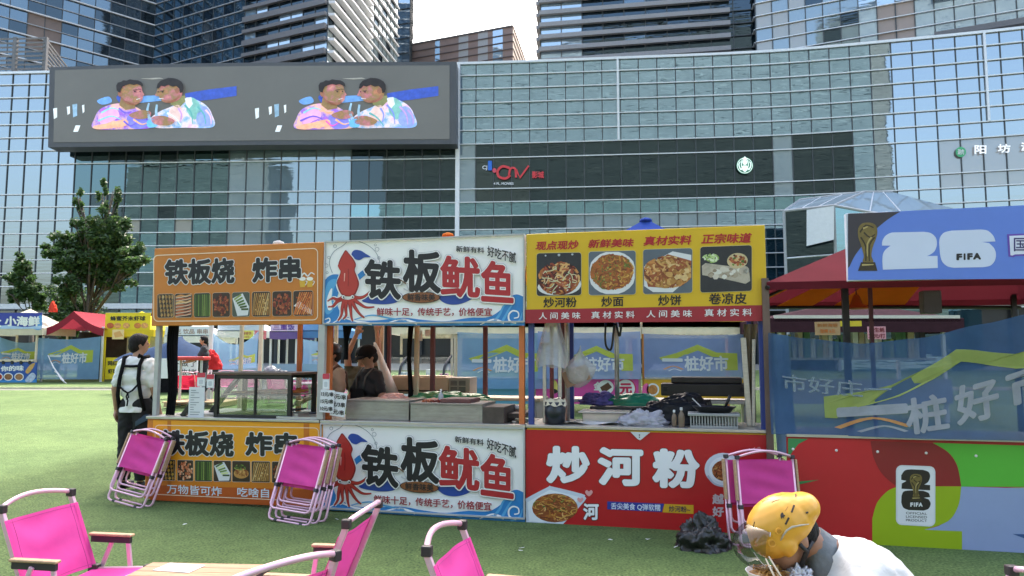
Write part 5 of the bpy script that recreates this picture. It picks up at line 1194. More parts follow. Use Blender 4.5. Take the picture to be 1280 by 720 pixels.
ua, z_ = rp(728, 522, .3); ub = rp(782, 522, .3)[0]; o = rowthing('steel_tray', 'shallow steel tray in front of the green sheet on the noodle counter', 'tray', ua, .3, CT); w = ub - ua
b = MB(); b.box(0, w, 0, .3, .0, .1, STEEL); b.build('tray', o, bevel=.008); b = MB(); b.box(-.04, w + .04, -.03, .34, .101, .115, STEEL); b.build('rim', o, bevel=.005)
b = MB(); b.grid(lambda a, c_: (-.18 + .9 * a, -.12 + .16 * c_, .012 + .012 * math.sin(a * 14 + c_ * 4)), 24, 6, mat('white wrapping', (.66, .64, .60), rough=.5, var=.1)); o2 = b.build('wrapping_sheet', None, roww(ua, .26, CT), ROW_A); tag(o2, 'flat white wrapping sheet before the steel tray', 'sheet')
ub = rp(735, 520, .5)[0]; o = rowthing('griddle', 'black rimmed griddle plate on the noodle counter behind the steel tray', 'griddle', ub, .62, CT); b = MB(); b.box(0, 1.1, 0, .45, .10, .15, mat('black iron', (.02, .02, .022), rough=.4, metal=.5)); b.box(.0, 1.1, 0, .45, .0, .098, STEELD); b.build('plate', o, bevel=.02)
u_, z_ = rp(748, 494, .8); lump('purple_cloth', 'blue and purple cloth heap left of the green sheet in the noodle stall', 'cloth', u_, .85, CT + .15, .2, .15, .12, mat('purple cloth', (.10, .085, .24), rough=.7, var=.6, vs=9), 7, .4, 3)
u_, z_ = rp(786, 496, .8); lump('green_sheet', 'folded green plastic sheet over the noodle stall griddle', 'cloth', u_ + .05, .85, CT + .15, .30, .16, .12, mat('green plastic cover', (.012, .19, .09), rough=.35, var=.2, vs=5), 11, .2, 2, sq=1.3)
u_, z_ = rp(802, 527, .2); lump('plastic_bag', 'knotted white plastic bag lying on the noodle counter edge', 'bag', u_, .22, CT, .21, .12, .13, mat('white thin plastic', (.62, .62, .68), rough=.3, var=.2, vs=14, alpha=.8, trl=.3, bump=.01, bs=20), 13, .5, 3.5)
u_, z_ = rp(850, 515, .5); lump('black_tarp', 'black plastic tarp draped over a wok beside the basket', 'tarp', u_, .52, CT, .40, .22, .27, mat('black tarp', (.016, .017, .019), rough=.32, var=.2, vs=9, bump=.012, bs=9), 17, .28, 2.4)
bottle('small sauce bottle at the left of the pair by the basket', 843, 533, .12, .15, mat('sauce plastic', (.22, .16, .11), rough=.2, var=.1, alpha=.85), WHT); bottle('taller sauce bottle with pale cap against the basket', 852, 534, .10, .18, mat('sauce plastic', (.22, .16, .11)), prn('#c8c8c8'))
ua, z_ = rp(863, 540, .06); ub = rp(923, 540, .06)[0]; o = rowthing('basket', 'grey slotted plastic basket on the noodle counter', 'basket', ua, .07, CT); w = ub - ua; h = rp(893, 517, .07)[1] - CT; GB = mat('grey basket plastic', (.33, .34, .33), rough=.5, var=.08); b = MB()
b.box(-.02, w + .02, -.015, .25, h - .024, h, GB); b.build('rim', o, bevel=.004); b = MB(); b.box(0, w, 0, .235, 0, .02, GB)
n = 16
for i in range(n + 1): x = (w - .012) * i / n; b.box(x, x + .012, 0, .012, .02, h - .025, GB); b.box(x, x + .012, .223, .235, .02, h - .025, GB)
for i in range(7): y = .215 * i / 6 + .005; b.box(0, .01, y, y + .01, .02, h - .025, GB); b.box(w - .01, w, y, y + .01, .02, h - .025, GB)
b.build('basket', o)
u_, z_ = rp(893, 515, .16); o = rowthing('frying_pan', 'black frying pan resting on the grey basket with its handle up', 'pan', u_, .19, CT + h + .001); b = MB()
b.lathe([(.14, 0), (.2, .055), (.205, .06), (.196, .06), (.136, .008)], mat('black pan', (.018, .017, .017), rough=.35, metal=.3), seg=28, sy=.6); b.build('pan', o, smooth=True)
b = MB(); b.tube([(.10, .02, .05), (.15, .02, .16)], [.012, .016], BLK, 8); b.build('handle', o, smooth=True)
b = MB(); b.tube([(-.12, -.02, .05), (-.2, .0, .13)], .006, STEEL, 6); b.build('ladle', o)
ua, z_ = rp(826, 495, 1.1); ub = rp(937, 495, 1.1)[0]; zt = rp(880, 480, 1.1)[1]; o = rowthing('grill_unit', 'long black grill with raised lid on the bench behind the noodle stall', 'grill', ua, 1.15, z_); w = ub - ua; DG = mat('dark grill', (.05, .046, .045), rough=.45, metal=.3, var=.15)
b = MB(); b.box(0, w, 0, .3, 0, zt - z_, DG); b.build('body', o, bevel=.012); b = MB(); b.box(w * .12, w * .93, .03, .27, zt - z_, zt - z_ + .07, DG); b.build('lid', o, bevel=.015)
b = MB(); [b.lathe([(.02, 0), (.015, .01)], BLK, (x, 0, 0), 10) for x in ()] ; b.box(w * .03, w * .08, -.012, 0, .05, .1, BLK); b.build('knob', o); b = MB(); b.box(w * .9, w * .95, -.012, 0, .05, .1, BLK); b.build('knob', o)

# price signs, lamp and clutter inside the football stall
def fcard(name, label, x0, x1, y0, y1, v, m, draw=None, cat='sign'):
    u0_, z0_ = rowuz(x0, y1, v, FO); u1_, z1_ = rowuz(x1, y0, v, FO); o = thing(name, label, cat, frow(u0_, v, z0_), ROW_A); b = MB(); b.box(0, u1_ - u0_, 0, .012, 0, z1_ - z0_, m); b.build('board', o)
    if draw: A = Art(lambda x, y, L: ((u1_ - u0_) * x, -.002 - .0015 * L, (z1_ - z0_) * (1 - y))); draw(A); A.build('lettering', o)
    return o
fcard('price_sign', 'pink price sign for grilled oysters seen over the sagging banner', 1085, 1107, 408, 424, 5.5, prn('#d89aa4'), lambda A: (A.T('烤生蚝', .06, .94, .08, .46, prn('#7a2430'), 1, bold=.03), A.T('38元/打', .04, .96, .56, .92, prn('#7a2430'), 1, bold=.03)))
fcard('price_sign', 'tan cardboard sign with faint orange writing above the sagging banner', 1019, 1050, 402, 419, 5.6, prn('#b09068'), lambda A: (A.T('新鲜海蛎', .1, .9, .12, .4, prn('#a86a30'), 1), A.T('现烤 6元', .2, .8, .55, .85, prn('#c8702a'), 1)))
fcard('shop_sign', 'yellow strip sign behind the football stall', 1050, 1077, 401, 408, 5.9, prn('#c8b830'))
uL, zL = rowuz(1071, 386, 1.4, FO); o = thing('pendant_lamp', 'orange cone lamp shade hanging inside the football stall tent', 'lamp', frow(uL, 1.4, zL), ROW_A); b = MB(); b.lathe([(.15, 0), (.13, .012), (.06, .05), (.035, .13), (.02, .15)], mat('orange shade', (.66, .17, .03), rough=.4, trl=.2), seg=20); b.build('lamp_shade', o, smooth=True)
b = MB(); b.tube([(0, 0, .15), (0, 0, .45)], .006, BLK, 6); b.build('cable', o)

# black rubbish bag and litter
PG = onz(884, 689); lump('garbage_bag', 'crumpled black rubbish bag on the turf below the red counter', 'bag', 0, 0, 0, .19, .16, .24, mat('black bin bag', (.010, .010, .011), rough=.28, var=.2, vs=7, bump=.015, bs=12), 21, .5, 3).location = PG + Vector((0, .1, 0))
for x, y in ((421, 650), (763, 676), (810, 675), (845, 685), (652, 686), (230, 517 + 140), (650, 690)):
    p = onz(x, y); b = MB(); a = rnd.uniform(0, 3); q = [(math.cos(a + k * 1.57) * rnd.uniform(.012, .03), math.sin(a + k * 1.57) * rnd.uniform(.006, .02), rnd.uniform(.004, .02)) for k in range(4)]
    b.add(q + [(x_, y_, z_ - .002) for x_, y_, z_ in q], [(0, 1, 2, 3), (7, 6, 5, 4), (0, 4, 5, 1), (1, 5, 6, 2), (2, 6, 7, 3), (3, 7, 4, 0)], PAPER)
    tag(b.build('paper_scrap', None, p), 'tiny white paper scrap on the turf before the stalls', 'litter', 'paper scraps on the turf')

# ================================================================= CHAIRS AND TABLE
PINK = mat('pink chair cloth', (.76, .082, .36), rough=.6, var=.09, vs=5, trl=.22, bump=.004, bs=7); SEAMP = mat('dark pink thread', (.48, .04, .22), rough=.8); PTUBE = mat('pale pink tube', (.82, .50, .62), rough=.28, metal=.25, var=.05); WOODA = mat('light wood arm', (.48, .31, .18), rough=.5, var=.2, vs=6, stretch=(1, 8, 8)); BKT = mat('dark bracket', (.035, .028, .032), rough=.45)
def open_chair(label):
    """chair facing -y, origin on the ground between its feet"""
    t = thing('camp_chair', label, 'chair', group='pink camp chairs around the table')
    H, w = .78, .245
    def back(x, s): return Vector((x, .17 + .17 * s, .36 + (H - .36) * s))     # s 0 seat .. 1 top
    for sx in (-1, 1): b = MB(); b.bar(back(sx * w, -.12), back(sx * w, 1), .022, .03, PTUBE, up=(0, 1, 0)); b.build('back_post', t, bevel=.004)
    b = MB(); pts = []
    for k in range(13): a = k / 12; x = -w + 2 * w * a; s_ = math.sin(math.pi * a); pts.append(back(x, 1) + Vector((0, .045 * s_, .035 * s_ ** .8 + .012)))
    b.tube(pts, .0135, PTUBE, 10); b.build('top_rail', t, smooth=True)
    for sx in (-1, 1): b = MB(); b.box(sx * w - .018, sx * w + .018, .315, .36, H - .015, H + .03, BKT); b.build('corner_cap', t, bevel=.006)
    b = MB(); b.grid(lambda a, c_: back(-w + .004 + (2 * w - .008) * a, .02 + .86 * c_) + Vector((0, .018 * math.sin(math.pi * a) + .007 * math.sin(c_ * 13 + a * 4 + 2 * math.sin(a * 5)) * math.sin(math.pi * a) - .016, 0)), 30, 30, PINK)
    b.grid(lambda a, c_: back(-w - .016 + .03 * a, .02 + .86 * c_) + Vector((0, -.017, 0)), 1, 4, PINK); b.grid(lambda a, c_: back(w - .014 + .03 * a, .02 + .86 * c_) + Vector((0, -.017, 0)), 1, 4, PINK); bk_ = b.build('backrest', t, smooth=True)
    srf = lambda a, c_: back(-w + .004 + (2 * w - .008) * a, .02 + .86 * c_) + Vector((0, .018 * math.sin(math.pi * a) + .007 * math.sin(c_ * 13 + a * 4 + 2 * math.sin(a * 5)) * math.sin(math.pi * a) - .016, 0))
    for pts in ([srf(.07, i / 16) for i in range(17)], [srf(.93, i / 16) for i in range(17)], [srf(i / 16, .955) for i in range(17)], [srf(i / 16, .045) for i in range(17)]): b = MB(); b.tube(pts, .0016, SEAMP, 5); b.build('seam', bk_, smooth=True)
    b = MB(); b.grid(lambda a, c_: (-.24 + .48 * a, .16 - .34 * c_, .355 + .02 * c_ - .03 * math.sin(math.pi * a) * math.sin(math.pi * min(1, c_ + .1))), 18, 14, PINK); b.build('seat', t, smooth=True)
    b = MB(); b.tube([(-.25, .17, .35), (-.25, -.165, .37), (-.235, -.19, .372), (.235, -.19, .372), (.25, -.165, .37), (.25, .17, .35)], .0125, PTUBE, 8); b.build('seat_tube', t, smooth=True)
    for sx in (-1, 1):
        b = MB(); b.box(sx * .25 - .02, sx * .25 + .02, -.21, -.165, .352, .392, BKT); b.build('corner_cap', t, bevel=.006); b = MB(); b.box(sx * .25 - .022, sx * .25 + .022, .13, .19, .31, .38, BKT); b.build('hinge', t, bevel=.006)
    for sx in (-1, 1):
        x = sx * .285
        b = MB(); b.box(x - .021, x + .021, -.055, .225, .535, .551, WOODA); b.build('armrest', t, bevel=.006)
        b = MB(); b.box(x - .011, x + .011, -.045, .215, .498, .534, BKT); b.build('bracket', t, bevel=.003)
        b = MB(); b.bar((x, -.025, .515), (x, -.10, .0), .016, .026, PTUBE, up=(0, 1, 0)); b.build('leg', t, bevel=.003)
        b = MB(); b.bar((x + sx * .017, .085, .515), (x + sx * .017, .30, .0), .016, .026, PTUBE, up=(0, 1, 0)); b.build('leg', t, bevel=.003)
    for y_ in (-.10, .30): b = MB(); b.tube([(-.285, y_, .012), (.285, y_, .012)], .011, PTUBE, 8); b.build('foot_bar', t, smooth=True)
    return t
ch = open_chair('pink camp chair at the lower left, facing right with its wooden armrests in full view')
def seat_chair(o, pa, pb, face):
    """stand a chair so that its top rail ends come at photo pixels pa (near) and pb (far), facing +1 right / -1 left"""
    A_, B_ = onz(*pa, .785), onz(*pb, .785); d = (B_ - A_); d.z = 0; d.normalize(); f = Vector((d.y, -d.x, 0)) * face
    m = (A_ + B_) / 2; o.rotation_euler = (0, 0, math.atan2(f.x, -f.y)); p = m - Vector((-f.x, -f.y, 0)) * .34; o.location = (p.x, p.y, 0)
seat_chair(ch, (2, 637), (88, 616), 1)
for lb, pa, pb, fc in (('pink camp chair left of the middle, seen from behind facing left', (433, 656), (474, 630), -1), ('pink camp chair at the bottom centre, facing right', (532, 690), (578, 656), 1), ('pink camp chair with only its pale top rail rising at the bottom edge', (310, 724), (397, 701), -1)):
    c2 = dup(ch, (0, 0, 0), (0, 0, 0), lb); seat_chair(c2, pa, pb, fc)
# folding table
o = thing('camp_table', 'low slatted wooden camp table beside the lower left chair', 'table', onz(185, 704, .44) + Vector((.32, -.5, -.44)), R_(-4)); b = MB(); WT = mat('table slat wood', (.40, .26, .15), rough=.5, var=.25, vs=5, stretch=(1, 9, 9)); n = 12
for i in range(n): b.box(-.34, .34, .5 - (i + 1) * .085 + .006, .5 - i * .085, .425, .44, WT)
b.build('tabletop', o, bevel=.003)
b = MB(); b.box(-.345, -.33, -.53, .51, .41, .436, BKT); b.box(.33, .345, -.53, .51, .41, .436, BKT); b.build('edge_rail', o)
for sx in (-1, 1):
    for sy in (-1, 1): b = MB(); b.bar((sx * .28, sy * .42, 0), (sx * .2, sy * .3, .415), .02, .02, BKT); b.build('leg', o)
LT_ = Vector(o.location); b = MB(); b.box(-.11, .11, -.07, .07, 0, .003, PAPER); A = Art(lambda x, y, L: (-.11 + .22 * x, -.07 + .14 * y, .0035 + .001 * L)); A.Q(.1, .9, .1, .1, .9, .9, .03, prn('#c8ccd0'), 0); A.Q(.3, .8, .3, .3, .7, .7, .03, prn('#a8aeb4'), 1)
o2 = b.build('table_card', None, LT_ + Vector((-.1, .40, .4415)), R_(-12)); A.build('printed_square', o2); tag(o2, 'white printed card taped to the camp table', 'card')

def folded_chair(label, group):
    """folded flat, standing on its lowest bar, face towards -y, origin at the foot"""
    t = thing('folded_chair', label, 'chair', group=group); w = .25
    b = MB()
    def U(y, z0, z1, ww, r=.0125, cr=.05):
        return [(-ww, y, z1), (-ww, y, z0 + cr), (-ww + cr * .3, y, z0 + cr * .3), (-ww + cr, y, z0), (ww - cr, y, z0), (ww - cr * .3, y, z0 + cr * .3), (ww, y, z0 + cr), (ww, y, z1)]
    b.tube(U(.0, .13, .84, w), .0125, PTUBE, 8); b.build('back_frame', t, smooth=True)
    b = MB(); b.tube(U(.035, .0125, .62, w + .012), .0125, PTUBE, 8); b.build('leg_frame', t, smooth=True)
    b = MB(); b.tube(U(.055, .22, .60, w - .03), .0115, PTUBE, 8); b.build('leg_frame', t, smooth=True)
    b = MB(); pts = [(-w + 2 * w * k / 12, -.03 * math.sin(math.pi * k / 12), .845 + .055 * math.sin(math.pi * k / 12)) for k in range(13)]; b.tube(pts, .0125, PTUBE, 8); b.build('top_rail', t, smooth=True)
    for nm_, w_, hw_, y0_, y1_, z0_, z1_ in (('corner_cap', w, .018, -.02, .02, .825, .862), ('hinge', w, .02, -.014, .05, .36, .40), ('foot_pad', .16, .02, .02, .05, .0, .028)):
        for sx in (-1, 1): b = MB(); b.box(sx * w_ - hw_, sx * w_ + hw_, y0_, y1_, z0_, z1_, BKT); b.build(nm_, t, bevel=.005)
    b = MB(); b.grid(lambda a, c_: (-w + 2 * w * a, -.008 + .03 * math.sin(math.pi * a) * (.5 + .5 * math.sin(c_ * 3)) + .006 * math.sin(c_ * 16 + a * 5) * math.sin(math.pi * a), .41 + .40 * c_), 22, 18, PINK); b.build('backrest', t, smooth=True)
    b = MB(); b.grid(lambda a, c_: (-.22 + .44 * a, .045 + .012 * math.sin(a * 8 + c_ * 6), .38 + .36 * c_), 10, 10, PINK); b.build('seat', t, smooth=True)
    for sx in (-1, 1): b = MB(); x = sx * (w + .026); b.box(x - .009, x + .009, -.02, .025, .44, .82, WOODA); b.build('armrest', t, bevel=.005)
    return t
fc0 = folded_chair('folded pink chair in front of the left stack, leaning on the orange counter', 'folded pink chairs leaning on the counters')
GF = 'folded pink chairs leaning on the counters'
def lean(o, foot, yaw, tilt, k, gap=.085, roll=0):
    d = Vector((math.sin(yaw), -math.cos(yaw), 0))      # facing direction of the seat side
    o.rotation_euler = (Matrix.Rotation(yaw, 3, 'Z') @ Matrix.Rotation(roll, 3, 'Y') @ Matrix.Rotation(-tilt, 3, 'X')).to_euler(); o.location = foot - d * gap * k + Vector((0, 0, .2 * math.sin(roll)))
stacks = [(onz(152, 634), R_(-20), R_(18), ('folded pink chair in front of the left stack, leaning on the orange counter', 'rear folded pink chair of the left stack, mostly hidden by the front one')),
          (onz(357, 655), R_(-24), R_(19), ('folded pink chair in front of the middle stack, between skewer and squid counters', 'second folded pink chair of the middle stack, showing at the right edge', 'last folded pink chair of the middle stack, against the counter')),
          (onz(966, 686), R_(3), R_(9), ('folded pink chair in front of the pair behind the yellow helmet', 'rear folded pink chair of the pair behind the helmet, showing at its left edge'))]
first = True
for foot, yaw, tilt, lbs in stacks:
    side = Vector((math.cos(yaw), math.sin(yaw), 0))
    for k_, lb in enumerate(lbs):
        o = fc0 if first else dup(fc0, (0, 0, 0), (0, 0, 0), lb); first = False
        o.scale = (.96, 1, .88); lean(o, foot + side * (.03 * k_ if foot.x < 0 else -.07 * k_), yaw + .05 * k_, tilt - .02 * k_, k_, .08, roll=R_(8) if foot.x < -3 else (R_(3) if foot.x < 0 else 0))
# ================================================================= STALLS ACROSS THE LAWN
def bgx(px, Y): return (px - 640) / FPX * Y / .997
WPOST = mat('white pole', (.66, .66, .64), rough=.5, var=.06); TARPB = mat('dark blue tent', (.008, .028, .075), rough=.7, var=.15)
def zpx(py, Y, px=640): return at(px, py, Y).z
def flatart(o, root, Y, dep=0.0):
    r = Vector(root)
    def fn(x, y, L): p = at(x, y, Y - dep) - r; return (p.x, p.y - .006 - .003 * L, p.z)
    return fn
def board(root, x0, x1, y0, y1, Y, m, name='sign_board', th=.05, parent=None):
    a, c = at(x0, y1, Y) - Vector(parent.location), at(x1, y0, Y) - Vector(parent.location); b = MB(); b.box(a.x, c.x, a.y, a.y + th, a.z, c.z, m); return b.build(name, parent)
def poles(t, xs, Y, d, ytop, m=WPOST, w=.07):
    g = gz(Y); ztop = zpx(ytop, Y)
    for px in xs:
        for dd in (.08, d):
            b = MB(); x = bgx(px, Y) - t.location.x; b.box(x - w / 2, x + w / 2, dd, dd + w, 0, ztop - g, m); b.build('post', t)
def gable(t, x0, x1, y_e, y_a, Y, d, m, sag=.1):
    """gable tent roof, ridge running away from the viewer"""
    L = Vector(t.location); b = MB(); a, c, ap = at(x0, y_e, Y) - L, at(x1, y_e, Y) - L, at((x0 + x1) / 2, y_a, Y) - L
    bk = Vector((0, d, 0)); n = 6
    for p, q in ((a, ap), (c, ap)):
        for i in range(n):
            e = lambda s: p.lerp(q, s) - Vector((0, 0, sag * math.sin(math.pi * s)))
            b.add([e(i / n), e((i + 1) / n), e((i + 1) / n) + bk, e(i / n) + bk], [(0, 1, 2, 3)], m)
            v = Vector((0, -.02, -.32)); b.add([e(i / n), e((i + 1) / n), e((i + 1) / n) + v, e(i / n) + v], [(0, 1, 2, 3)], m)
    b.build('canopy', t)
def pyramid(t, x0, x1, y_e, y_a, Y, d, m):
    L = Vector(t.location); b = MB(); a, c, ap = at(x0, y_e, Y) - L, at(x1, y_e, Y) - L, at((x0 + x1) / 2, y_a, Y) - L + Vector((0, d / 2, 0)); bk = Vector((0, d, 0))
    for vs in ([a, c, ap], [c, c + bk, ap], [c + bk, a + bk, ap], [a + bk, a, ap]): b.add(vs, [(0, 1, 2)], m)
    for p, q in ((a, c), (c, c + bk), (a, a + bk)): v = Vector((0, 0, -.3)); b.add([p, q, q + v, p + v], [(0, 1, 2, 3)], m)
    b.build('canopy', t)
GB_ = 'market stalls across the lawn'
# seafood stall
Y = 31; t = thing('seafood_stall', 'blue signed seafood stall at the far left edge across the lawn', 'stall', (bgx(20, Y), Y, gz(Y)), 0, GB_)
NAVY = prn('#2c3c98'); s = board(t, -22, 52, 391, 411, Y, NAVY, parent=t); A = Art(flatart(t, t.location, Y)); A.T('小海鲜', 6, 50, 395, 408, INKW, 1, bold=.045); A.build('lettering', s); A = Art(flatart(t, t.location, Y)); A.T('大', -14, 2, 396, 409, INKW, 1, bold=.04); A.build('lettering', s); A = Art(flatart(t, t.location, Y)); A.C([(44, 400), (52, 394), (52, 411), (42, 411), (46, 406)], prn('#4a90d0'), .5); A.P([(-22, 408.5), (10, 406.5), (30, 409), (52, 407), (52, 411), (-22, 411)], prn('#a8c0e0'), .6); A.build('wave_picture', s)
p = board(t, -22, 46, 453, 479, Y, prn('#24509c'), 'counter_panel', parent=t); A = Art(flatart(t, t.location, Y)); A.T('你的味', 1, 30, 457, 464, INKW, 1, slope=-1, bold=.04)
for x, c_ in ((-2, '#b83028'), (10.5, '#8a5a38'), (24, '#a07048')): A.E(x, 471, 6, 5, INKW, 1); A.E(x, 471, 4.8, 3.8, prn(c_, var=.4, vs=14), 2)
A.C([(32, 464), (38, 456), (44, 454), (40, 462), (35, 467)], prn('#c89a58', var=.3, vs=12), 1); A.C([(32, 474), (40, 466), (45, 470), (40, 477), (34, 478)], prn('#b8c4d4', var=.3, vs=10), 1); A.P([(-22, 476), (46, 474), (46, 479), (-22, 479)], prn('#3a8ac8'), .5); A.build('print', p)
poles(t, (-20, 47), Y, 2.2, 411, CREAM); pyramid(t, -24, 53, 410, 384, Y, 2.4, mat('cream canopy', (.66, .62, .5), rough=.8, trl=.35)); b = MB(); L = t.location; b.box(bgx(-22, Y) - L.x, bgx(46, Y) - L.x, -.03, .7, zpx(452, Y) - L.z, zpx(449.5, Y) - L.z, CREAM); b.build('countertop', t)
for i in range(6): px = -14 + i * 11; b = MB(); b.box(bgx(px, Y) - L.x, bgx(px, Y) - L.x + .1, -.04, .03, zpx(455, Y) - L.z, zpx(451, Y) - L.z, BLK); b.build('clamp', t)
banner('mesh_banner', 'blue mesh banner hung inside the seafood stall at the far left', (bgx(-24, Y), Y + 1.2, 0), 0, lambda a: zpx(420 + 8 * math.sin(a * 3), Y), lambda a: zpx(450, Y), bgx(42, Y) - bgx(-24, Y), .06, (.05, .75, .3, 1), MESHL, GRB, 5)
# red gable tent with blue banner
Y = 31.3; t = thing('gable_tent', 'dark red gable tent with a blue banner across its front, left beyond the lawn', 'tent', (bgx(92, Y), Y, gz(Y)), 0, GB_)
gable(t, 54, 130, 411, 389, Y, 3.0, mat('red tent cloth', (.30, .035, .055), rough=.75, var=.1, trl=.3), .12); poles(t, (55, 129), Y, 2.8, 408)
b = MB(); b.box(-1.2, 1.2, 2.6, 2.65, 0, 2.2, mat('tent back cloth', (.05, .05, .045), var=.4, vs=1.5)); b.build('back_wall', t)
banner('mesh_banner', 'pale blue mesh banner tied across the front of the dark red gable tent', (bgx(51, Y), Y - .12, 0), 0, lambda a: zpx(422 - 1.5 * a + 3 * math.sin(a * 3.1), Y), lambda a: zpx(474, Y), bgx(130, Y) - bgx(51, Y), .05, (.18, .9, .14, .62), MESHL, GRB, 6)
o = thing('rope_bundle', 'bundle of white ropes trailing from the red tent to the turf', 'rope', (bgx(76, Y), Y - .6, gz(Y)))
for i in range(6):
    q = [at(60 + 2 * i, 444 + 5 * i, Y - .22), at(66 + 2.4 * i, 458 + 3 * i, Y - .4), at(76 + 1.2 * i, 474 + 1.2 * i, Y - .7), at(84 + i, 480 + .4 * i, Y - .9), at(96, 482 - .5 * i, Y - .9)]; b = MB(); b.tube([p_ - Vector(o.location) for p_ in q], .016, WPOST, 6); b.build('rope', o, smooth=True)
lump('red_flag_cloth', 'small orange red cloth bundle on the peak behind the red tent', 'cloth', 0, 0, 0, .16, .14, .4, mat('red orange cloth', (.62, .06, .03), rough=.7), 4, .4, 2).location = at(66, 390, 32)
# honey mustard shrimp stall
Y = 31.6; t = thing('shrimp_stall', 'yellow signed fried shrimp ball stall behind the man in the white shirt', 'stall', (bgx(160, Y), Y, gz(Y)), 0, GB_); YS = prn('#e0c41c')
s = board(t, 131, 188, 391, 412, Y, YS, parent=t); A = Art(flatart(t, t.location, Y)); A.T('蜂蜜芥末虾球', 138, 182, 395, 401, INK, 1, bold=.03)
for x in (138, 147, 158, 172, 181): A.E(x, 407, 4.5, 3.6, prn(rnd.choice(['#c87838', '#d89858', '#b85a30']), var=.4, vs=12), 1)
A.build('lettering', s); p = board(t, 131, 188, 447, 474, Y, YS, 'counter_panel', parent=t); A = Art(flatart(t, t.location, Y)); A.T('网红', 135, 147, 451, 457, INK, 1, bold=.03); A.T('虾球', 135, 147, 461, 467, INK, 1, bold=.03); A.E(172, 458, 9, 8, prn('#d8a858', var=.4, vs=10), 1); A.build('lettering', p)
poles(t, (132, 187), Y, 2.2, 411, YS); pyramid(t, 128, 192, 412, 387, Y, 2.4, mat('yellow canopy', (.70, .55, .05), rough=.8, trl=.35)); b = MB(); b.box(bgx(131, Y) - t.location.x, bgx(188, Y) - t.location.x, 2, 2.04, 1, 2.2, mat('clear back sheet', (.5, .55, .58), alpha=.6)); b.build('back_sheet', t)
card_ = board(t, 140, 155, 412, 424, Y - .1, prn('#e8c890'), 'price_card', .02, t); A = Art(flatart(t, t.location, Y - .1)); A.P([(142, 416), (150, 413.5), (154, 420), (144, 422)], prn('#d8a060'), 1); A.build('picture', card_)
b_ = thing('yellow_tent', 'yellow tent peak showing beside the shrimp stall and the red tent', 'tent', (bgx(124, 36), 36, gz(36)), 0, GB_); gable(b_, 112, 150, 414, 395, 36, 2, mat('yellow canopy', (.70, .55, .05)), .05); poles(b_, (113, 149), 36, 1.8, 413)
# dark blue dome tent and white board
Y = 25; t = thing('dome_tent', 'dark blue dome tent left of the man in black', 'tent', (bgx(208, Y), Y, gz(Y)), 0, GB_); L = Vector(t.location); b = MB()
b.grid(lambda a, c_: ((a - .5) * 3.2 * (1 - c_ ** 2 * .9), -.2 + 1.6 * c_ + .05 * math.sin(a * 9), (zpx(451, Y) - L.z) + (zpx(419, Y) - zpx(451, Y)) * (math.sin(c_ * 1.57)) * (1 - .75 * abs(a - .5) * 1.2)), 24, 12, TARPB); b.build('canopy', t, smooth=True)
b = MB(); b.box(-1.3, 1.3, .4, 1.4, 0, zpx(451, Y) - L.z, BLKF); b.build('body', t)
o = thing('painted_board', 'white board with black brush characters standing under the dark blue tent', 'sign', (bgx(216, 23), 23, gz(23))); s = board(o, 186, 247, 448, 473, 23, PAPER, parent=o); A = Art(flatart(o, o.location, 23)); A.T('不做了', 214, 246, 450, 458, INK, 1, slope=1, bold=.0); A.T('就做堵', 211, 246, 461, 469, INK, 1, slope=1, bold=.0); A.build('lettering', s)
b = MB(); g = gz(23); [b.box(x - .03, x + .03, .06, .12, 0, zpx(455, 23) - g, WPOST) for x in (-.6, .65)]; b.build('leg', o)
# row of white and coloured stalls behind the display case
def simple_stall(name, label, x0, x1, ytop, ysign, Y, cloth, signm, txt=None, tm=None, ycount=None, cm=None):
    t = thing(name, label, 'stall', (bgx((x0 + x1) / 2, Y), Y, gz(Y)), 0, GB_); s = board(t, x0, x1, ytop, ysign, Y, signm, parent=t); poles(t, (x0 + 1, x1 - 1), Y, 2.2, ysign); pyramid(t, x0 - 1, x1 + 1, ysign - 1, ytop - 6, Y, 2.4, cloth)
    if txt: A = Art(flatart(t, t.location, Y)); A.T(txt, x0 + (x1 - x0) * .1, x0 + (x1 - x0) * .9, ytop + 3, ysign - 2.5, tm or TXG, 1, bold=.02); A.build('lettering', s)
    if ycount: p = board(t, x0 + 1, x1 - 1, ycount, 480, Y, cm or signm, 'counter_panel', parent=t)
    return t
WCL = mat('white sunlit cloth', (.72, .72, .70), rough=.8, trl=.4)
simple_stall('white_stall', 'white stall with pale grey lettering behind the man in black', 206, 266, 408, 420, 30, WCL, PAPER, '小吃 饮品 串串', prn('#a89088'), 452, prn('#c8ccd0'))
simple_stall('small_stall', 'stall hung with a yellow and a pink card, left of the cream post', 272, 330, 402, 414, 30.5, WCL, prn('#c8d0d8'), None, None, 455, prn('#a8b8c8'))
simple_stall('purple_stall', 'purple and white signed stall behind the orange post', 338, 372, 402, 415, 29, mat('violet cloth', (.20, .14, .36), rough=.8, trl=.3), prn('#c8b8d8'), '三重饭', prn('#5a3a9a'), 455, prn('#8aa0b8'))
simple_stall('blue_stall', 'blue roofed stall behind the people at the squid counter', 376, 436, 404, 414, 29.5, mat('sky cloth', (.12, .26, .5), rough=.8, trl=.3), prn('#6a98c8'), None, None, 455, prn('#88a8c0'))
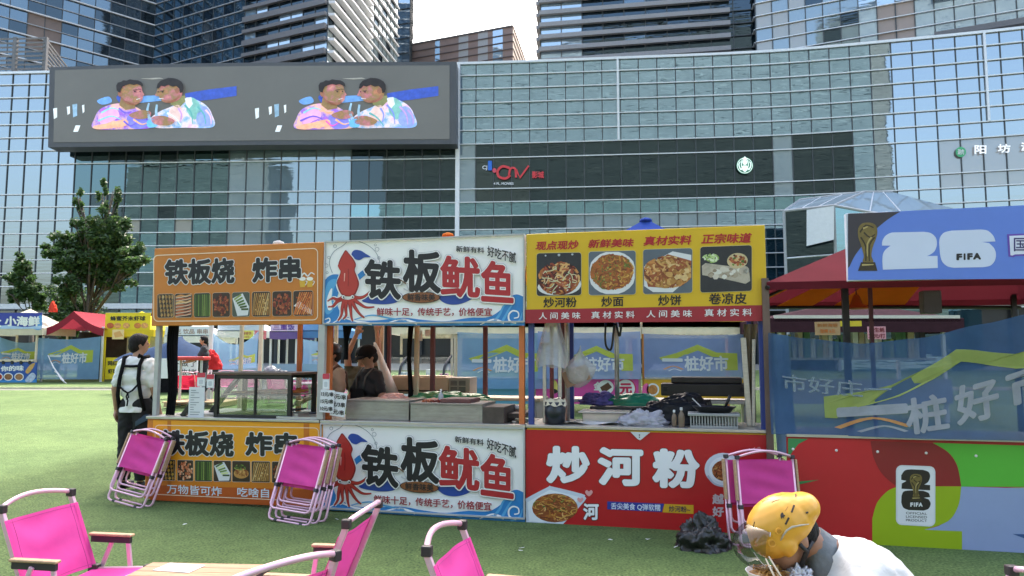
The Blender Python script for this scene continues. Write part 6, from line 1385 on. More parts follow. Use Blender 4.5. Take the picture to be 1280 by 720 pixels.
for lb, x0, x1, m in (('pale yellow paper card hung on the small white stall', 301, 317, prn('#e0d868')), ('pink paper card hung beside the pale yellow one', 318, 333, prn('#e07880'))):
    o = thing('paper_card', lb, 'card', at(x0, 424, 28)); a_, c_ = at(x0, 424, 28), at(x1, 413, 28); b = MB(); b.box(0, c_.x - a_.x, 0, .01, 0, c_.z - a_.z, m); b.build('sheet', o); A = Art(lambda x, y, L: ((c_.x - a_.x) * x, -.004 - .002 * L, (c_.z - a_.z) * (1 - y))); A.T('酱香饼' if 'yellow' in lb[:12] else '鱿鱼串', .15, .85, .15, .5, prn('#b86a50'), 1); A.T('10元', .3, .7, .6, .88, prn('#b86a50'), 1); A.build('lettering', o)
Y = 22; banner('mesh_banner', 'blue mesh banner sagging between poles behind the display case', (bgx(268, Y), Y, 0), 0, lambda a: zpx(416 + 20 * a * (1 - a) * 3.2 - 3 * a, Y), lambda a: zpx(462 - 2 * a, Y), bgx(325, Y) - bgx(268, Y), .08, (.35, .95, .45, .85), MESHL, GRB, 5)
banner('mesh_banner', 'small blue mesh banner behind the worker in the black cap', (bgx(380, 19), 19, 0), 0, lambda a: zpx(424 + 8 * a, 19), lambda a: zpx(455, 19), bgx(428, 19) - bgx(380, 19), .08, (.2, .95, .3, .9), MESHL, GRB, 5)
for px, lb in ((327, 'tall cream pole by the sagging banner behind the display case'), (265, 'white pole behind the man in black')): o = thing('pole', lb, 'pole', (bgx(px, 22), 22, gz(22))); b = MB(); b.box(-.05, .05, 0, .1, 0, zpx(404, 22) - gz(22), CREAM if px > 300 else WPOST); b.build('post', o)
lump('wrapped_pile', 'pile of goods under clear film right of the sagging banner', 'pile', 0, 0, 0, .75, .5, .85, mat('clear wrapped goods', (.17, .17, .18), rough=.3, var=.4, vs=6, bump=.03, bs=6), 31, .35, 3, 40).location = (bgx(352, 23), 23, gz(23))
# far chairs
RC = mat('red chair cloth', (.60, .03, .08), rough=.6, trl=.2)
far0 = None
for i, (px, Y, red) in enumerate(((240, 21, 1), (259, 21.2, 1), (292, 22, 0), (316, 22, 0), (351, 20.5, 0), (380, 18.5, 0), (400, 18.6, 0), (422, 19, 0))):
    lbs = ('red camp chair behind the glass case, leftmost of the far chairs', 'red camp chair beside the leftmost far one', 'pink camp chair under the sagging banner, left one', 'pink camp chair under the sagging banner, right one', 'pink camp chair before the wrapped pile', 'pink camp chair just right of the orange post', 'pink camp chair left of the capped worker', 'pink camp chair behind the capped worker')
    c2 = dup(ch, (bgx(px, Y), Y, gz(Y) + .06), (0, 0, R_(180 + rnd.uniform(-12, 12))), lbs[i]); c2['group'] = 'far camp chairs beyond the stalls'
    if red:
        for k_ in [o for o in bpy.data.objects if o.parent == c2 and o.name.startswith(('backrest', 'seat'))]:
            if k_.data.materials[0] == PINK:
                k_.data = k_.data.copy(); k_.data.materials[0] = RC
o = thing('round_table', 'small pink edged round table among the far chairs', 'table', (bgx(390, 17.5), 17.5, gz(17.5) + .04)); b = MB(); b.lathe([(.5, .70), (.52, .72), (.52, .735), (.5, .74)], PTUBE, seg=24); b.build('tabletop', o); b = MB(); b.tube([(0, 0, 0), (0, 0, .7)], .03, WPOST, 8); b.lathe([(.22, 0), (.04, .03)], WPOST, seg=14); b.build('leg', o)

# ================================================================= THE BACK ROW SEEN THROUGH THE STALLS
Y = 18; g = gz(Y)
PINKP = prn('#d04a98'); CRC = mat('cream bright canopy', (.80, .76, .62), rough=.8, trl=.5, var=.15, vs=5)
BACKD = mat('cream backdrop painted as sunlit leaves', (.80, .74, .60), rough=.8, var=.45, vs=9, trl=.3)  # speckled brightness of sunlit leaves painted into the cream
def back_stall(label, x0, x1, signm, panelm, cloth, ysign=(399, 409), text=None, tm=INKW, postm=CREAM):
    t = thing('market_stall', label, 'stall', (bgx((x0 + x1) / 2, Y), Y, g), 0, 'back row stalls facing away'); L = Vector(t.location)
    board(t, x0, x1, ysign[0], ysign[1], Y, signm, parent=t); poles(t, (x0 + 1, x1 - 1), Y, 2.0, ysign[1] - 3, postm, .06); pyramid(t, x0 - 1, x1 + 1, 402, 392, Y, 2.2, cloth)
    b = MB(); b.box(bgx(x0 + 1, Y) - L.x, bgx(x1 - 1, Y) - L.x, 1.9, 1.93, zpx(421, Y) - L.z, zpx(404, Y) - L.z, BACKD); b.build('bright_back_strip', t)  # added strip standing in for the sunlit band of leaves beyond
    p = board(t, x0 + 2, x1 - 2, 474, 505, Y, panelm, 'counter_panel', parent=t); b = MB(); b.box(bgx(x0 + 1, Y) - L.x, bgx(x1 - 1, Y) - L.x, -.02, .8, zpx(474, Y) - L.z, zpx(472.5, Y) - L.z, STEEL); b.build('countertop', t)
    if text: A = Art(flatart(t, L, Y)); text(A); A.build('print', p)
    return t
back_stall('back stall with a glass front, seen past the worker in black', 486, 566, prn('#b89a60'), prn('#c88aa8'), CRC, text=lambda A: (A.T('原味 甜品', 500, 550, 478, 490, INKW, 1, bold=.03),))
back_stall('back stall with lime panel behind the squid counter right post', 568, 664, prn('#d8c890'), prn('#5a98b0'), CRC, text=None)
def pinktxt(A):
    A.E(782, 486, 13, 13, prn('#c02050'), 1); A.E(782, 486, 11.5, 11.5, INKW, 2); A.T('元', 774, 790, 479, 493, prn('#c02050'), 3, bold=.05); A.E(757, 484, 10, 9, INKW, 1); A.P([(750, 484), (760, 478), (765, 484), (754, 492)], prn('#5a3a28'), 2); A.T('金', 742, 752, 477, 488, INKW, 1, bold=.04)
    A.C([(690, 474), (696, 478), (697, 490), (689, 491), (687, 482)], prn('#e0d070'), 1); A.E(692, 489, 5, 3, INK, 2)
back_stall('back stall with a hot pink printed panel behind the noodle stall', 668, 800, prn('#c83c60'), PINKP, CRC, text=pinktxt)
back_stall('back stall with a yellow panel behind the black grill', 803, 938, prn('#e0b428'), prn('#d8a428'), CRC, text=lambda A: (A.E(816, 487, 8, 8, INKW, 1), A.E(816, 487, 6, 6, prn('#b8783c', var=.4, vs=9), 2), A.C([(804, 482), (810, 480), (811, 494), (803, 494)], prn('#e05a98'), 1), A.T('香酥', 905, 930, 480, 494, INK, 1, bold=.03)), postm=prn('#d8882c'))
for lb, x0, x1, yt, yb, lg in (('blue mesh banner on the back row seen behind the squid counter', 572, 690, 415, 486, (.12, .92, .20, .72)), ('blue mesh banner on the back row seen between the posts of the noodle stall', 672, 800, 414, 474, (.22, .92, .28, .85)), ('blue mesh banner behind the black grill, its house logo in full view', 804, 938, 417, 472, (.14, .86, .22, .86))):
    yy = Y - .12 - (.1 if x0 == 672 else 0); banner('mesh_banner', lb, (bgx(x0, yy), yy, 0), 0, lambda a: zpx(yt + 2 * math.sin(a * 3.1), yy), lambda a: zpx(yb, yy), bgx(x1, yy) - bgx(x0, yy), .05, lg, mat('lilac mesh cloth', (.24, .33, .60), rough=.8, var=.10, vs=3, alpha=.76, trl=.35) if x0 > 600 else MESHL, GRB, 6)
# glass counter case on the back row
o = thing('display_case', 'curved glass case with black frame on the back row, seen behind the beige grill', 'display case', (bgx(525, 16.5), 16.5, gz(16.5))); L = Vector(o.location); b = MB()
x0, x1 = bgx(486, 16.5) - L.x, bgx(562, 16.5) - L.x; z0_, z1_ = zpx(478, 16.5) - L.z, zpx(445, 16.5) - L.z
b.bar((x0, 0, z1_), (x1, 0, z1_), .06, .06, BLK); b.bar((x0, .7, z1_), (x1, .7, z1_), .05, .05, BLK)
for x in (x0 + .3, x1 - .1): b.tube(catmull([(x, -.3, z0_), (x + .02, -.2, z0_ + .35), (x + .15, 0, z1_)], 5, False), .03, BLK, 6)
b.build('frame', o); b = MB(); b.box(x0, x1, -.3, .7, 0, z0_, mat('white counter', (.6, .6, .6), var=.05)); b.build('counter', o); b = MB(); b.add([(x0, -.28, z0_), (x1, -.28, z0_), (x1, -.02, z1_), (x0, -.02, z1_)], [(0, 1, 2, 3)], CLEAR); b.build('pane', o)
b = MB(); [b.box(x0 + .25 + i * .3, x0 + .42 + i * .3, .0, .4, z0_, z0_ + rnd.uniform(.12, .3), rnd.choice([prn('#d890b0'), prn('#e0e0e0'), prn('#b8c8d0'), prn('#c87a50')])) for i in range(4)]; b.build('goods', o)
# clutter seen under the football stall tent
Y = 16; o = thing('market_stall', 'cluttered stall seen through the football stall tent', 'stall', (bgx(1090, Y), Y, gz(Y)), 0, 'back row stalls facing away'); L = Vector(o.location)
poles(o, (975, 1180), Y, 2.0, 398, WPOST); board(o, 968, 1200, 394, 402, Y, prn('#c8c4b8'), parent=o); board(o, 975, 1190, 474, 505, Y, prn('#8a8a90'), 'counter_panel', parent=o); pyramid(o, 960, 1205, 398, 372, Y, 2.2, DKC)
b = MB()
for i in range(26): px = 976 + i * 8; z_ = zpx(430, Y) - L.z; x = bgx(px, Y) - L.x; b.box(x, x + rnd.uniform(.08, .16), .9, 1.1, z_ - .3, z_ + rnd.uniform(.05, .42), rnd.choice([PAPER, GREYP, prn('#8a9a48'), prn('#b0a080'), BLK, prn('#4a7a50'), prn('#c8b898')]))
b.box(bgx(972, Y) - L.x, bgx(1195, Y) - L.x, .88, 1.15, zpx(430, Y) - L.z - .35, zpx(430, Y) - L.z - .3, GREYP); b.build('goods', o)

# small hung things seen through the squid stall
for lb, x0, x1, y0, y1, v in (('white paper card hung under the squid canopy, the one by the dark pole', 523, 528, 413, 426, 1.3), ('white paper card hung under the squid canopy beside the striped post', 531, 538, 412, 420, 1.35)): card('paper_card', lb, x0, x1, y0, y1, v, PAPER, menu_lines)
o = thing('closed_parasol', 'closed white parasol leaning behind the worker in the black tee', 'parasol', roww(*rowuz(490, 500, 1.25)[:1], 1.25)); b = MB(); p0, p1 = at(491, 497, o.location.y), at(468, 428, o.location.y + .1)
b.tube([p0 - Vector(o.location), p0.lerp(p1, .25) - Vector(o.location), p0.lerp(p1, .9) - Vector(o.location), p1 - Vector(o.location)], [.09, .075, .03, .012], mat('white parasol cloth', (.72, .72, .70), trl=.2, bump=.02, bs=6), 12); b.build('parasol_cloth', o, smooth=True); b = MB(); b.tube([Vector((0, 0, 0)), p0 - Vector(o.location)], .02, WPOST, 8); b.build('pole', o)
# ================================================================= PEOPLE
SKIN = mat('skin', (.44, .24, .165), rough=.55, var=.08, vs=9); SKIND = mat('tanned skin', (.34, .18, .12), rough=.55, var=.08, vs=9)
HAIR = mat('black hair', (.010, .008, .008), rough=.7, var=.4, vs=30, bump=.012, bs=60, stretch=(1, 1, .3), spec=.25)
def cap_mesh(b, p, q, r0, r1, m, seg=14):
    p, q = Vector(p), Vector(q); d = (q - p); L = d.length; d = d.normalized() if L > 1e-6 else Vector((0, 0, 1)); pts, rr = [], []
    for k in range(5): t = math.pi / 2 * (1 - k / 5); pts.append(p - d * r0 * math.sin(t)); rr.append(max(.001, r0 * math.cos(t)))
    for k in range(6): t = k / 5; pts.append(p + d * L * t); rr.append(r0 + (r1 - r0) * t)
    for k in range(1, 6): t = math.pi / 2 * k / 5; pts.append(q + d * r1 * math.sin(t)); rr.append(max(.001, r1 * math.cos(t)))
    b.tube(pts, rr, m, seg)
def ell_mesh(b, c, r, m, rot=None, seg=18):
    c = Vector(c); R = rot.to_matrix() if rot else Matrix.Identity(3); vs, fs = [], []; n = 12
    for i in range(n + 1):
        p = -math.pi / 2 + math.pi * i / n
        for k in range(seg): t = 2 * math.pi * k / seg; vs.append(c + R @ Vector((r[0] * math.cos(p) * math.cos(t), r[1] * math.cos(p) * math.sin(t), r[2] * math.sin(p))))
    fs = [(i * seg + k, i * seg + (k + 1) % seg, (i + 1) * seg + (k + 1) % seg, (i + 1) * seg + k) for i in range(n) for k in range(seg)]
    b.add(vs, fs, m)
def melt(name, parts, m, parent, voxel=.014, smooth=4, cuts=(), loc=None, wrinkle=0):
    """join capsules and ellipsoids into one continuous skin; cuts = [(point, normal)] trims clean hems (the side the normal points to goes)"""
    b = MB()
    for p in parts:
        if p[0] == 'c': cap_mesh(b, p[1], p[2], p[3], p[4], m)
        else: ell_mesh(b, p[1], p[2], m, p[3] if len(p) > 3 else None)
    o = b.build(name + '_raw'); r = o.modifiers.new('r', 'REMESH'); r.mode = 'VOXEL'; r.voxel_size = voxel; r.adaptivity = 0
    s = o.modifiers.new('s', 'SMOOTH'); s.iterations = smooth; s.factor = .5
    bpy.context.view_layer.update(); dg = bpy.context.evaluated_depsgraph_get(); me = bpy.data.meshes.new_from_object(o.evaluated_get(dg)); old = o.data; bpy.data.objects.remove(o); bpy.data.meshes.remove(old)
    if wrinkle:
        me.update(); nv = [v.normal.copy() for v in me.vertices]
        for v, n_ in zip(me.vertices, nv):
            p = Vector(v.co); a = mnoise.noise(Vector((p.x * 9 + p.z * 5, p.y * 9, p.z * 13))); c_ = mnoise.noise(p * 26)
            v.co += n_ * wrinkle * ((.55 - abs(a) * 2.2) + .35 * c_)
    if cuts:
        bm = bmesh.new(); bm.from_mesh(me)
        for c, n in cuts: bmesh.ops.bisect_plane(bm, geom=bm.verts[:] + bm.edges[:] + bm.faces[:], plane_co=c, plane_no=n, clear_outer=True)
        bm.to_mesh(me); bm.free()
    me.name = name; me.materials.clear(); me.materials.append(m); me.polygons.foreach_set('use_smooth', [True] * len(me.polygons)); me.polygons.foreach_set('material_index', [0] * len(me.polygons)); me.update()
    o = bpy.data.objects.new(name, me); COL.objects.link(o); o.parent = parent
    if loc is not None: o.location = loc
    return o
V = Vector
def hand(w, d, palm, size=1.0, curl=.5):
    """palm and five fingers at wrist w pointing along d, palm facing 'palm'"""
    d, palm = V(d).normalized(), V(palm); palm = (palm - d * palm.dot(d)).normalized(); sd = d.cross(palm); s = size; P = []
    P.append(('c', w, w + d * .03 * s, .026 * s, .030 * s)); P.append(('e', w + d * .06 * s, (.038 * s, .038 * s, .038 * s))); P.append(('c', w + d * .045 * s + sd * .02 * s, w + d * .085 * s + sd * .026 * s, .02 * s, .014 * s)); P.append(('c', w + d * .045 * s - sd * .02 * s, w + d * .085 * s - sd * .026 * s, .02 * s, .014 * s))
    for i, ln in enumerate((.062, .072, .068, .052)):
        a = w + d * .088 * s + sd * (.03 - .02 * i) * s; dd = (d * math.cos(curl * .6) + palm * math.sin(curl * .6)); e = a + dd * ln * .5 * s; d3 = d * math.cos(curl * 1.5) + palm * math.sin(curl * 1.5)
        P.append(('c', a, e, .0095 * s, .009 * s)); P.append(('c', e, e + d3 * ln * .5 * s, .009 * s, .0075 * s))
    a = w + d * .035 * s + sd * .026 * s; e = a + (d * .6 + sd * .7 + palm * .35).normalized() * .045 * s; P.append(('c', a, e, .014 * s, .011 * s)); P.append(('c', e, e + (d * .9 + palm * .4).normalized() * .032 * s, .0105 * s, .009 * s))
    return P
def person(label, loc, rz, H, top, bottom, skin, arms, cap=None, apron=None, hair=True, shorts=False, headyaw=0, nod=0, scale=None, sleeve=.5, legs=True, hairm=HAIR, extra=None):
    """standing figure facing -y; arms = [(elbow, wrist, handdir)] right (-x) then left (+x), in units of its height"""
    t = thing('person', label, 'person', loc, rz); s = H; B = []; f = lambda x, y, z: V((x, y, z)) * s
    hip, sh, nk = .525, .815, .845
    for sx in (-1, 1):
        B += [('c', f(sx * .052, .0, hip - .02), f(sx * .058, -.006, .285), .050 * s, .033 * s), ('c', f(sx * .058, -.004, .285), f(sx * .06, .008, .055), .033 * s, .021 * s), ('c', f(sx * .06, .012, .024), f(sx * .066, -.075, .018), .022 * s, .017 * s)]
    B += [('c', f(0, .0, hip + .01), f(0, .004, .62), .062 * s, .060 * s), ('c', f(-.03, 0, hip), f(.03, 0, hip), .062 * s, .062 * s), ('c', f(-.036, .0, .70), f(.036, .0, .70), .062 * s, .062 * s), ('c', f(-.066, .004, .775), f(.066, .004, .775), .044 * s, .044 * s), ('c', f(-.05, .004, .80), f(.05, .004, .80), .04 * s, .04 * s), ('c', f(0, .006, .81), f(0, -.004, .885), .034 * s, .031 * s)]
    hc = f(0, -.012, .925); RH = Euler((nod, 0, headyaw)); RM = RH.to_matrix(); h_ = lambda x, y, z: hc + RM @ (V((x, y, z)) * s)
    B += [('e', hc, (.044 * s, .053 * s, .060 * s), RH), ('e', h_(0, -.012, -.03), (.034 * s, .038 * s, .036 * s), RH), ('e', h_(0, -.055, -.006), (.008 * s, .012 * s, .013 * s), RH), ('e', h_(-.045, .004, -.006), (.006 * s, .012 * s, .017 * s), RH), ('e', h_(.045, .004, -.006), (.006 * s, .012 * s, .017 * s), RH), ('e', h_(0, -.046, -.031), (.015 * s, .007 * s, .007 * s), RH)]
    T, slv = [], []
    for sx, (el, wr, hd, pl) in zip((-1, 1), arms):
        S_ = f(sx * .096, .006, sh - .014); E_, W_ = f(el[0] * .87, el[1], el[2]), f(wr[0] * .87, wr[1], wr[2])
        B += [('c', S_, E_, .030 * s, .024 * s), ('c', E_, W_, .024 * s, .0165 * s)] + hand(W_, V(hd), V(pl), s / 1.72)
        T.append(('c', S_, S_.lerp(E_, sleeve + .25), .036 * s, .035 * s)); slv.append((S_.lerp(E_, sleeve), (E_ - S_).normalized()))
    melt('body', B, skin, t, .011 * s / 1.7, 3)
    torso = [('c', f(-.03, 0, .50), f(.03, 0, .50), .074 * s, .074 * s), ('c', f(-.024, .0, .62), f(.024, .0, .62), .074 * s, .074 * s), ('c', f(-.044, .002, .71), f(.044, .002, .71), .073 * s, .073 * s), ('c', f(-.074, .005, .778), f(.074, .005, .778), .052 * s, .052 * s), ('c', f(-.045, .006, .808), f(.045, .006, .808), .042 * s, .042 * s), ('c', f(0, 0, .51), f(0, 0, .80), .075 * s, .056 * s)]
    melt('shirt', torso + T, top, t, .012 * s / 1.7, 5, cuts=[(f(0, 0, .487), (0, 0, -1)), (f(0, 0, .848), (0, 0, 1))] + [(c, n) for c, n in slv if abs(n.z) < .99 and False], wrinkle=.008)
    if legs:
        P_ = [('c', f(-.035, 0, .53), f(.035, 0, .53), .070 * s, .070 * s)]; lo = .30 if shorts else .055
        for sx in (-1, 1): P_ += [('c', f(sx * .05, 0, .50), f(sx * .058, -.004, .29), .062 * s, .050 * s)] + ([] if shorts else [('c', f(sx * .058, -.004, .29), f(sx * .062, .004, .045), .050 * s, .041 * s)])
        melt('trousers', P_, bottom, t, .013 * s / 1.7, 4, wrinkle=.008, cuts=[(f(0, 0, .575), (0, 0, 1)), (f(0, 0, lo), (0, 0, -1))])
        sh_ = []
        for sx in (-1, 1): sh_ += [('c', f(sx * .06, .016, .022), f(sx * .067, -.085, .018), .027 * s, .021 * s)]
        melt('shoe', sh_, BLK, t, .012, 3, cuts=[(f(0, 0, .0), (0, 0, -1))])
    if hair:
        HP_ = [('e', h_(0, .008, .016), (.053 * s, .060 * s, .058 * s), RH), ('e', h_(0, .026, -.012), (.049 * s, .043 * s, .050 * s), RH)] + ([] if cap else [('e', h_(.012, -.02, .042), (.036 * s, .036 * s, .026 * s), RH)]); fn_ = RM @ V((0, -1, -.55)); fp = h_(0, -.030, .012)
        melt('hair', HP_, hairm, t, .009, 2, cuts=[(fp, fn_)])
    b = MB()
    for sx in (-1, 1): ell_mesh(b, h_(sx * .018, -.0475, .004), (.006 * s, .004 * s, .0035 * s), BLK, RH, 8); ell_mesh(b, h_(sx * .018, -.0485, .0165), (.011 * s, .003 * s, .002 * s), HAIR, RH, 8)
    b.build('eye', t)
    if cap:
        c_ = MB(); c_.grid(lambda a, q: h_(*((lambda t_, p_: (.061 * math.cos(t_) * math.cos(p_), .069 * math.sin(t_) * math.cos(p_) + .004, .012 + .072 * math.sin(p_) ** .8))(a * 2 * math.pi, q * math.pi / 2))), 28, 8, cap)
        c_.grid(lambda a, q: h_((a - .5) * .112 * (1 - .15 * q), -.052 - .062 * q * (1 - (2 * a - 1) ** 2 * .55), .034 - .012 * q - .008 * (2 * a - 1) ** 2), 12, 4, cap); c_.build('cap', t, smooth=True)
    if extra: extra(t, f, h_)
    return t
WSH = mat('white tee', (.80, .80, .79), rough=.8, var=.05, vs=4, bump=.01, bs=9); BSH = mat('black tee', (.014, .014, .017), rough=.85, var=.1, bump=.008, bs=9); TRO = mat('black trousers', (.012, .012, .015), rough=.85, var=.1, bump=.01, bs=7); TANS = mat('beige shirt', (.42, .30, .22), rough=.8, var=.08, bump=.01, bs=9); OLV = mat('olive shirt', (.09, .09, .06), rough=.85, var=.1)
# man in the white tee, back towards us, black apron straps, dark cap in his right hand
def straps(t, f, h_):
    b = MB(); w = .018
    for sx in (-1, 1): b.tube([f(sx * .064, -.02, .846), f(sx * .066, .045, .838), f(sx * .058, .064, .79), f(sx * .066, .081, .70), f(sx * .080, .072, .60), f(sx * .088, .036, .50)], [.012 * 1.84] * 6, BLKF, 8)
    b.tube([f(-.059, .066, .785), f(0, .070, .782), f(.059, .066, .785)], .016, BLKF, 8); b.tube([f(-.070, .086, .668), f(-.03, .086, .628), f(0, .085, .612), f(.03, .086, .628), f(.072, .085, .665)], .011, BLKF, 6)
    b.tube([f(0, .084, .615), f(.008, .088, .59), f(-.004, .088, .565), f(.002, .086, .53)], .009, BLKF, 6); b.tube([f(.0, .086, .61), f(-.010, .090, .585), f(.006, .088, .572)], .008, BLKF, 6); b.tube([f(-.05, .06, .842), f(-.058, .075, .855), f(-.066, .05, .842)], .02, BLKF, 8); b.build('apron_strap', t, smooth=True)
    b = MB(); b.grid(lambda a, q: f((a - .5) * .20, -.085 - .02 * math.cos((a - .5) * 3), .30 + .5 * q), 8, 8, BLKF); b.build('apron', t, smooth=True)
mw = at(170, 500, 9.0)
person('man in a white tee with black apron straps, back turned, beside the orange skewer stall', (mw.x, 9.0, gz(9)), R_(172), 1.85, WSH, TRO, SKIN, [((-.155, .02, .64), (-.165, -.03, .50), (0, -.3, -1), (1, 0, 0)), ((.150, .03, .64), (.155, .0, .50), (0, -.1, -1), (-1, 0, 0))], headyaw=R_(-48), extra=straps, sleeve=.55)
o = thing('cap', 'dark blue cap held low by the man in the white tee', 'cap', at(180, 528, 8.93) ); b = MB(); NV = mat('navy cap', (.02, .045, .075), rough=.6, var=.15)
b.grid(lambda a, q: (.11 * math.cos(a * 6.2832) * math.cos(q * 1.57), .06 * math.sin(a * 6.2832) * math.cos(q * 1.57), .10 * math.sin(q * 1.57)), 20, 6, NV); b.build('crown', o, smooth=True); b = MB(); b.grid(lambda a, q: (-.09 - .11 * q, (a - .5) * .12 * (1 - .3 * q), -.01 - .045 * q), 6, 4, NV); b.build('brim', o, smooth=True); o.rotation_euler = (0, R_(-28), R_(5))
# worker in black tee and cap
def bib(t, f, h_):
    b = MB()
    for sx in (-1, 1): b.tube([f(sx * .045, -.07, .70), f(sx * .06, -.065, .79), f(sx * .065, -.01, .848), f(sx * .05, .06, .81)], .012, mat('grey strap', (.09, .085, .08), rough=.8), 6)
    b.grid(lambda a, q: f((a - .5) * .17, -.092 - .012 * math.cos((a - .5) * 3), .42 + .29 * q), 8, 6, BLKF); b.build('apron', t, smooth=True); b = MB(); ell_mesh(b, f(-.03, -.115, .60), (.07, .03, .035), RED_L, None, 10); b.build('red_cloth', t)
pw = roww(*rowuz(457, 480, .95)[:1], .95)
person('worker in a black tee and black cap bending over the squid griddle', pw + V((.04, 0, 0)), R_(-48), 1.71, BSH, TRO, SKIND, [((-.14, -.06, .66), (-.12, -.17, .57), (.2, -1, -.2), (0, 0, -1)), ((.185, .01, .665), (.175, -.10, .56), (-.2, -1, -.4), (0, 0, -1))], cap=BLKF, nod=R_(24), extra=bib)
# man reaching up behind her
pr = roww(*rowuz(462, 470, 1.7)[:1], 1.7)
person('man in an olive shirt raising both arms behind the black capped worker', pr + V((-.10, 0, gz(9))), R_(20), 1.70, OLV, TRO, SKIN, [((-.13, -.02, .93), (-.06, -.05, 1.08), (.3, -.2, 1), (0, -1, 0)), ((.13, -.10, .90), (.10, -.13, 1.10), (-.1, -.1, 1), (0, -1, 0))], sleeve=.45)
# worker in beige with cap, behind the post
def bpack(t, f, h_): b = MB(); b.tube([f(.06, -.075, .70), f(.07, -.06, .80), f(.075, .0, .85), f(.06, .07, .80), f(.055, .085, .68)], .017, mat('brown strap', (.12, .07, .05), rough=.7), 8); b.build('strap', t, smooth=True)
pb = roww(*rowuz(416, 470, 1.0)[:1], 1.0)
person('worker in a beige shirt and black cap, half hidden by the orange post', pb + V((0, 0, gz(9))), R_(-52), 1.72, TANS, TRO, SKIND, [((-.14, -.05, .66), (-.10, -.18, .60), (.1, -1, -.2), (0, 0, -1)), ((.15, .0, .65), (.14, -.10, .54), (0, -.7, -.7), (-1, 0, 0))], cap=BLK, extra=bpack)
# man in black across the lawn
Y = 20.0; pm_ = at(254, 470, Y); o = thing('pallet', 'low wooden platform under the man in black across the lawn', 'platform', (pm_.x, Y, gz(Y) + .03)); b = MB(); [b.box(-.8, .8, -.6 + i * .2, -.44 + i * .2, .10, .13, WOODA) for i in range(6)]; b.build('slat', o); b = MB(); [b.box(x - .05, x + .05, -.6, .58, 0, .099, WOODA) for x in (-.7, 0, .7)]; b.build('runner', o)
person('man in a black tee and dark shorts leaning on a red tray across the lawn', (pm_.x, Y, gz(Y) + .16), R_(-75), 1.74, mat('charcoal tee', (.035, .035, .04), rough=.85), TRO, SKIN, [((-.14, -.05, .66), (-.11, -.19, .60), (.1, -1, -.1), (0, 0, -1)), ((.14, -.06, .66), (.12, -.19, .60), (-.1, -1, -.1), (0, 0, -1))], shorts=True)
o = thing('tray_table', 'red topped serving table beside the man in black', 'table', (bgx(236, 19.6), 19.6, gz(19.6) + .03)); b = MB(); zt = zpx(447, 19.6) - gz(19.6); b.box(-.42, .46, 0, .5, zt - .1, zt, mat('red tray plastic', (.55, .04, .04), rough=.45)); b.build('top', o, bevel=.03); b = MB(); [b.box(x, x + .05, y, y + .05, 0, zt - .1, GREYP) for x in (-.35, .35) for y in (.05, .4)]; b.build('leg', o)
lump('red_bag', 'red bag on the far chairs right of the man in black', 'bag', 0, 0, 0, .28, .2, .5, mat('red bag cloth', (.55, .03, .03), rough=.5), 9, .35).location = (bgx(268, 20.6), 20.6, zpx(462, 20.6))

# ----------------------------------------------------------------- rider in a yellow helmet eating noodles
YR = 2.88
rd = thing('person', 'rider in a yellow helmet and white tee bending over a bowl of noodles, bottom right', 'person', (at(1130, 700, YR).x, YR, 0)); RO = V(rd.location)
def q(x, y, dy=0.0): return at(x, y, YR + dy) - RO
px_ = YR / FPX
HR_ = Euler((0, R_(-29), 0))            # the face looks left (-x) and down
hc = q(984, 664)
def hd(x, y, z): return hc + HR_.to_matrix() @ V((x, y, z))   # x back(+)/front(-), z up along the head
SK2 = mat('rider skin', (.36, .19, .125), rough=.5, var=.1, vs=14)
hip_ = q(1205, 880); sh_ = q(1060, 716); B = [('e', hc, (.096, .076, .108), HR_), ('e', hd(-.03, 0, -.055), (.075, .062, .072), HR_), ('e', hd(-.062, 0, -.095), (.038, .036, .03), HR_), ('e', hd(-.107, 0, -.036), (.020, .014, .022), HR_), ('e', hd(-.092, 0, -.074), (.016, .024, .012), HR_)]
for sy in (-1, 1): B.append(('e', hd(.016, sy * .078, -.03), (.022, .010, .034), HR_))
B += [('c', hd(.045, 0, -.05), q(1036, 692), .058, .064), ('c', q(1036, 692), q(1060, 716), .064, .08)]
B += [('c', sh_ + V((0, -.12, 0)), sh_ + V((0, .12, 0)), .085, .085), ('c', sh_ + V((.04, 0, -.04)), hip_, .13, .13), ('c', hip_ + V((0, -.08, 0)), hip_ + V((0, .08, 0)), .14, .14)]
bowl = q(959, 713)
for sy in (-1, 1):
    S_ = sh_ + V((.0, sy * .19, -.01)); E_ = q(1010, 830, 0) + V((0, sy * .24, 0)); W_ = q(1000, 762) + V((0, sy * .11, -.01)) if sy < 0 else q(985, 770) + V((0, .09, 0))
    B += [('c', S_, E_, .052, .042), ('c', E_, W_, .042, .029)] + hand(W_, (-.75, -sy * .55, .25) if sy < 0 else (-.6, -.5, .1), (-.3, -sy * 1.0, .0) if sy < 0 else (-.4, -1, 0), 1.0, .75)
for sy in (-1, 1):
    K_ = V((hip_.x - .42, sy * .14, .48)); F_ = V((hip_.x - .40, sy * .14, .06)); B += [('c', hip_ + V((0, sy * .09, 0)), K_, .085, .062), ('c', K_, F_, .06, .042), ('c', F_ + V((.03, 0, -.02)), F_ + V((-.15, sy * .02, -.03)), .038, .032)]
melt('body', B, SK2, rd, .0085, 3)
WT2 = mat('white tee thin', (.62, .62, .62), rough=.8, var=.04, vs=5, bump=.012, bs=8)
T = [('c', sh_ + V((.01, -.145, .005)), sh_ + V((.01, .145, .005)), .098, .098), ('c', sh_ + V((.045, -.05, -.03)), hip_ + V((0, -.05, 0)), .152, .158), ('c', sh_ + V((.045, .05, -.03)), hip_ + V((0, .05, 0)), .152, .158), ('c', q(1040, 697), sh_, .076, .105), ('c', q(1076, 732), q(1150, 805), .155, .16)]
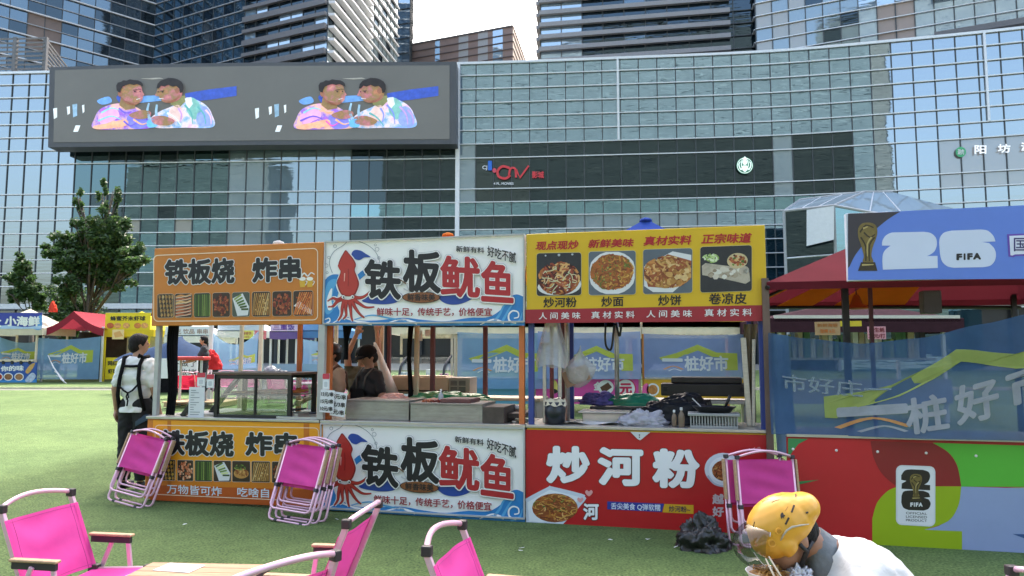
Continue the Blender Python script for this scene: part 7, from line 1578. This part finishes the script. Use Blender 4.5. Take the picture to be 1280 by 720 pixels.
for sy in (-1, 1): S_ = sh_ + V((.0, sy * .19, -.01)); E_ = q(1010, 830) + V((0, sy * .24, 0)); T.append(('c', S_, S_.lerp(E_, .55), .078, .076))
nk_ = (q(1010, 676) - q(1040, 704)).normalized(); melt('shirt', T, WT2, rd, .009, 6, wrinkle=.009, cuts=[(q(1030, 690), nk_)])
melt('trousers', [('c', hip_ + V((.0, -.09, -.02)), hip_ + V((0, .09, -.02)), .165, .165)] + [('c', hip_ + V((0, sy * .09, -.02)), V((hip_.x - .42, sy * .14, .48)), .105, .08) for sy in (-1, 1)] + [('c', V((hip_.x - .42, sy * .14, .48)), V((hip_.x - .40, sy * .14, .09)), .08, .062) for sy in (-1, 1)], TRO, rd, .016, 4)
# grey collar towel and dark strap
b = MB(); b.tube([q(1014, 668), q(1024, 682), q(1030, 696), q(1026, 712), q(1014, 726)], [.045, .068, .074, .066, .04], mat('grey neck cloth', (.17, .19, .21), rough=.85, var=.12, bump=.006, bs=30), 12); b.build('neck_cloth', rd, smooth=True)
HM = mat('yellow helmet shell', (.72, .36, .04), rough=.32, var=.05, vs=5); DKP = mat('helmet dark vent', (.03, .02, .015), rough=.6)
melt('hair', [('e', hd(.036, 0, -.02), (.078, .074, .082), HR_)], HAIR, rd, .008, 2, cuts=[(hd(-.01, 0, -.02), HR_.to_matrix() @ V((-1, 0, .15)))])
hp = [('e', hd(-.005, 0, .036), (.138, .106, .108), HR_), ('e', hd(.072, 0, .046), (.088, .086, .066), HR_), ('e', hd(-.05, 0, .012), (.098, .096, .082), HR_), ('c', hd(-.04, -.068, -.015), hd(-.035, -.070, -.055), .040, .026), ('c', hd(-.04, .068, -.015), hd(-.035, .070, -.055), .040, .026)]
hel = melt('helmet', hp, HM, rd, .006, 5, cuts=[(hd(.03, 0, -.022), HR_.to_matrix() @ V((.35, 0, -1))), (hd(-.06, 0, -.066), HR_.to_matrix() @ V((0, 0, -1)))])
from mathutils.bvhtree import BVHTree
_bv = BVHTree.FromPolygons([v.co.copy() for v in hel.data.vertices], [tuple(p.vertices) for p in hel.data.polygons])
def onhel(zx, zy, off=.001):
    """where the sight line of a mark on the photographed helmet meets the shell"""
    d = ray(890 + zx / 4.5, 560 + zy / 4.5).normalized(); h, n, i, t_ = _bv.ray_cast(CAM - RO, d)
    if h is None: h, n, i, t_ = _bv.find_nearest(CAM - RO + d * 2.8)
    return h + n * off
def mark(pts, r, m, off=.0005, seg=6): b.tube([onhel(*p, off) for p in pts], r, m, seg)
HY2 = mat('helmet yellow dark', (.5, .22, .02), rough=.35)
for pts_, r_, m_ in (([(462, 322), (447, 362)], .0034, DKP), ([(432, 392), (413, 430)], .0034, DKP), ([(335, 306), (358, 296), (380, 291)], .0014, DKP), ([(240, 415), (234, 440), (231, 460)], .0014, DKP), ([(282, 304), (318, 288)], .0011, HY2), ([(356, 270), (394, 264)], .0011, HY2), ([(472, 260), (472, 276)], .0026, DKP), ([(528, 364), (540, 362)], .004, DKP)):
    b = MB(); mark(pts_, r_, m_); b.build('vent', hel)
b = MB()
for zx, zy, r in ((374, 468, .0125), (335, 535, .0155)):
    c = onhel(zx, zy, -.004); b.tube([c, c + V((0, -.009, .001))], [r, r * .94], HM, 20); b.tube([c + V((0, -.009, .001)), c + V((0, -.0115, .001))], [r * .66, r * .6], HY2, 16)
b.build('button', hel)
b = MB(); b.tube([onhel(386, 520), onhel(400, 492), onhel(420, 464), onhel(450, 444), onhel(500, 434), onhel(545, 428)], [.002, .0035, .004, .004, .0035, .0015], mat('silver reflector', (.46, .42, .34), rough=.45), 6); b.build('stripe', hel, smooth=True)
b = MB(); emb = [(386, 372), (394, 362), (400, 366), (404, 376), (412, 378), (408, 386), (404, 388), (406, 400), (400, 392), (394, 392), (390, 402), (388, 392), (384, 384)]
b.poly([onhel(x, y, .0022) for x, y in emb], DKP); mark([(412, 352), (426, 330)], .0013, HY2); b.build('emblem', hel)
VS = clearglass('visor plastic', '#d0d0d4', .07); vc = q(951, 681)
def vf(a, c_): th, ph = R_(100 - 215 * a), R_(-82 + 164 * c_); return vc + V((-.104 * math.cos(th) * math.cos(ph), .098 * math.sin(ph), .088 * math.sin(th) * (.55 + .45 * math.cos(ph))))
b = MB(); b.grid(lambda a, c_: vf(a * .94, c_), 24, 16, VS); b.build('visor', hel, smooth=True)
b = MB(); b.tube([vf(.94, i / 16) for i in range(17)], .0016, prn('#b8b8ba'), 6); b.tube([vf(0, i / 16) for i in range(17)], .0016, prn('#b8b8ba'), 6); b.build('visor_rim', hel, smooth=True)
b = MB(); b.tube([hd(.0, -.082, -.03), hd(.01, -.078, -.07), hd(-.03, -.055, -.112), hd(-.035, 0, -.128), hd(-.03, .055, -.112), hd(.01, .078, -.07)], .009, BLK, 6); b.tube([hd(.05, -.07, -.05), hd(.0, -.074, -.075), hd(-.03, -.055, -.112)], .008, BLK, 6); b.build('chin_strap', hel, smooth=True)
b = MB()
for sy in (-1, 1): ell_mesh(b, hd(-.088, sy * .032, -.028), (.005, .011, .006), BLK, HR_, 8); ell_mesh(b, hd(-.092, sy * .033, -.010), (.005, .016, .004), HAIR, HR_, 8)
b.build('eye', rd)
o = thing('noodle_bowl', 'white paper bowl of noodles right under the rider\'s face', 'bowl', RO + bowl + V((0, -.02, -.075))); b = MB(); b.lathe([(.05, 0), (.082, .075), (.086, .078), (.081, .078), (.046, .006)], WHT, seg=28); b.build('bowl', o, smooth=True)
b = MB(); b.lathe([(.06, .05), (.074, .066), (.03, .075)], NT[1], seg=20)
for i in range(50):
    a, r_ = rnd.uniform(0, 6.28), rnd.uniform(0, .06); p = V((r_ * math.cos(a), r_ * math.sin(a), .076 + rnd.uniform(0, .012))); d_ = rnd.uniform(0, 6.28)
    b.tube([p, p + V((math.cos(d_) * .02, math.sin(d_) * .02, .004)), p + V((math.cos(d_ + .9) * .035, math.sin(d_ + .9) * .035, -.003))], .0028, rnd.choice(NT + NY[:3]), 5)
mo = RO + hd(-.098, -.02, -.082) - V(o.location)
for i in range(7): b.tube([V((.01 * i - .03, -.01, .075)), V((.006 * i - .01, -.015, .10)).lerp(mo, .4), mo + V((0, .004 * i - .01, 0))], .0028, NT[i % 4], 5)
b.build('noodles', o, smooth=True)
o = thing('chopsticks', 'pair of pale wooden chopsticks in the rider\'s hand over the bowl', 'chopsticks', RO + q(975, 732, -.12)); C0 = V(o.location)
for (x0, y0), (x1, y1) in (((957, 698), (978, 742)), ((961, 695.5), (988, 740))): b = MB(); a, c_ = at(x0, y0, YR - .10) - C0, at(x1, y1, YR - .16) - C0; b.tube([a, c_], [.0028, .0042], CREAM, 8); b.build('chopstick', o, smooth=True)
lump('foil_ball', 'crumpled silver foil under the rider\'s chin', 'foil', 0, 0, 0, .045, .035, .05, mat('silver foil', (.5, .5, .52), rough=.3, metal=.7, bump=.01, bs=30), 41, .5, 4).location = RO + q(1000, 726, -.05)
o = thing('camp_table', 'camp table under the rider\'s noodle bowl, below the picture edge', 'table', RO + V((q(975, 760).x, 0, 0))); zt = bowl.z - .078; b = MB(); [b.box(-.16 + i * .085, -.08 + i * .085, -.40, .05, zt - .015, zt, WT) for i in range(6)]; b.build('tabletop', o); b = MB(); [b.bar((x, y, 0), (x * .9, y * .9, zt - .016), .02, .02, BKT) for x in (-.1, .28) for y in (-.34, .02)]; b.build('leg', o)
c2 = dup(ch, (RO.x + hip_.x + .03, YR, 0), (0, 0, R_(-90)), 'pink camp chair the rider sits on, only its black cap and rail end showing'); c2.scale = (1, 1, .92)
